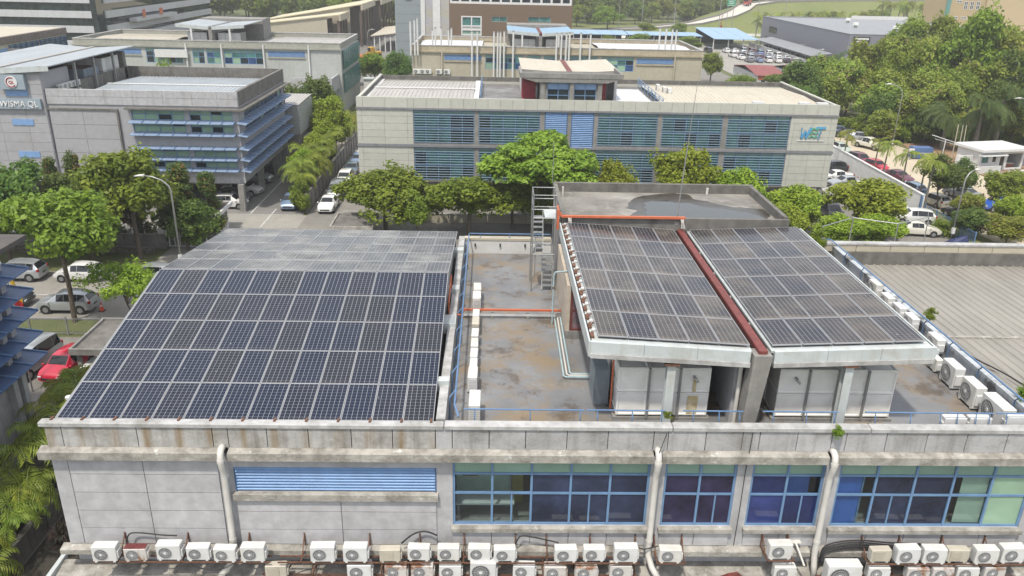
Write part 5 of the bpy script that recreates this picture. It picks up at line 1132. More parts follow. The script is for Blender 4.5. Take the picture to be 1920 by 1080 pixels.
for k in range(9): q = FK.mb(); q.box(-23.8,-.012,1+k*2.1,-17.65,-.002,1.03+k*2.1); q.build('cladding_joint', M_trim, K)
q = MB(); q.tube([(-20.6,204.98,18.2),(-20.6,204.8,18.2)], 1.35, 28); q.build('round_emblem', M_gdark, K)
# ---------------- sheds with pale yellow roofs
def shed(lb, x0, x1, y0, y1, z0, z1, cols):
    o = empty('storage_shed', ((x0+x1)/2,(y0+y1)/2,0), lb, 'shed', 'pale yellow sheds')
    q = MB(); q.hexa([(x0,y0,z0),(x1,y0,z1),(x1,y1,z1),(x0,y1,z0),(x0,y0,z0+.25),(x1,y0,z1+.25),(x1,y1,z1+.25),(x0,y1,z0+.25)]); q.build('roof', M_yelroof, o)
    q = MB(); q.hexa([(x0+.5,y0+.4,0),(x1-4,y0+.4,0),(x1-4,y0+.6,0),(x0+.5,y0+.6,0),(x0+.5,y0+.4,z0-.1),(x1-4,y0+.4,z1-.6),(x1-4,y0+.6,z1-.6),(x0+.5,y0+.6,z0-.1)]); q.build('end_wall', M_cream, o)
    q = MB(); q.box(x1-.4,y0,z1-1.6,x1+.05,y1,z1-.02); q.build('eave_fascia', M_cream, o)
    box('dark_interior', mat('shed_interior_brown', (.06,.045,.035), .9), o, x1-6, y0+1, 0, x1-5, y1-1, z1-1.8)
    for k in range(cols): y = y0+1+(y1-y0-2)*k/(cols-1); box('post', mat('brown_steel_post', (.14,.10,.08), .7), o, x1-1.2, y, 0, x1-.6, y+.6, z1-1.6)
    return o
shed('pale yellow lean-to shed nearest the long pale block', -75, -44.5, 247, 262, 6.6, 10.4, 4)
shed('pale yellow shed with the longest roof behind the lean-to', -72, -40.5, 263, 292, 7.2, 12.6, 5)
shed('pale yellow shed farthest back by the wood', -66, -38.5, 293, 330, 7.6, 12.8, 5)
o = empty('open_shelter', (-33, 262, 0), 'low open shelter with tan roof beside the grey tower', 'shelter')
q = MB(); q.hexa([(-36.5,250,4.4),(-27,250,5.6),(-27,285,5.6),(-36.5,285,4.4),(-36.5,250,4.6),(-27,250,5.8),(-27,285,5.8),(-36.5,285,4.6)]); q.build('roof', M_cream, o)
for k in range(6): box('post', M_white, o, -35.6+k*1.6, 250.4, 0, -35.3+k*1.6, 250.7, 4.5)
# ---------------- carports with blue roofs
def carport(lb, x0, x1, y0, y1, z0, z1, n):
    o = empty('carport', ((x0+x1)/2,(y0+y1)/2,0), lb, 'carport', 'blue roofed carports')
    w = (x1-x0)/n
    for k in range(n): q = MB(); a, b = x0+w*k+.05, x0+w*(k+1)-.05; q.hexa([(a,y0,z0),(b,y0,z0),(b,y1,z1),(a,y1,z1),(a,y0,z0+.15),(b,y0,z0+.15),(b,y1,z1+.15),(a,y1,z1+.15)]); q.build('roof_sheet', M_bluelt, o)
    for k in range(n+1): x = min(x0+w*k+.2, x1-.5); box('post', M_white, o, x, y0+1.5, 0, x+.3, y0+1.8, z0+.05)
    box('back_wall', M_trim, o, x0+.5, y1-1.0, 0, x1-.5, y1-.7, z1-.1); return o
carport('long blue-roofed carport at left behind the beige block', 27, 46, 286, 300, 3.4, 3.8, 4)
carport('long dark carport in the middle behind the trees', 46.5, 72, 288, 300, 3.3, 3.6, 6)
carport('light blue carport at the right end beside the car park', 73, 88, 277, 306, 3.4, 5.0, 3)
# ---------------- grey warehouse
G = empty('warehouse', (125, 270, 0), 'large blue grey flat-roofed warehouse at upper right', 'warehouse')
M_wh = mat('lilac_grey_cladding', (.235,.24,.285), .6, var=.04, dirt=(.2,.2,.24), dirtamt=.3, ds=.1)
q = MB(); q.box(98.5,231,0,98.9,309,9.2); q.box(98.9,231,0,152,231.4,9.2); q.box(151.6,231.4,0,152,309,9.2); q.box(98.9,308.6,0,151.6,309,9.2); q.build('wall', M_wh, G)
q = MB(); q.box(98.8,231.3,8.7,151.8,308.8,9.0); q.build('roof', M_darkroof, G); coping(G, 98.4, 230.9, 152.1, 309.1, 9.202, .5, M_galv, .12)
box('rear_parapet', M_white, G, 130, 306, 9.0, 151, 306.4, 10.2)
for i, (x, y) in enumerate(((120,285),(113,262),(120,250),(125,258),(133,246),(138,252),(144,260),(146,243))):
    o = empty('roof_ventilator', (x, y, 9.0), 'white round roof ventilator on the grey warehouse, %s from left' % ORD[i], 'ventilator', 'warehouse ventilators')
    q = MB(); q.tube([(x,y,9),(x,y,9.8)], .5, 10); q.build('neck', M_galv, o); q = MB(); q.tube([(x,y,9.75),(x,y,9.95),(x,y,10.3),(x,y,10.5)], .95, 14, .8); q.build('cap', M_whiteclean, o)
Fg = Frame(98.5, 0, 0, -1)
for a, b, z0, z1 in ((-300,-292,4.4,6.4),(-303,-294,.8,2.8)): window(G, Fg, [a+k*1.6 for k in range(int((b-a)/1.6)+1)], [z0, z1], pane_mix([M_gdark]), M_trim, d=-.1, ft=.15, dep=.08)
for y in (262, 247): box('duct', M_galv, G, 96.8, y, 0, 98.4, y+1.5, 3.6)
S_ = empty('sign_board', (108, 230.8, 6.5), 'small white lettered sign on the warehouse corner', 'sign'); box('board', M_dark, S_, 99.6, 230.7, 6.9, 104.2, 230.95, 8.6); box('white_bar', M_whiteclean, S_, 100.0, 230.6, 7.8, 103.8, 230.7, 8.3); box('white_bar', M_whiteclean, S_, 100.4, 230.6, 7.2, 103.4, 230.7, 7.5)
o = empty('covered_walkway', (92, 262, 0), 'long grey roofed parking shelter beside the warehouse', 'shelter')
q = MB(); q.hexa([(90.5,236,2.6),(96.5,236,3.4),(96.5,290,3.4),(90.5,290,2.6),(90.5,236,2.75),(96.5,236,3.55),(96.5,290,3.55),(90.5,290,2.75)]); q.build('roof', M_darkroof, o)
for k in range(13): box('post', M_galv, o, 91, 237+k*4.3, 0, 91.2, 237.2+k*4.3, 2.65)
o = empty('boundary_wall', (90, 262, 0), 'pale low wall along the far car park', 'wall')
for k in range(14): box('wall_bay', M_wall, o, 89.3, 236+k*4, 0, 89.6, 239.95+k*4, 1.6)
# ---------------- cream block at the top right
o = empty('apartment_building', (197, 336, 0), 'cream painted block with small windows at the top right corner', 'building')
M_cr = mat('cream_paint', (.50,.38,.21), .75, var=.05); M_cr2 = mat('pale_cream_paint', (.58,.45,.27), .75, var=.05)
box('wall', M_cr, o, 178, 330, 0, 192, 350, 22); box('wall', M_cr2, o, 192.02, 329, 0, 232, 350, 22); box('corner_pipe', M_green, o, 176.8, 329.6, 0, 178.2, 330.4, 22)
Fc = FRONT(330)
for x in (183.6, 186, 188.4): window(o, Fc, [x, x+.75, x+1.5], [12.2, 13.8, 15.2], pane_mix([M_gdark]), M_white, d=-.08, ft=.18, dep=.07)
for x, z in ((180.4,14.6),(180,8.6),(183.5,8.6)): window(o, Fc, [x, x+1.1, x+2.2], [z, z+.9], pane_mix([M_gdark]), M_white, d=-.08, ft=.2, dep=.07)
# ---------------- red roofed huts
def hut(lb, x0, x1, y0, y1, h, rise):
    o = empty('hut', ((x0+x1)/2,(y0+y1)/2,0), lb, 'hut', 'red roofed huts'); box('wall', M_white, o, x0+.4, y0+.4, 0, x1-.4, y1-.4, h)
    yc = (y0+y1)/2; n = max(2, int((x1-x0)/.5))
    for (a, za, b, zb) in ((y0,h,yc,h+rise),(yc,h+rise,y1,h)): ribbed(x0, x1, a, b, za, zb, .6, .06).build('roof', M_redroof, o)
    box('door', M_trim, o, x0+1.2, y0+.34, 0, x0+2.2, y0+.4, 2.1); box('orange_band', M_orange, o, x0+.4, y0+.3, h-.9, x1-.4, y0+.39, h-.2); return o
hut('red-roofed hut right behind the beige block corner', 60, 67, 187, 208, 3.0, 1.1); hut('wide red-roofed hut beside the far car park', 70, 86, 190, 207, 3.0, 1.2)
hut('small red-roofed hut among the scrub trees', 79, 83.5, 172, 178, 2.8, .8)
# ---------------- guard house
GH = empty('guard_house', (71, 112.5, 0), 'white flat-roofed guard house with open office front at right', 'guard house', None, R(13))
def lb_(name, m, *c): return MB().box(*c).build(name, m, GH, local=True)
lb_('roof', M_whiteclean, -4.0,-2.9,2.85,4.2,2.6,3.2); lb_('roof_deck', M_white, -3.6,-2.5,3.2,3.8,2.2,3.22)
q = MB(); wall_holes(q, -3.6, 3.8, 0, 2.85, -2.2, -2.0, [(-3.3,-2.2,1.2,2.3),(-1.5,-.9,1.3,2.2),(-.2,.5,.0,2.3),(1.0,3.5,.35,2.4)]); q.build('front_wall', M_whiteclean, GH, local=True)
lb_('back_wall', M_white, -3.6,2.0,0,3.8,2.2,2.85); lb_('side_wall', M_white, -3.6,-2.0,0,-3.4,2.0,2.85); lb_('side_wall', M_white, 3.6,-2.0,0,3.8,2.0,2.85); lb_('floor', M_conc, -3.6,-2.2,.0,3.8,2.2,.12); lb_('partition', M_white, .7,-2.0,.12,.85,2.0,2.85)
lb_('awning', M_whiteclean, -4.0,-3.1,2.3,.2,-2.2,2.42); lb_('pane', M_gteal, -3.3,-2.12,1.2,-2.2,-2.09,2.3); lb_('pane', M_gdark, -1.5,-2.12,1.3,-.9,-2.09,2.2); lb_('door', M_gdark, -.2,-2.12,.12,.5,-2.06,2.3)
lb_('step_wall', M_white, -4.6,-3.3,0,-.8,-3.15,1.0); lb_('parapet_rail', M_whiteclean, -6.2,-1.2,0,-3.7,-1.0,1.0); lb_('parapet_rail', M_whiteclean, -6.2,-1.0,1.9,-3.7,-.85,2.1); lb_('rail_post', M_whiteclean, -6.3,-1.2,0,-5.9,-.8,2.2)
for k in range(4): lb_('rail_bar', M_whiteclean, -5.9,-1.05,1.1+k*.2,-3.7,-1.0,1.2+k*.2)
lb_('ramp', M_conc, -3.6,-4.6,0,3.8,-3.3,.1)
ds = empty('office_desk', (73.2, 111.8, .12), 'red brown desk inside the open guard house front', 'desk', None, R(13))
MB().box(-.9,-.4,.0,.9,.3,.72).build('body', mat('red_brown_wood', (.30,.10,.05), .5), ds, local=True); MB().box(-1.0,-.5,.72,1.0,.4,.77).build('top', M_white, ds, local=True)
# ================================================================ PLANTS
import numpy as np
rng = np.random.default_rng(11)
def leaf_mesh(name, m, cen, tint, size, up=.5, aspect=.55, outward=None):
    n = len(cen)
    nr = rng.normal(size=(n,3)); nr[:,2] = np.abs(nr[:,2])+up
    if outward is not None: nr += outward*1.1
    nr /= np.linalg.norm(nr, axis=1)[:,None]
    t = rng.normal(size=(n,3)); a = np.cross(nr, t); a /= np.linalg.norm(a, axis=1)[:,None]; b = np.cross(nr, a)
    s = size*rng.uniform(.65,1.3,n)[:,None]
    v = np.stack([cen+a*s, cen+b*s*aspect+nr*s*.12, cen-a*s, cen-b*s*aspect+nr*s*.12], 1).reshape(-1,3)
    me = bpy.data.meshes.new(name); me.vertices.add(4*n); me.vertices.foreach_set('co', v.ravel())
    me.loops.add(4*n); me.loops.foreach_set('vertex_index', np.arange(4*n, dtype=np.int32))
    me.polygons.add(n); me.polygons.foreach_set('loop_start', np.arange(0,4*n,4,dtype=np.int32)); me.polygons.foreach_set('loop_total', np.full(n,4,dtype=np.int32))
    at = me.attributes.new('tint', 'FLOAT', 'FACE'); at.data.foreach_set('value', np.clip(tint,0,1).astype(np.float32))
    me.materials.append(m); me.update(); me.validate(); return me
def crown(name, m, shape, H, Wd, clumps, per, rc, size, zlo=.35, up=.5):
    """clumps of leaves spread through the crown volume"""
    cs = []; k = 0; nl = 24 if shape == 'layer' else 12; lobes = []
    for i in range(nl):
        d = rng.normal(size=3); d /= np.linalg.norm(d); d = d*rng.uniform(.3,.8); th = i*2.4+rng.uniform(0,.8)
        if shape == 'layer':
            rr_ = rng.uniform(.15,1)**.7*(1-.25*(i%3)/2); lobes.append((np.array([np.cos(th)*rr_*Wd*.42, np.sin(th)*rr_*Wd*.36, H*(zlo+(1-zlo)*(.95-.85*rr_*rng.uniform(.6,1.15)))]), Wd*rng.uniform(.11,.18), .38))
        else: lobes.append((np.array([d[0]*Wd*.5, d[1]*Wd*.5, H*(zlo+1)/2+d[2]*H*(1-zlo)*.46]), Wd*rng.uniform(.19,.29), .85))
    lw = np.array([l[1]**2 for l in lobes]); lw /= lw.sum()
    while len(cs) < clumps:
        k += 1; p = rng.normal(size=3); p /= np.linalg.norm(p); r_ = rng.uniform(.25,1)**.5; p = p*r_
        if shape in ('round', 'layer'):
            lc, lr, fl = lobes[rng.choice(nl, p=lw)]; p[2] = p[2] if p[2] > -.3 else -p[2]*.6; q = lc+p/r_*lr*rng.uniform(.55,1)*np.array([1,1,fl])
        elif shape == 'cone':
            z = rng.uniform(0,1); ra = (1-z*.72)*Wd/2*rng.uniform(.55,1); th = rng.uniform(0,6.283); q = np.array([ra*np.cos(th), ra*np.sin(th), H*(zlo+(1-zlo)*z)])
        nz = noise.noise(Vector((q[0]*.55+H*3, q[1]*.55, q[2]*.55)))
        if shape == 'cone' and nz < -.18 and k < clumps*6: continue
        cs.append(q)
    cs = np.array(cs); n = clumps*per
    ci = np.repeat(np.arange(clumps), per); d = rng.normal(size=(n,3)); d /= np.linalg.norm(d, axis=1)[:,None]
    if shape == 'layer': d[:,2] *= .45
    rr = rc*rng.uniform(.6,1.35,clumps)[ci][:,None]*rng.uniform(.35,1,n)[:,None]**.5
    cen = cs[ci]+d*rr; tint = np.clip(rng.uniform(.1,.9,clumps)[ci]+rng.normal(size=n)*.16,0,1)
    return leaf_mesh(name, m, cen, tint, size, up, outward=d), cs
def trunk_mesh(name, cs, H, r, base=.35, limbs=9, m=None, bend=.3):
    mb = MB(); top = Vector((random.uniform(-bend,bend), random.uniform(-bend,bend), H*base))
    mid = Vector((top.x*.3+random.uniform(-.1,.1), top.y*.3, H*base*.5))
    mb.tube([(0,0,-.1), mid, top], r, 8, r*.72, cap=False)
    idx = random.sample(range(len(cs)), min(limbs, len(cs)))
    for i in idx:
        c = Vector(cs[i]); mp = top.lerp(c, .5)+Vector((0,0,.25)); mb.tube([top-Vector((0,0,.05)), mp, c], r*.45, 5, r*.1, cap=False)
    return mb.mesh(name, m or M_bark, True)
KIND = {}
def kind(k, m, shape, H, Wd, clumps, per, rc, size, zlo, base, r, limbs=9, up=.5):
    out = []
    for v in range(2):
        cm_, cs = crown('crown_%s_%d' % (k, v), m, shape, H, Wd, clumps, per, rc, size, zlo, up)
        out.append((cm_, trunk_mesh('trunk_%s_%d' % (k, v), cs, H, r, base, limbs)))
    KIND[k] = (out, H, Wd)
kind('broad', M_leafA, 'round', 8, 7, 210, 70, .72, .19, .18, .36, .20)
kind('high', M_leafA, 'round', 9, 7, 210, 70, .72, .19, .40, .5, .19, 12)
kind('broaddark', M_leafB, 'round', 8, 7, 210, 70, .72, .19, .10, .3, .20)
kind('bright', M_leafC, 'round', 7.5, 7, 200, 70, .7, .19, .10, .3, .16)
kind('layered', M_leafG, 'layer', 10, 11, 300, 75, .8, .2, .32, .45, .24, 14, .9)
kind('column', M_leafD, 'cone', 7.5, 3.6, 120, 80, .5, .13, .06, .15, .1, 5)
kind('feather', M_leafC, 'round', 4.4, 5.4, 70, 80, .5, .11, .3, .4, .07, 14)
kind('scrub', M_leafE, 'round', 10, 7.5, 170, 60, .85, .24, .16, .4, .16, 22)
kind('scrubdark', M_leafB, 'round', 9, 8, 170, 60, .9, .24, .05, .3, .16, 10)
kind('far', M_leafF, 'round', 15, 13, 150, 50, 1.9, .62, .02, .3, .3, 5)
kind('bush', M_leafA, 'round', 2.2, 2.2, 45, 70, .38, .09, .0, .15, .04, 5)
kind('oval', M_leafB, 'round', 6, 4.6, 120, 75, .55, .15, .25, .35, .12, 8)
def tree(k, x, y, H, Wd, label, group, z=0.0, cat='tree', v=None, name=None):
    var, H0, W0 = KIND[k]; cm_, tm = var[random.randrange(2) if v is None else v]
    o = empty(name or cat.replace(' ', '_'), (x, y, z), label, cat, group, random.uniform(0, 6.283)); o.scale = (Wd*.93/W0, Wd*.93/W0, H*.98/H0)
    put('trunk', tm, o, local=True); put('crown', cm_, o, local=True); return o
g1 = 'trees by the left road'
tree('high', -31.4, 56.2, 10.6, 8.0, 'broad green tree standing over the silver hatchback by the left road', g1)
for x, y, h, w, lb in ((-37.2,71.5,8.4,7.0,'dark tree filling the gap left of the large olive tree'),(-45.5,70,9.4,8.0,'dark tree behind the left edge tree'),(-35.6,68.6,6.0,5.4,'low dark tree under the left side of the large olive tree'),(-28.6,72.6,5.6,5.0,'low dark tree behind the left street lamp')): tree('broaddark', x, y, h, w, lb, g1)
tree('high', -32.0, 70.0, 10.4, 9.2, 'large olive green tree behind the street lamp on the left', g1)
tree('broaddark', -42.2, 67.5, 10.6, 8.0, 'dark tree cut off by the left edge above the awning roof', g1)
for x, y, h, w, lb in ((-40.9,74,8.2,2.6,'slim dark conical tree, leftmost of three against the grey facade'),(-39.2,75,8.5,3.0,'slim conical tree, middle of three against the grey facade'),(-37.4,75.5,7.8,3.2,'slim conical tree, right one of three against the grey facade'),(-34.6,75.5,7.4,3.6,'conical tree half hidden behind the large olive tree'),(-29.6,75,7.6,4.0,'dense dark conical tree with red tips right of the street lamp'),(-27.9,77,6.4,3.6,'dense dark conical tree with orange tips beside the gate lodge')):
    tree('column', x, y, h, w, lb, g1)
tree('feather', -26.6, 55.6, 4.9, 6.0, 'airy yellow-green young tree beyond the left roof edge', g1, v=0)
tree('bush', -20.7, 85.2, 4.0, 2.6, 'clipped green bush beside the silver car at the alley mouth', g1, cat='bush')
for y, h, lb in ((95.5,5.2,'nearest'),(102.5,5.8,'middle'),(110,6.2,'farthest')): tree('bright', -22.6, y, h, 4.6, 'rounded bright tree among the alley palms, %s of three' % lb, 'rounded trees among the alley palms')
g2 = 'trees in front of the louvred block'
for k, x, y, h, w, lb in (('broad',-10.8,79,7.0,9.0,'round green tree right of the parked white sedan'),('broad',-7.4,76.5,5.6,4.2,'small tree filling the gap between two round trees'),('broad',-2.3,78,6.6,9.0,'round green tree below the louvred windows, behind the roof well'),('layered',4.6,79.5,11.2,15.5,'tall spreading layered tree in front of the blue louvres'),
    ('broad',7.6,80.5,7.0,8.5,'green tree filling in under the right side of the layered tree'),('broad',2.2,80.5,6.0,7.0,'low green tree under the left side of the layered tree'),('bright',13.3,81,7.6,6.0,'bright green tree left of the lightning rod'),('bright',19.8,83,8.6,8.0,'bright green tree behind the lightning rod'),('bright',25.9,81,7.4,6.4,'bright green tree right of the lightning rod'),('bright',31.0,78.5,6.2,6.4,'bright green tree at the right corner of the louvred block'),('bright',28.3,75.5,5.0,5.6,'low bright tree beyond the penthouse corner'),
    ('bright',39.4,80,6.6,8.8,'big bright green tree among the parked cars at right'),('bright',38.2,76,3.8,6.0,'low bright tree just over the wing roof parapet'),('bright',33.8,74.5,4.2,5.6,'low bright tree left of the wing roof corner')):
    tree(k, x, y, h, w, lb, g2)
g3 = 'trees along the sandy road'
for k, x, y, h, w, lb in (('oval',52.4,90.5,6.4,5.2,'dense round-headed tree with a bare trunk on the sandy road'),('oval',55.3,92.5,5.6,4.2,'dark round-headed tree beside the bare-trunked tree'),('scrub',52.4,84.5,4.2,3.6,'brownish green small tree in front of the grey sedan'),('scrubdark',50.6,79.5,3.4,5.0,'dark olive tree beside the near lamp post at right'),('scrub',60.2,91,5.2,4.6,'sparse two-stemmed tree in front of the guard house'),('bright',55.8,82,4.4,4.8,'yellow-green bush tree at the right edge'),('scrub',52.6,77,3.4,5.4,'olive tree low at the right behind the wing parapet'),('scrub',58.0,79,4.6,4.8,'olive tree at the lower right edge of the sandy road'),('scrub',63.5,94,4.6,4.2,'sparse tree right of the guard house steps'),('bush',47.8,80.5,1.8,2.4,'flowering hedge bush beside the white sedan')):
    tree(k, x, y, h, w, lb, g3)
g4 = 'trees of the right-hand wood'
wood = [('scrubdark',52.5,141,8,7),('broaddark',56.5,150,10.5,9.5),('scrub',60.5,146,9.5,7.5),('scrub',66,139,8.5,8),('scrub',70,132.5,8,8),('scrubdark',65.0,133,7,6.5),('scrub',75.5,134,9.5,7),('scrub',72.6,158,14.5,8.5),('scrub',77,153,15.5,9),('scrub',68.6,150,9.5,8),('scrub',80,146,11,8),('scrubdark',84.5,136,9,7.5),('scrub',74.5,143,10,8),('broad',86.5,150,19.5,11.5),('scrubdark',92.5,141,14,11),('scrubdark',88.5,131,10.5,9),('scrubdark',97,134,13,11),('broad',98,150,15,11),('scrub',93,160,15,10),('scrub',84,162,14,9),('broaddark',100,128,10,9),('scrubdark',70.6,127.5,6,6.5),('scrub',77.5,128,6.5,6),('scrub',64.2,158,11,8),('scrub',88,168,14,9),('broad',81,170,13,8),('scrubdark',105,140,13,11),('scrub',62,128,5.5,6),('scrub',90,150,17,10),('broad',79,139,9.5,8),('scrub',96,145,15,10),('scrub',68,145,10,8),('broad',73,150,12,8),('scrub',84,128.5,7,7),('scrubdark',93,129,10,9),('scrub',86,142,12.5,9),('broad',103,152,16,11),('broad',94,172,17,11),('scrub',101,170,17,11),('scrub',108,165,17,11),('broad',90,182,16,11),('scrub',78,163,14,9),('scrub',99,160,17,10),('broad',110,152,16,11),('scrub',66,151,11,8)]
pos = ['front','second','third','fourth']
srt = sorted(range(len(wood)), key=lambda i: wood[i][1]/wood[i][2])
for n_, i in enumerate(srt):
    k, x, y, h, w = wood[i]; h *= 1.1; w *= 1.08; row = 'front' if y < 136 else 'middle' if y < 149 else 'rear'
    kd = {'scrub':'olive green','scrubdark':'dark green','broad':'bushy mid green','broaddark':'dark rounded'}[k]
    idx = [j for j in srt if ('front' if wood[j][2] < 136 else 'middle' if wood[j][2] < 149 else 'rear') == row].index(i)
    tree(k, x, y, h, w, '%s tree in the right-hand wood, %s rank, %s from left' % (kd, row, ORD[idx]), g4)
g5 = 'trees between the far blocks'
for k, x, y, h, w, lb in (('broaddark',-27.0,122,10.6,7.6,'dark round tree behind the ribbed metal shed'),('bright',-23.2,113,8.6,6.4,'feathery yellow-green bamboo clump beside the ribbed shed'),('broad',-25.2,176,8.0,7.4,'green tree between the long pale block and the beige block'),('broaddark',-19.4,171,9.4,6.8,'green tree beside the grey side of the brown tower'),('bright',-29.6,182,6.4,6,'low light green tree before the yellow loader'),('broad',51.8,196,7.6,6.6,'green tree at the right corner of the beige block'),('broad',63.5,180,4.6,8,'rounded green tree in front of the far car park'),('broad',52.2,172,5.2,7,'low rounded tree beside the small red hut'),('broad',69.5,176,3.6,5,'rounded tree before the wide red hut'),('broad',46.4,345,10.6,14,'bright isolated tree beside the highway sign'),('broad',60,330,5.0,7,'small tree behind the dark carport'),('bush',-51,131,11,5,'dark small tree rising behind the sign block roof'),('broad',70,318,6,8,'small tree right of the dark carport'),('broad',48,278,5.0,9,'low tree in front of the long carport'),('broad',62,270,5.0,10,'low wide tree in front of the dark carport'),('broad',38,275,4.4,6,'low tree left of the dark carport')):
    tree(k, x, y, h, w, lb, g5)
g6 = 'trees of the wood behind the highway'
n_ = 0; rows6 = {}
for y0, dens, hh in ((372, 9.5, 15), (392, 11, 17), (418, 13, 19)):
    x = -190
    while x < 165:
        x += dens*random.uniform(.75,1.25); yy = y0+random.uniform(-5,5)
        if x > 45: yy += (x-45)*.62+10
        if x > 105: continue
        if x < -25: yy -= 28
        rows6.setdefault(y0, []).append((x, yy, hh*random.uniform(.8,1.25)*(.82 if x > 30 else 1)))
for y0 in rows6:
    rn = {372:'front',392:'middle',418:'rear'}[y0]
    for i, (x, yy, h) in enumerate(rows6[y0]):
        od = ORD[i] if i < 20 else ORD[19-(0)] if i == 19 else None
        n2 = len(rows6[y0])-1-i
        od = ('%s from the left' % ORD[i]) if i < 20 else ('%s from the right' % ORD[n2]) if n2 < 20 else 'near the middle, number %d' % (i+1)
        tree('far' if random.random() < .75 else 'scrub', x, yy, h, h*.85, 'tree of the wood behind the highway, %s row, %s' % (rn, od), g6, 0 if y0 < 400 else 1.5)
rampt = sorted(((150,392,8,12),(158,398,8,11),(96,420,13,12),(108,436,14,13),(122,450,14,13),(140,462,15,14),(160,470,14,14),(182,476,15,14),(205,480,15,14),(230,486,15,15),(118,470,17,15),(150,490,17,16),(190,505,18,16),(232,515,18,16),(175,392,8,11),(182,398,9,10),(270,430,12,14),(262,470,14,15)), key=lambda q: q[0]/q[1])
for i, (x, y, h, w) in enumerate(rampt):
    tree('far', x, y, h, w, 'tree on the bank beyond the curved ramp, %s from left' % ORD[i], 'trees beyond the ramp')
ug = [(59.5,137),(61.5,134),(63.3,131.5),(65.2,130),(67.5,129.3),(70,129.5),(72.5,130),(75,130.5),(77.5,131),(80,131.5),(82.5,130.5),(85,130),(87.5,130.5),(90,130),(66,133),(71,133.5),(76,134.5),(82,134),(88,134)]
for i, (x, y) in enumerate(ug): tree('bush', x, y, random.uniform(2.6,4.4), random.uniform(3.6,5), 'low undergrowth bush at the foot of the right-hand wood, %s from left' % ORD[sorted(range(len(ug)), key=lambda q: ug[q][0]/ug[q][1]).index(i)], 'undergrowth of the right-hand wood', cat='bush')
# ---------------- palms
def frond(mb, base, az, L, elev, droop, n, ll, w, tints, tint, roll=.5, dr=.55):
    pts = []; d = Vector((math.cos(az)*math.cos(elev), math.sin(az)*math.cos(elev), math.sin(elev))); p = Vector(base); st = L/n
    side = Vector((-math.sin(az), math.cos(az), 0))
    for i in range(n+1):
        pts.append((p.copy(), d.copy())); p = p+d*st; d = (d+Vector((0,0,-droop*st/L*(1+i/n)))).normalized()
    for i in range(0, n, 2):
        a, b = pts[i][0], pts[min(i+2,n)][0]; mb.poly([a-side*.02, a+side*.02, b+side*.012, b-side*.012]); tints.append(tint*.4)
    for i in range(2, n+1):
        c, dd = pts[i]; s = i/n; l = ll*(math.sin(min(1,s*1.25+.12)*math.pi*.86)**.7+.08)*random.uniform(.85,1.1)
        up = side.cross(dd).normalized()
        for sg in (-1, 1):
            v = (side*sg*.85+dd*.55-up*dr*random.uniform(.5,1.3)*(-1 if up.z < 0 else 1)+Vector((0,0,-.15))).normalized()
            tip = c+v*l; m_ = c+v*l*.5+Vector((0,0,.03*l)); ww = dd*w
            mb.poly([c-ww*.5, m_-ww, tip, m_+ww]); tints.append(min(1,max(0,tint+random.uniform(-.18,.18))))
def palm_mesh(nm, m, stems, nf, L, n, ll, w, elev=(.2,1.2), droop=1.6, dr=.55):
    mb = MB(); tints = []; tr = MB()
    for (sx, sy, h, lean, r) in stems:
        az0 = random.uniform(0, 6.28); top = Vector((sx+math.cos(az0)*lean, sy+math.sin(az0)*lean, h))
        tr.tube([(sx,sy,-.05),(sx+math.cos(az0)*lean*.4,sy+math.sin(az0)*lean*.4,h*.55),top], r, 7, r*.7, cap=False)
        for k in range(nf):
            e = elev[0]+(elev[1]-elev[0])*((k*.618) % 1); frond(mb, top, az0+k*2.4+random.uniform(-.2,.2), L*random.uniform(.8,1.1), e, droop*random.uniform(.8,1.2), n, ll, w, tints, random.uniform(.2,.85), dr=dr)
    me = mb.mesh('fronds_'+nm, m); at = me.attributes.new('tint', 'FLOAT', 'FACE'); at.data.foreach_set('value', np.array(tints, dtype=np.float32))
    return tr.mesh('trunk_'+nm, M_palmbark, True), me
PALM = {}
random.seed(21)
for v in range(3):
    PALM['areca%d' % v] = palm_mesh('areca%d' % v, M_palm, [(random.uniform(-.35,.35), random.uniform(-.35,.35), random.uniform(1.4,2.9), random.uniform(.1,.5), .05) for _ in range(2)], 8, 1.8, 14, .6, .05, (.15,1.2), 1.7)
    PALM['royal%d' % v] = palm_mesh('royal%d' % v, M_palm, [(0,0,4.6,.15,.10)], 11, 1.9, 16, .5, .05, (-.1,1.2), 1.8)
PALM['oil'] = palm_mesh('oil', M_palmd, [(0,0,5.5,.2,.35)], 40, 5.2, 26, 1.1, .07, (-.5,1.3), 1.9, .9)
PALM['coco'] = palm_mesh('coco', M_palmd, [(0,0,9,.8,.18)], 18, 4.2, 24, .9, .07, (-.3,1.2), 1.8, .8)
def palm(k, x, y, s, label, group, z=0.0):
    o = empty('palm_tree', (x, y, z), label, 'palm tree', group, random.uniform(0, 6.28)); o.scale = (s, s, s)
    put('trunk', PALM[k][0], o, local=True); put('fronds', PALM[k][1], o, local=True); return o
spots = [(-22.3,42.2,1.3),(-22.6,40.2,1.25),(-24.2,40.6,1.2),(-23.2,38.2,1.35),(-22.3,36.4,1.3),(-22.9,34.4,1.3),(-21.0,39.4,1.1),(-20.6,36.6,1.0),(-21.9,33.2,.95),(-22.1,31.6,1.05),(-21.7,30.0,.95),(-22.0,28.4,1.0),(-21.2,27.0,.95),(-20.9,25.4,1.0),(-21.8,44.2,1.0),(-22.6,46.0,1.0),(-20.4,44.6,.95),(-19.6,42.6,.9),(-20.2,23.9,.9)]
for i, (x, y, s) in enumerate(spots): palm('areca%d' % (i % 3), x, y, s, 'feathery palm in the left garden strip, %s from the far end' % ORD[sorted(range(len(spots)), key=lambda q: -spots[q][1]).index(i)], 'palms in the left garden strip')
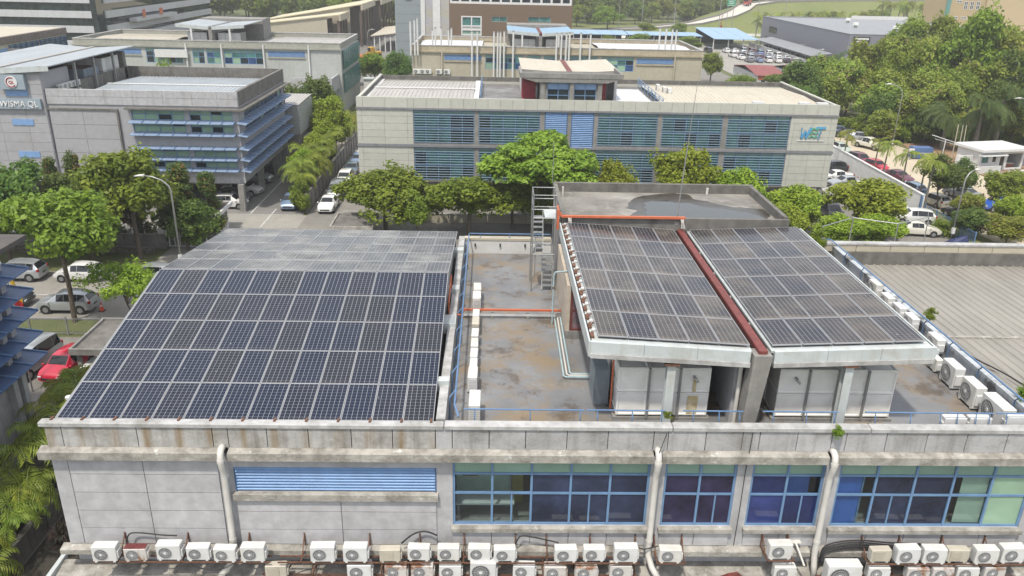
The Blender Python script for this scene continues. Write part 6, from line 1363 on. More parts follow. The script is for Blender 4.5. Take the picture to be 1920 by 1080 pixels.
al = [(-21.3,88,1.3),(-21.6,90.5,1.45),(-22.2,93,1.5),(-21.3,95.5,1.4),(-22.6,97,1.45),(-21.3,99.5,1.5),(-22.3,102,1.5),(-21.4,105,1.5),(-22.8,107.5,1.45),(-21.5,110,1.55),(-22.4,114,1.5),(-21.6,118,1.5),(-21.4,122,1.5),(-24.2,100,1.3)]
for i, (x, y, s) in enumerate(al): palm('areca%d' % (i % 3), x, y, s, 'yellow-green palm behind the alley wall, %s from the near end' % ORD[sorted(range(len(al)), key=lambda q: al[q][1]).index(i)], 'palms behind the alley wall')
for i, (x, y, s, lb) in enumerate(((48.9,110,1.05,'by the corner of the louvred block'),(52.0,107,1.0,'left one of the pair near the red hatchback'),(50.9,102,1.15,'right one of the pair near the red hatchback'),(50.7,96.2,1.15,'behind the white wall in the middle'),(51.6,93.4,1.1,'shorter one behind the white wall'),(49.6,88.2,1.35,'nearest, at the end of the white wall'))): palm('royal%d' % (i % 3), x, y, s, 'slender street palm '+lb, 'street palms on the sandy road')
for i, (x, y, s, lb) in enumerate(((74.6,122.5,1.2,'huge dark oil palm with hanging fronds, right of the wood front'),(70.4,124,.95,'dark oil palm with hanging fronds, left one in the wood front'),(79.5,125.5,1.35,'dark oil palm rising behind the other two'))): palm('oil', x, y, s, lb, 'oil palms in the wood')
palm('coco', 68.2, 165, 1.0, 'coconut palm in front of the grey warehouse corner', None); palm('coco', 99.5, 318, .75, 'coconut palm left of the warehouse beside the blue carport', None)
i = 0
for x, y in [(106+k*4.6+random.uniform(-1,1), 340+k*2.4+random.uniform(-4,4)) for k in range(16)]:
    palm('royal%d' % (i % 3), x, y, 1.75, 'palm on the lawn behind the warehouse, %s from left' % ORD[i], 'palms on the lawn behind the warehouse'); i += 1
for i, (x, y) in enumerate([(172+k*2.4+random.uniform(-.6,.6), 372+random.uniform(-8,8)) for k in range(14)]):
    palm('royal%d' % (i % 3), x, y, 2.6, 'tall pale-stemmed palm beside the cream block, %s from left' % ORD[i], 'tall palms beside the cream block')
# low dark cordylines by the building foot
cordm = []
for v in range(2):
    mb = MB(); tints = []
    for s_ in range(5):
        b = Vector((random.uniform(-.5,.5), random.uniform(-.5,.5), random.uniform(.3,1.1)))
        for k in range(16):
            az = k*2.4; e = .2+1.1*((k*.618)%1); d = Vector((math.cos(az)*math.cos(e), math.sin(az)*math.cos(e), math.sin(e))); sd = Vector((-math.sin(az), math.cos(az), 0))*.05; l = random.uniform(.35,.6)
            mb.poly([b, b+d*l*.5+sd, b+d*l+Vector((0,0,-.12)), b+d*l*.5-sd]); tints.append(random.random())
    me = mb.mesh('leaves_cord%d' % v, M_cord); at = me.attributes.new('tint', 'FLOAT', 'FACE'); at.data.foreach_set('value', np.array(tints, dtype=np.float32)); st = MB()
    for s_ in range(5): st.tube([(0,0,0),(random.uniform(-.3,.3),random.uniform(-.3,.3),.8)], .025, 5, cap=False)
    cordm.append((st.mesh('stems_cord%d' % v, M_bark), me))
for i in range(13):
    o = empty('cordyline', (random.uniform(-18.6,-16.2) if i % 3 else -19.6, 23.5+i*1.25, 0), 'low dark cordyline at the foot of the front block, %s from the near end' % ORD[i], 'shrub', 'dark cordylines at the wall foot', random.uniform(0,6)); o.scale = (1.3,1.3,1.5)
    put('stems', cordm[i % 2][0], o, local=True); put('leaves', cordm[i % 2][1], o, local=True)
# weeds rooted on the building
for x, y, z, s, lb in ((19.1,31.6,11.9,.28,'small weed growing where the wing roof meets the railing'),(18.9,24.6,12.0,.3,'small weed on the near right parapet'),(11.25,22.15,11.95,.2,'tiny weed on the parapet above the right drain pipe'),(17.7,41.0,11.9,.5,'green weed behind the right canopy corner'),(5.85,22.75,12.2,.14,'tiny weed at the foot of the first canopy post')): tree('bush', x, y, 2.2*s, 2.2*s, lb, 'weeds on the front block', z, 'weed')
# ================================================================ VEHICLES
def car_proto(nm, st, w, wins, ws, rw, wr=.31, wb=(-1.25,1.25), hl=None, tl=None):
    """st: (x, zlow, zbelt, ztop, wtop); wins: (station a, station b) side windows; ws/rw: station pair of front/rear glass"""
    rings = []; mb = MB()
    for (x, zl, zb, zt, wt, wm) in st:
        ww = w*wm; half = [(0,zl),(ww*.86,zl),(ww*.985,zl+.10),(ww,zl+(zb-zl)*.55),(ww*.965,zb),(wt*w,zt-.045*(1 if zt-zb > .2 else .4)),(wt*w*.8,zt),(0,zt+.012)]
        pts = [(x,-a,b) for a, b in half]+[(x,a,b) for a, b in half[-2:0:-1]]
        rings.append(mb.add(pts)); N = len(pts)
    for i in range(len(rings)-1):
        for k in range(N): mb.fc(rings[i]+k, rings[i+1]+k, rings[i+1]+(k+1)%N, rings[i]+(k+1)%N)
    mb.fc(*[rings[0]+k for k in range(N)]); mb.fc(*[rings[-1]+N-1-k for k in range(N)])
    body = mb.mesh('body_'+nm, PAINT0, True); body.set_sharp_from_angle(angle=R(32))
    out = [('body', body, True)]
    V = lambda i, k: Vector(mb.v[rings[i]+k])
    def quad(a, b, c, d, off, ins=.06):
        ctr = (a+b+c+d)/4; n = (b-a).cross(d-a).normalized(); q = MB(); pts = [p.lerp(ctr, ins)+n*off for p in (a,b,c,d)]; q.poly(pts); q.poly([p-n*.01 for p in pts[::-1]]); return q, n
    for (i, j) in wins:
        for sg in (0, 1):
            k1, k2 = (4, 5) if sg == 0 else (N-4, N-5)
            a, b, c, d = V(i,k1), V(j,k1), V(j,k2), V(i,k2)
            ctr = (a+b+c+d)/4; q = MB(); y_ = -1 if sg == 0 else 1; nv = Vector((0,y_,.35)).normalized()
            pts = [p.lerp(ctr,.035)+nv*.010 for p in (a,b,c,d)]; q.poly(pts if sg == 0 else pts[::-1]); out.append(('side_window', q.mesh('side_window_'+nm, M_carglass), False))
    def cross(i, j, nm2):
        q = MB(); pi = [V(i,k) for k in (5,6,7,8,9)]; pj = [V(j,k) for k in (5,6,7,8,9)]; n = (pj[2]-pi[2]).cross(pi[3]-pi[1]).normalized()
        if n.z < 0: n = -n
        a = [p.lerp(r_, .10)+n*.014 for p, r_ in zip(pi, pj)]; b = [p.lerp(r_, .92)+n*.014 for p, r_ in zip(pi, pj)]
        for row in (a, b):
            c = (row[0]+row[4])/2; row[0] = row[0].lerp(c, .07); row[4] = row[4].lerp(c, .07)
        k0 = q.add(a+b)
        for k in range(4): q.fc(k0+k, k0+k+1, k0+k+6, k0+k+5)
        out.append((nm2, q.mesh(nm2+'_'+nm, M_carglass), False))
    cross(*ws, 'windscreen')
    if rw: cross(*rw, 'rear_window')
    xf, xr = st[-1][0], st[0][0]
    for sg in (-1, 1):
        i = len(st)-2; x0, zz, yy = st[i][0], st[i][2], w*st[i][5]*.80
        q = MB(); q.bevbox(x0-.10, sg*yy-.15, zz-.16, x0+.06, sg*yy+.15, zz-.01, .04); out.append(('headlight', q.mesh('headlight_'+nm, M_lamp), False))
        x1, z1, y1 = st[1][0], st[1][2], w*st[1][5]*.86
        q = MB(); q.bevbox(x1-.05, sg*y1-.10, z1-.16, x1+.14, sg*y1+.115, z1+.06, .03); out.append(('tail_light', q.mesh('tail_light_'+nm, M_tail), False))
        q = MB(); q.bevbox(ws_x(st, ws)-.08, sg*(w+.09)-.07, .95, ws_x(st, ws)+.06, sg*(w+.09)+.07, 1.07, .03); out.append(('mirror', q.mesh('mirror_'+nm, PAINT0), True))
    q = MB(); q.box(xf-.06,-.5,.42,xf+.012,.5,.55); out.append(('grille', q.mesh('grille_'+nm, M_trim), False))
    q = MB(); q.box(xr-.012,-.25,.62,xr+.05,.25,.74); out.append(('number_plate', q.mesh('plate_'+nm, M_plate), False))
    wh_ = []
    for x in wb:
        for sg in (-1, 1):
            q = MB(); q.tube([(x,sg*(w-.2),wr),(x,sg*(w+.012),wr)], wr, 18); rm = MB(); rm.tube([(x,sg*(w+.005),wr),(x,sg*(w+.02),wr)], wr*.62, 14)
            for k in range(5): a = k*1.2566; rm.bar((x,sg*(w+.022),wr),(x+math.cos(a)*wr*.6,sg*(w+.022),wr+math.sin(a)*wr*.6),.06,.02)
            ar = MB(); ar.tube([(x,sg*(w-.25),wr+.02),(x,sg*(w+.004),wr+.02)], wr+.06, 18); wh_.append((q.mesh('tyre_'+nm, M_black), rm.mesh('rim_'+nm, M_rim), ar.mesh('arch_'+nm, M_trim)))
    return out, wh_
def ws_x(st, ws): return st[ws[1]][0]-.05
PAINT0 = MATS['car_paint_white']
CARS = {
 'hatch': car_proto('hatch', [(-1.95,.32,.70,.74,.80,.90),(-1.88,.24,.96,1.0,.80,.97),(-1.50,.22,.98,1.40,.66,1),(-1.1,.22,.98,1.49,.70,1),(-.15,.22,.97,1.53,.72,1),(.40,.22,.96,1.47,.70,1),(1.02,.22,.96,1.02,.78,1),(1.60,.24,.86,.90,.76,.97),(1.88,.28,.68,.72,.72,.90),(1.95,.34,.55,.58,.66,.84)], .85, [(2,3),(3,4),(4,5),(5,6)][1:3]+[(2,3)], (5,6), (1,2), .31, (-1.22,1.22)),
 'sedan': car_proto('sedan', [(-2.28,.32,.70,.74,.82,.90),(-2.2,.24,.98,1.02,.82,.96),(-1.55,.22,.98,1.06,.80,1),(-.85,.22,.97,1.42,.68,1),(-.2,.22,.96,1.47,.71,1),(.35,.22,.95,1.43,.70,1),(1.05,.22,.95,1.01,.79,1),(1.85,.24,.84,.88,.77,.98),(2.20,.28,.66,.70,.74,.91),(2.28,.34,.53,.56,.66,.85)], .88, [(3,4),(4,5)], (5,6), (2,3), .32, (-1.38,1.4)),
 'suv': car_proto('suv', [(-2.2,.38,.80,.84,.84,.92),(-2.14,.30,1.06,1.10,.82,.97),(-1.75,.26,1.08,1.56,.66,1),(-1.2,.26,1.08,1.66,.72,1),(-.15,.26,1.07,1.69,.74,1),(.45,.26,1.06,1.62,.72,1),(1.10,.26,1.06,1.13,.80,1),(1.80,.30,.97,1.02,.79,.98),(2.12,.34,.80,.84,.75,.92),(2.2,.40,.62,.66,.68,.86)], .90, [(2,3),(3,4),(4,5)], (5,6), (1,2), .35, (-1.34,1.36)),
 'van': car_proto('van', [(-2.2,.36,.80,.84,.86,.94),(-2.15,.28,1.05,1.12,.84,.98),(-1.95,.26,1.05,1.68,.74,1),(-1.3,.26,1.05,1.78,.78,1),(.1,.26,1.05,1.80,.78,1),(.85,.26,1.03,1.68,.75,1),(1.55,.26,1.02,1.10,.80,1),(1.98,.30,.92,.96,.78,.96),(2.16,.34,.74,.78,.74,.90),(2.2,.40,.58,.62,.66,.85)], .88, [(2,3),(3,4),(4,5)], (5,6), (1,2), .33, (-1.38,1.4)),
 'pickup': car_proto('pickup', [(-2.58,.46,.90,.94,.92,.95),(-2.55,.42,1.06,1.10,.93,.98),(-1.0,.40,1.06,1.10,.93,1),(-.85,.40,1.06,1.68,.70,1),(-.2,.38,1.06,1.76,.73,1),(.45,.38,1.05,1.68,.72,1),(1.15,.38,1.05,1.14,.82,1),(1.95,.40,1.0,1.04,.80,.98),(2.42,.42,.86,.90,.78,.93),(2.5,.48,.68,.72,.7,.88)], .90, [(3,4),(4,5)], (5,6), (2,3), .38, (-1.55,1.5)),
}
def car(kind, x, y, heading, col, label, group, z=0.02, simple=False, sc=1.0):
    parts, wh_ = CARS[kind]; nm = {'hatch':'hatchback_car','sedan':'sedan_car','suv':'suv_car','van':'van','pickup':'pickup_truck'}[kind]
    o = empty(nm, (x, y, z), label, {'van':'van','pickup':'pickup truck'}.get(kind, 'car'), group, R(heading)); o.scale = (sc, sc, sc)
    pm = MATS['car_paint_'+col]
    for n_, me, painted in parts:
        if simple and n_ in ('mirror','grille','number_plate','headlight'): continue
        p = put(n_, me, o, local=True)
        if painted: p.material_slots[0].link = 'OBJECT'; p.material_slots[0].material = pm
    for ty, rm, ar in wh_:
        t_ = put('wheel', ty, o, local=True)
        if not simple: put('rim', rm, t_, local=True); put('wheel_arch', ar, o, local=True)
    if kind == 'pickup': MB().box(-2.45,-.72,1.095,-1.05,.72,1.11).build('load_bed', M_trim, o, local=True)
    return o
g = 'cars on the left road'
car('hatch', -35.0, 64.9, 180, 'white', 'white hatchback parked on the far side of the left road', g)
car('suv', -32.9, 58.4, 180, 'silver', 'silver hatchback parked beside the leaning tree trunk', g, sc=.97)
car('hatch', -29.0, 64.8, 180, 'silver', 'silver car half hidden behind the yellow-green tree', g)
car('suv', -40.2, 64.9, 180, 'silver', 'silver car behind the yellow and red flag', g)
car('hatch', -38.2, 59.4, 0, 'dark', 'dark car glimpsed between the blue sunshade tips', g)
g = 'cars in the left yard'
car('van', -30.6, 48.6, -97, 'silver', 'silver people carrier in the left yard beside the blue sunshades', g, sc=1.05)
car('hatch', -28.0, 48.2, -97, 'red', 'bright red car in front of the concrete shelter', g, sc=1.02)
car('hatch', -25.4, 46.5, -100, 'white', 'pale car mostly hidden by palms below the red car', g)
car('sedan', -27.3, 39.2, -90, 'dark', 'dark blue car hood showing among the left palms', g)
g = 'cars at the sign block'
car('hatch', -29.0, 86.9, 0, 'white', 'white hatchback parked under the overhang of the sign block', g)
car('sedan', -29.2, 92.5, -8, 'white', 'white sedan nosing out from under the sign block', g); car('sedan', -29.6, 89.6, -5, 'grey', 'dark grey car behind the white hatchback under the overhang', g); car('hatch', -29.0, 98, -5, 'silver', 'silver car deep under the sign block side', g); car('sedan', -29.4, 101.6, -5, 'dark', 'dark car farthest under the sign block side', g)
car('hatch', -22.3, 87.4, -90, 'bluegrey', 'small blue grey hatchback beside the clipped bush', g)
g = 'cars along the alley'
for k, y, c, lb in (('sedan',86.9,'white','white sedan at the near end of the alley row'),('van',92.2,'grey','grey people carrier second in the alley row'),('suv',97.6,'white','white SUV third in the alley row'),('sedan',103,'teal','dark teal sedan fourth in the alley row'),('hatch',108,'bluegrey','blue grey car fifth in the alley row'),('hatch',112.8,'white','white car at the far end of the alley row')): car(k, -18.1, y, -90, c, lb, g)
g = 'cars in the right car park'
for k, x, y, h, c, lb in (('suv',46.3,107.6,185,'dark','dark SUV at the far left by the white wall'),('sedan',45.2,103.0,190,'white','white sedan nose to the louvred block corner'),('sedan',45.3,100.0,190,'silver','silver sedan beside the white sedan at the block corner'),('hatch',46.0,97.0,190,'white','white car under the tree, next to the silver sedan'),('suv',41.6,94.0,122,'white','white SUV with red tail lamps left of the big bright tree'),('van',38.0,86.6,-90,'dark','dark people carrier facing us left of the big bright tree'),('hatch',42.5,84.2,-100,'silver','silver car hidden under the big bright tree'),('sedan',45.2,87.6,180,'white','white car behind the big bright tree'),('suv',46.6,84.6,170,'white','white SUV at the end of the white wall'),('sedan',45.1,80.6,-8,'pearl','cream white sedan in front of the white SUV at right'),('hatch',40.2,80.9,-80,'white','white car low under the bright tree')): car(k, x, y, h, c, lb, g)
g = 'cars on the sandy road'
for k, x, y, h, c, lb in (('pickup',58.9,124.0,-60,'pearl','cream white pickup truck on the sandy road'),('hatch',59.5,129.8,150,'silver','silver hatchback behind the cream pickup'),('sedan',58.9,132.6,160,'dark','dark car between two silver cars by the wood'),('sedan',58.2,135.3,175,'bluegrey','pale blue sedan by the wood edge'),('hatch',61.0,140,175,'maroon','dark red car farthest back by the wood'),('hatch',53.0,120.6,-85,'green','pale green car beyond the palm at the block corner'),('suv',52.6,112.9,-75,'maroon','dark maroon SUV behind the white wall'),('hatch',53.4,109.4,-75,'red','bright crimson hatchback behind the white wall'),('sedan',53.8,103.5,-75,'maroon','dark red sedan behind the white wall top'),('hatch',52.6,97.4,105,'bluegrey','blue grey hatchback seen from behind past the white wall'),('hatch',52.8,92.0,105,'beige','old beige car behind the round-headed tree trunk'),('sedan',53.2,86.6,112,'black','black sedan parked on the grass edge'),('van',60.0,100.6,195,'dark','dark people carrier under the round-headed tree'),('sedan',58.0,95.4,-62+180,'grey','grey sedan seen from behind on the sandy road'),('pickup',59.6,90.5,195,'blue','bright blue car at the right end of the sandy road'),('sedan',57.0,82.6,100,'dark','dark car hidden in the bushes at lower right')): car(k, x, y, h, c, lb, g)
cols = ['white','dark','silver','white','blue','black','white','grey','white','maroon','white','silver','grey','white','bluegrey']
i = 0
for r_ in range(5):
    for c_ in range(6):
        if (r_, c_) in ((0,0),(1,0),(4,5)): continue
        x, y = 72.5+c_*2.75+r_*.6, 269-r_*6.6; k = ('hatch','sedan','suv','hatch','van')[(r_*7+c_*3) % 5]; c = cols[(i*7+3) % len(cols)]
        car(k, x, y, 92+random.uniform(-3,3), c, '%s car in the far car park, %s row, %s from left' % ({'bluegrey':'blue grey'}.get(c,c), ('farthest','second farthest','middle','second nearest','nearest')[r_], ORD[c_]), 'cars in the far car park', .03, True); i += 1
car('van', 69.0, 268, 95, 'black', 'tall black people carrier at the left end of the far car park', 'cars in the far car park', .03, True); car('suv', 64.2, 240, 10, 'white', 'white car beside the red hut right of the beige block', 'cars in the far car park', .03, True)
for i in range(14): car(('hatch','sedan')[i % 2], 93.6, 238+i*3.6, 0, ['white','silver','grey','white','dark'][i % 5], 'car under the grey parking shelter, %s from the near end' % ORD[i], 'cars under the parking shelter', .03, True)
# red lorry on the ramp
LR = empty('lorry', (120.6, 404.5, 8.85), 'red lorry coming down the curved ramp', 'lorry', None, R(-118))
MB().bevbox(-3.6,-1.25,.9,1.6,1.25,3.4,.06).build('cargo_box', mat('lorry_red', (.50,.10,.06), .5, var=.08), LR, local=True); MB().bevbox(1.7,-1.2,.6,3.5,1.2,2.8,.12).build('cab', MATS['lorry_red'], LR, local=True); MB().box(3.5,-1.0,1.7,3.53,1.0,2.5).build('windscreen', M_carglass, LR, local=True); MB().box(-3.6,-.9,.5,3.3,.9,.9).build('chassis', M_trim, LR, local=True)
for x in (-2.6, 2.5):
    for s in (-1, 1): MB().tube([(x,s*.9,.5),(x,s*1.22,.5)], .5, 14).build('wheel', M_black, LR, local=True)
# yellow wheel loader between the sheds
WL = empty('wheel_loader', (-33.6, 232, 0), 'yellow wheel loader beyond the trees by the sheds', 'loader', None, R(-140)); M_yel = mat('machine_yellow', (.62,.36,.04), .5, var=.1)
MB().bevbox(-2.6,-1.0,.8,-.4,1.0,2.0,.1).build('engine_cover', M_yel, WL, local=True); MB().bevbox(-.5,-.85,1.2,.9,.85,3.2,.08).build('cab', M_yel, WL, local=True); MB().box(.9,-.75,2.0,.93,.75,3.0).build('windscreen', M_carglass, WL, local=True); MB().bevbox(.9,-.7,.7,2.0,.7,1.5,.1).build('front_frame', M_yel, WL, local=True)
for s in (-.6, .6): MB().bar((.8,s,1.8),(3.2,s,.7),.2,.35).build('arm', M_yel, WL, local=True)
MB().hexa([(3.0,-1.3,.2),(4.2,-1.3,.1),(4.2,1.3,.1),(3.0,1.3,.2),(3.0,-1.3,1.4),(3.3,-1.3,1.4),(3.3,1.3,1.4),(3.0,1.3,1.4)]).build('bucket', M_orange, WL, local=True)
for x in (-1.6, 1.5):
    for s in (-1, 1): MB().tube([(x,s*.8,.75),(x,s*1.25,.75)], .75, 16).build('wheel', M_black, WL, local=True)
# ================================================================ STREET FURNITURE AND SMALL THINGS
def lamp(x, y, h, arm, az, label, r=.09, head=True):
    o = empty('street_lamp', (x, y, 0), label, 'street lamp', 'street lamps'); dx, dy = math.cos(az), math.sin(az)
    pts = [(x,y,0),(x,y,h*.85)]+[(x+dx*arm*(1-math.cos(t)), y+dy*arm*(1-math.cos(t)), h*.85+h*.15*math.sin(t)) for t in (R(20),R(45),R(70),R(90))]
    m = MB(); m.tube(pts, r, 8, r*.5); m.build('pole', M_galv, o, True); tip = Vector(pts[-1])
    m = MB(); m.tube([tip-Vector((dx*.1,dy*.1,0)), tip+Vector((dx*.3,dy*.3,.0)), tip+Vector((dx*.75,dy*.75,-.08))], .13, 8, .05); m.build('lamp_head', M_white, o, True)
    m = MB(); m.box(x-.14,y-.14,1.0,x+.14,y+.14,1.6); m.build('control_box', M_white, o); return o
lamp(-27.2, 67.0, 8.6, 2.2, R(178), 'curved grey street lamp beside the large olive tree on the left')
lamp(62.0, 123.0, 10.0, 2.0, R(172), 'curved grey street lamp at the edge of the right-hand wood', .085)
lamp(47.4, 78.0, 7.6, 1.2, R(20), 'grey lamp post rising behind the wing roof parapet at right', .085)
lamp(79.4, 117.5, 9.0, 2.4, R(165), 'curved street lamp behind the guard house at the right edge')
lamp(57.5, 152, 10.5, 1.6, R(172), 'curved lamp in front of the dark tree above the block corner', .1)
lamp(66.5, 170, 10.5, 1.2, R(30), 'curved lamp in front of the coconut palm', .1)
lamp(-35.2, 236, 7.5, 1.2, R(10), 'white lamp post beside the dark shed posts', .14)
for i, (x, y, h) in enumerate(((-28,372,17),(-62,340,17),(30,352,17),(52,352,17),(62,354,16),(76,356,18),(94,352,20),(113,362,22),(131,380,20),(-12,356,16))):
    o = empty('highway_lamp', (x, y, 0), 'tall thin highway lamp pole, %s in listing from left' % ORD[i] if 0 else 'tall thin lamp pole along the highway, %s from left' % ORD[sorted(range(10), key=lambda q: [-28,-62,30,52,62,76,94,113,131,-12][q]).index(i)], 'lamp post', 'highway lamp poles')
    m = MB(); m.tube([(x,y,0),(x,y,h)], .16, 6, .09); m.build('pole', M_galv, o); m = MB(); m.box(x-1.6,y-.15,h,x+1.6,y+.15,h+.15); m.build('cross_arm', M_galv, o)
# road signs
def rsign(x, y, z0, w, h, label, m_, posts=2):
    o = empty('road_sign', (x, y, 0), label, 'road sign', 'green highway signs'); box('board', m_, o, x-w/2, y-.1, z0, x+w/2, y, z0+h)
    q = MB(); q.box(x-w/2+.15,y-.13,z0+.15,x+w/2-.15,y-.104,z0+.28); q.box(x-w/2+.15,y-.13,z0+h-.28,x+w/2-.15,y-.104,z0+h-.15); q.build('white_border', M_whiteclean, o)
    for k in range(2): box('white_legend', M_whiteclean, o, x-w*.28, y-.13, z0+h*(.35+.25*k), x+w*.3, y-.104, z0+h*(.44+.25*k))
    for s in ((-1,1) if posts == 2 else (0,)): box('post', M_galv, o, x+s*w*.35-.1, y+.02, 0, x+s*w*.35+.1, y+.2, z0+h*.9)
M_sg = mat('highway_sign_green', (.02,.30,.16), .5, var=.05)
rsign(27.6, 345.5, 2.2, 2.6, 2.7, 'green direction sign on two posts beside the highway', M_sg); rsign(98.3, 352, 10.6, 3.4, 2.6, 'high green sign beside the curved ramp', M_sg); rsign(-10+5.5, 352, 3.0, 1.8, 2.0, 'small blue sign beside the brown tower', M_blue)
o = empty('feather_flag', (83.6, 311, 0), 'tall red and yellow feather flag behind the light blue carport', 'flag')
m = MB(); m.tube([(83.6,311,0),(83.6,311,8),(84.4,311,9.4)], .08, 6); m.build('pole', M_galv, o)
m = MB(); n0 = None
for k in range(9):
    t = k/8; wv = .25*math.sin(t*7); a = m.add([(83.6+t*t*.7, 311+wv*.3, 3.2+t*6.2), (83.6+1.9*(1-t*.75)+wv*.3-.9*(1-t), 311+.35+wv, 3.2+t*6.2)])
    if n0 is not None: m.m = 1 if k in (4,5) else 0; m.fc(n0, n0+1, a+1, a)
    n0 = a
m.build('cloth', [mat('flag_red', (.55,.03,.03), .7), mat('flag_yellow', (.65,.42,.03), .7)], o)
# flag poles by the left road
for i, (x, y) in enumerate(((-30.0,46.8),(-29.0,45.6),(-31.4,47.2))):
    h = 8.2
    o = empty('flag_pole', (x, y, 0), ['flag pole with a drooping blue and white flag beside the sunshades','flag pole with a drooping yellow and red flag beside the sunshades','bare flag pole farthest left among the sunshades'][i], 'flag pole', 'flag poles at the left'); m = MB(); m.tube([(x,y,0),(x,y,h)], .05, 7, .035); m.build('pole', M_galv, o); m = MB(); m.tube([(x,y,h),(x,y,h+.08),(x,y,h+.16)], .1, 10, .06); m.build('ball', M_whiteclean, o)
    if i == 2: continue
    m = MB(); prev = None
    for k in range(10):
        t = k/9; row = []
        for j in range(5):
            s = j/4; row.append((x+.05+s*(.30+.35*t)+.05*math.sin(9*t+3*s), y+.10*math.sin(6*s+4*t), h-.35-t*1.75-s*.5*t))
        a = m.add(row)
        if prev is not None:
            for j in range(4): m.m = (1 if k > 7 else 0) if i else (1 if (k//2) % 2 else 0); m.fc(prev+j, prev+j+1, a+j+1, a+j)
        prev = a
    m.build('flag_cloth', [mat('flag_yellow'+'', (.65,.42,.03), .7), mat('flag_red', (.55,.03,.03), .7)] if i else [mat('flag_white_cloth', (.7,.7,.7), .7), mat('flag_blue_cloth', (.05,.08,.35), .7)], o, True)
o = empty('traffic_cone', (-30.3, 58.3, 0), 'orange traffic cone behind the silver hatchback', 'traffic cone')
m = MB(); m.tube([(-30.3,58.3,.04),(-30.3,58.3,.75)], .17, 12, .035); m.build('cone', mat('cone_orange', (.62,.07,.03), .5), o); m = MB(); m.box(-30.52,58.08,0,-30.08,58.52,.05); m.build('base', M_black, o); m = MB(); m.tube([(-30.3,58.3,.38),(-30.3,58.3,.52)], .105, 12, .08); m.build('band', M_whiteclean, o)
# boundary walls and fences
def wall_run(name, label, x0, y0, x1, y1, h, bay, m, cap, th=.2, pil=True):
    L = math.hypot(x1-x0, y1-y0); n = max(1, round(L/bay)); ux, uy = (x1-x0)/L, (y1-y0)/L; F = Frame(x0, y0, ux, uy)
    o = empty(name, ((x0+x1)/2, (y0+y1)/2, 0), label, 'wall'); w = L/n
    for k in range(n):
        q = F.mb(); q.box(k*w+.02, -th/2, 0, (k+1)*w-.02, th/2, h-.1); q.build('wall_bay', m, o)
        q = F.mb(); q.box(k*w+.003, -th/2-.05, h-.098, (k+1)*w-.003, th/2+.05, h); q.build('coping', cap, o)
    if pil:
        for k in range(n+1): q = F.mb(); q.box(k*w-.14, -th/2-.06, 0, k*w+.14, th/2+.06, h-.102); q.build('pillar', cap, o)
    return o
M_wallwhite = mat('boundary_wall_white', (.98,.98,.95), .7, var=.04, dirt=(.5,.48,.43), dirtamt=.35, ds=.5)
M_wallstain = mat('boundary_wall_streaked', (.36,.345,.325), .85, var=.1, dirt=(.12,.11,.10), dirtamt=.7, ds=.9, streak=.8, streakcol=(.09,.085,.08), bump=.2)
wall_run('boundary_wall', 'streaked grey wall along the alley of parked cars', -20.2, 85.3, -20.2, 127, 2.1, 2.1, M_wallstain, M_concd)
wall_run('boundary_wall', 'white wall between the right car park and the sandy road', 48.7, 119, 48.7, 87.2, 2.6, 4.0, M_wallwhite, M_whiteclean, .25, False)
wall_run('boundary_wall', 'mossy low wall between the left palms and the front block', -21.3, 6, -21.3, 48, 1.25, 2.6, M_concd, M_concd)
wall_run('boundary_wall', 'grey rendered wall in front of the sign block trees', -46, 73.0, -30.8, 73.0, 1.45, 3.8, M_conc, M_conc, .2, False)
wall_run('boundary_wall', 'low rubble wall along the left road verge', -60, 71.6, -31.2, 71.6, .7, 3.2, mat('rubble_stone', (.16,.145,.12), .95, var=.4, vs_=2, bump=.8), M_concd, .3, False)
wall_run('boundary_wall', 'pale low wall in front of the louvred block', -8.5, 82.5, 36, 82.5, 1.0, 4.0, M_beige, M_coping, .2, False)
wall_run('boundary_wall', 'white wall at the right edge beyond the olive trees', 66.8, 101, 76, 103.5, 2.2, 3.0, M_wallwhite, M_whiteclean, .2, False)
wall_run('boundary_wall', 'grey hoarding beside the guard house', 75.8, 113.2, 84, 115.2, 2.3, 2.0, M_wh, M_wh, .1, False)
def fence(label, x0, y0, x1, y1, h, n, m, gap=.16):
    o = empty('fence', ((x0+x1)/2, (y0+y1)/2, 0), label, 'fence'); L = math.hypot(x1-x0, y1-y0); ux, uy = (x1-x0)/L, (y1-y0)/L; F = Frame(x0, y0, ux, uy)
    for z in (h-.08, .2): q = F.mb(); q.box(0,-.025,z,L,.025,z+.05); q.build('rail', m, o)
    k = int(L/gap); q = F.mb(); q.box(-.011,-.011,.05,.011,.011,h); me = q.mesh('picket', m)
    for i in range(1, k): put('picket', me, o, (ux*i*gap, uy*i*gap, 0))
    for i in range(n+1): q = F.mb(); u = L*i/n; q.box(u-.05,-.05,0,u+.05,.05,h+.1); q.build('post', m, o)
    return o
fence('grey picket fence behind the red car', -36, 53.8, -25.4, 53.8, 1.4, 4, M_galv)
fence('blue mesh fence at the end of the white wall', 48.9, 86.8, 48.9, 76.5, 1.6, 4, M_blue, .2)
o = empty('yard_gate', (48.8, 87, 0), 'blue and white gate leaf at the end of the white wall', 'gate'); box('leaf', M_blue, o, 48.3, 86.7, .1, 48.4, 87.1, 2.6); box('leaf_white', M_whiteclean, o, 48.45, 86.7, .1, 48.6, 87.1, 2.4)
box_o = empty('tarpaulin', (47.8, 77.4, 0), 'dark blue tarpaulin heap at the foot of the right lamp post', 'tarpaulin')
m = MB(); m.hexa([(46.6,76.6,0),(48.6,76.6,0),(48.6,78,0),(46.6,78,0),(47.2,77.0,.7),(48.4,77.0,1.1),(48.3,77.6,.9),(47.3,77.6,.6)]); m.build('sheet', mat('tarp_blue', (.025,.035,.12), .6, var=.2), box_o)
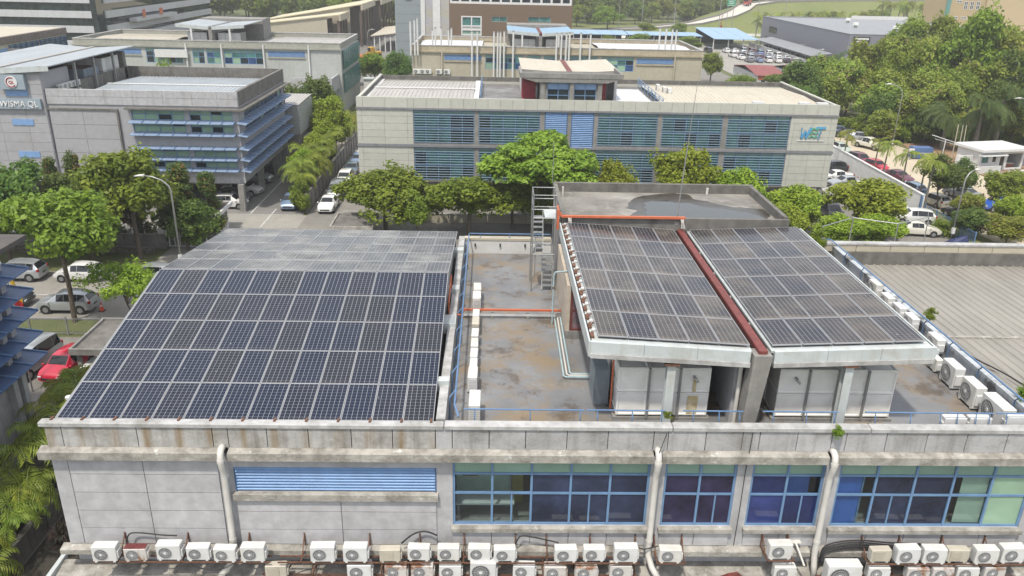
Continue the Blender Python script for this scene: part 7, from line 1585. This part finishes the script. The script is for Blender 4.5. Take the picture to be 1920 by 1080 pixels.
o = empty('skip_container', (63.6, 117.5, 0), 'blue metal waste container on the sandy road', 'container'); box('body', mat('skip_blue', (.08,.16,.36), .6, var=.15, dirt=(.2,.16,.12), dirtamt=.3), o, 62.3, 116.8, .15, 65.2, 118.4, 1.7); box('stripe', M_cream, o, 62.3, 116.78, .85, 65.2, 116.797, 1.0)
box('feet', M_trim, o, 62.5, 117, 0, 65, 118.2, .149)
o = empty('notice_board', (61.8, 116.4, 0), 'white notice board on a post left of the blue container', 'sign'); box('board', M_whiteclean, o, 61.3, 116.3, .9, 62.1, 116.38, 1.7); box('post', M_galv, o, 61.65, 116.39, 0, 61.75, 116.46, 1.5)
# gate lodge and concrete shelters
o = empty('gate_lodge', (-28.5, 78.6, 0), 'flat brown-roofed gate lodge with white rim beside the conical trees', 'lodge')
box('wall', M_white, o, -31.0, 76.6, 0, -26.9, 79.6, 2.3); box('roof_rim', M_white, o, -31.6, 76.0, 2.3, -26.5, 80.3, 2.65); box('roof_top', mat('brown_roof_felt', (.10,.085,.075), .9, var=.2, vs_=.5), o, -31.4, 76.2, 2.652, -26.7, 80.1, 2.66)
window(o, FRONT(76.6), [-30.5,-29.4,-28.3,-27.2], [.5,1.3,2.1], pane_mix([M_gdark]), M_white, d=-.08, ft=.1, dep=.07); window(o, RIGHT(-26.9), [77,78.2,79.3], [.8,2.1], pane_mix([M_gdark]), M_white, d=-.08, ft=.1, dep=.07)
o = empty('gate', (-29.5, 73.4, 0), 'white barred gate in front of the gate lodge', 'gate')
for k in range(8): box('bar', M_white, o, -30.6+k*.5, 73.3, .1, -30.5+k*.5, 73.36, 1.7)
for z in (.1, 1.6): box('rail', M_white, o, -30.7, 73.37, z, -26.8, 73.42, z+.1)
o = empty('concrete_shelter', (-25.2, 48.7, 0), 'flat mouldy concrete shelter roof beside the red car', 'shelter')
box('roof', M_concd, o, -26.5, 46.3, 2.3, -22.9, 51.0, 2.55); ring(o, 'rim', -26.6, 46.2, -22.8, 51.1, 2.3, 2.72, .15, M_conc)
for x, y in ((-26.2,46.6),(-23.2,46.6),(-26.2,50.7),(-23.2,50.7)): box('post', M_conc, o, x-.12, y-.12, 0, x+.12, y+.12, 2.3)
box('wall', M_wall, o, -26.3, 50.75, 0, -23, 50.9, 2.29)
o = empty('planter_shelter', (-13.4, 77.5, 0), 'low flat concrete roof beside the round tree at the alley mouth', 'shelter'); box('roof', M_concd, o, -15.6, 75.0, 1.5, -11.6, 79.6, 1.7); ring(o, 'rim', -15.7, 74.9, -11.5, 79.7, 1.45, 1.82, .15, M_ledge); box('wall', M_conc, o, -15.3, 75.4, 0, -12, 79.3, 1.49)
o = empty('white_panel_box', (-23.5, 158, 0), 'small white cabinet standing between the two far blocks', 'cabinet'); box('body', M_white, o, -24.6, 157.2, 0, -22.8, 158.8, 4.6); box('cap', M_ltmetal, o, -24.8, 157.0, 4.6, -22.6, 159, 4.8)
# scaffold-like frame by the right trees
o = empty('pipe_scaffold', (32, 64, 0), 'thin grey pipe frame standing in the trees behind the penthouse', 'frame')
for x, y in ((26,60),(29.5,62.5),(32.5,61),(36,63)): m = MB(); m.tube([(x,y,0),(x,y,7.2)], .05, 6); m.build('upright', M_galv, o)
for a, b in (((26,60),(29.5,62.5)),((29.5,62.5),(32.5,61)),((32.5,61),(36,63))): m = MB(); m.tube([(*a,7.2),(*b,7.2)], .04, 6); m.build('cross_pipe', M_galv, o)
# building poles leaning by the guard house
for i, (a, b) in enumerate((((67.7,116,0),(67.7,116.2,5.4)),((68.5,116,0),(68.4,116.2,5.3)),((69.1,116,0),(68.9,116.2,5.3)))):
    m = MB(); m.tube([a, b], .09, 6, .05); tag(m.build('leaning_pole', M_bark if 0 else M_cream), 'pale bare pole leaning behind the guard house, %s of three' % ('left','middle','right')[i], 'pole', 'leaning poles')
m = MB(); m.bar((64.05,116,3.82),(68.45,116,2.56),.12,.1); m.bar((64.8,116.3,3.2),(68.4,116.3,2.3),.1,.08); m.bar((66.2,116,0),(66.2,116,3.2),.1,.1); tag(m.build('barrier_frame', M_whiteclean), 'white pipe frame projecting left of the guard house', 'frame')
# seated guard
def person(loc, rz, label, shirt):
    o = empty('person', loc, label, 'person', None, rz)
    J = {'pel':((0,0,.48),.15),'wa':((0,0,.66),.13),'ch':((0,.02,.9),.16),'nk':((0,.02,1.06),.06),'hd':((0,-.01,1.2),.095),'tp':((0,-.01,1.3),.07),'ls':((.19,.02,.98),.065),'le':((.26,-.06,.74),.05),'lh':((.16,-.3,.72),.04),'rs':((-.19,.02,.98),.065),'re':((-.26,-.06,.74),.05),'rh':((-.16,-.3,.72),.04),'lk':((.12,-.42,.48),.075),'la':((.12,-.42,.08),.05),'rk':((-.12,-.42,.48),.075),'ra':((-.12,-.42,.08),.05),'lf':((.12,-.58,.04),.045),'rf':((-.12,-.58,.04),.045)}
    E = [('pel','wa'),('wa','ch'),('ch','nk'),('nk','hd'),('hd','tp'),('ch','ls'),('ls','le'),('le','lh'),('ch','rs'),('rs','re'),('re','rh'),('pel','lk'),('lk','la'),('la','lf'),('pel','rk'),('rk','ra'),('ra','rf')]
    ks = list(J); me = bpy.data.meshes.new('body'); me.from_pydata([J[k][0] for k in ks], [(ks.index(a), ks.index(b)) for a, b in E], []); me.materials.append(shirt); b = put('body', me, o, local=True); b.modifiers.new('skin', 'SKIN')
    for i, k in enumerate(ks): me.skin_vertices[0].data[i].radius = (J[k][1], J[k][1])
    me.skin_vertices[0].data[0].use_root = True; s = b.modifiers.new('sub', 'SUBSURF'); s.levels = 1; s.render_levels = 1
    m = MB(); m.tube([(0,.0,1.2),(0,.0,1.28),(0,.0,1.34)], .11, 10, .05); m.build('hair', M_black, o, True, local=True); return o
person((73.4, 113.2, .1), R(13), 'seated guard in a pale shirt behind the desk in the guard house', mat('pale_blue_shirt', (.42,.45,.52), .8))
m = MB(); m.box(73.0,113.1,.1,73.8,113.7,.5); m.box(73.0,113.65,.5,73.8,113.72,1.0); tag(m.build('office_chair', M_trim), 'dark chair under the seated guard', 'chair')
# ================================================================ HAZE
hz = NT('thin_humid_haze'); hz.t.nodes.remove(hz.b); pv = hz.n('VolumePrincipled'); pv.inputs['Density'].default_value = .0004; pv.inputs['Color'].default_value = (.97,.97,.97,1); pv.inputs['Anisotropy'].default_value = .2
hz.l(pv.outputs[0], hz.out.inputs['Volume'])
tag(MB().box(-1600, -400, -1.5, 1600, 2300, 48).build('haze', hz.m), kind='stuff')
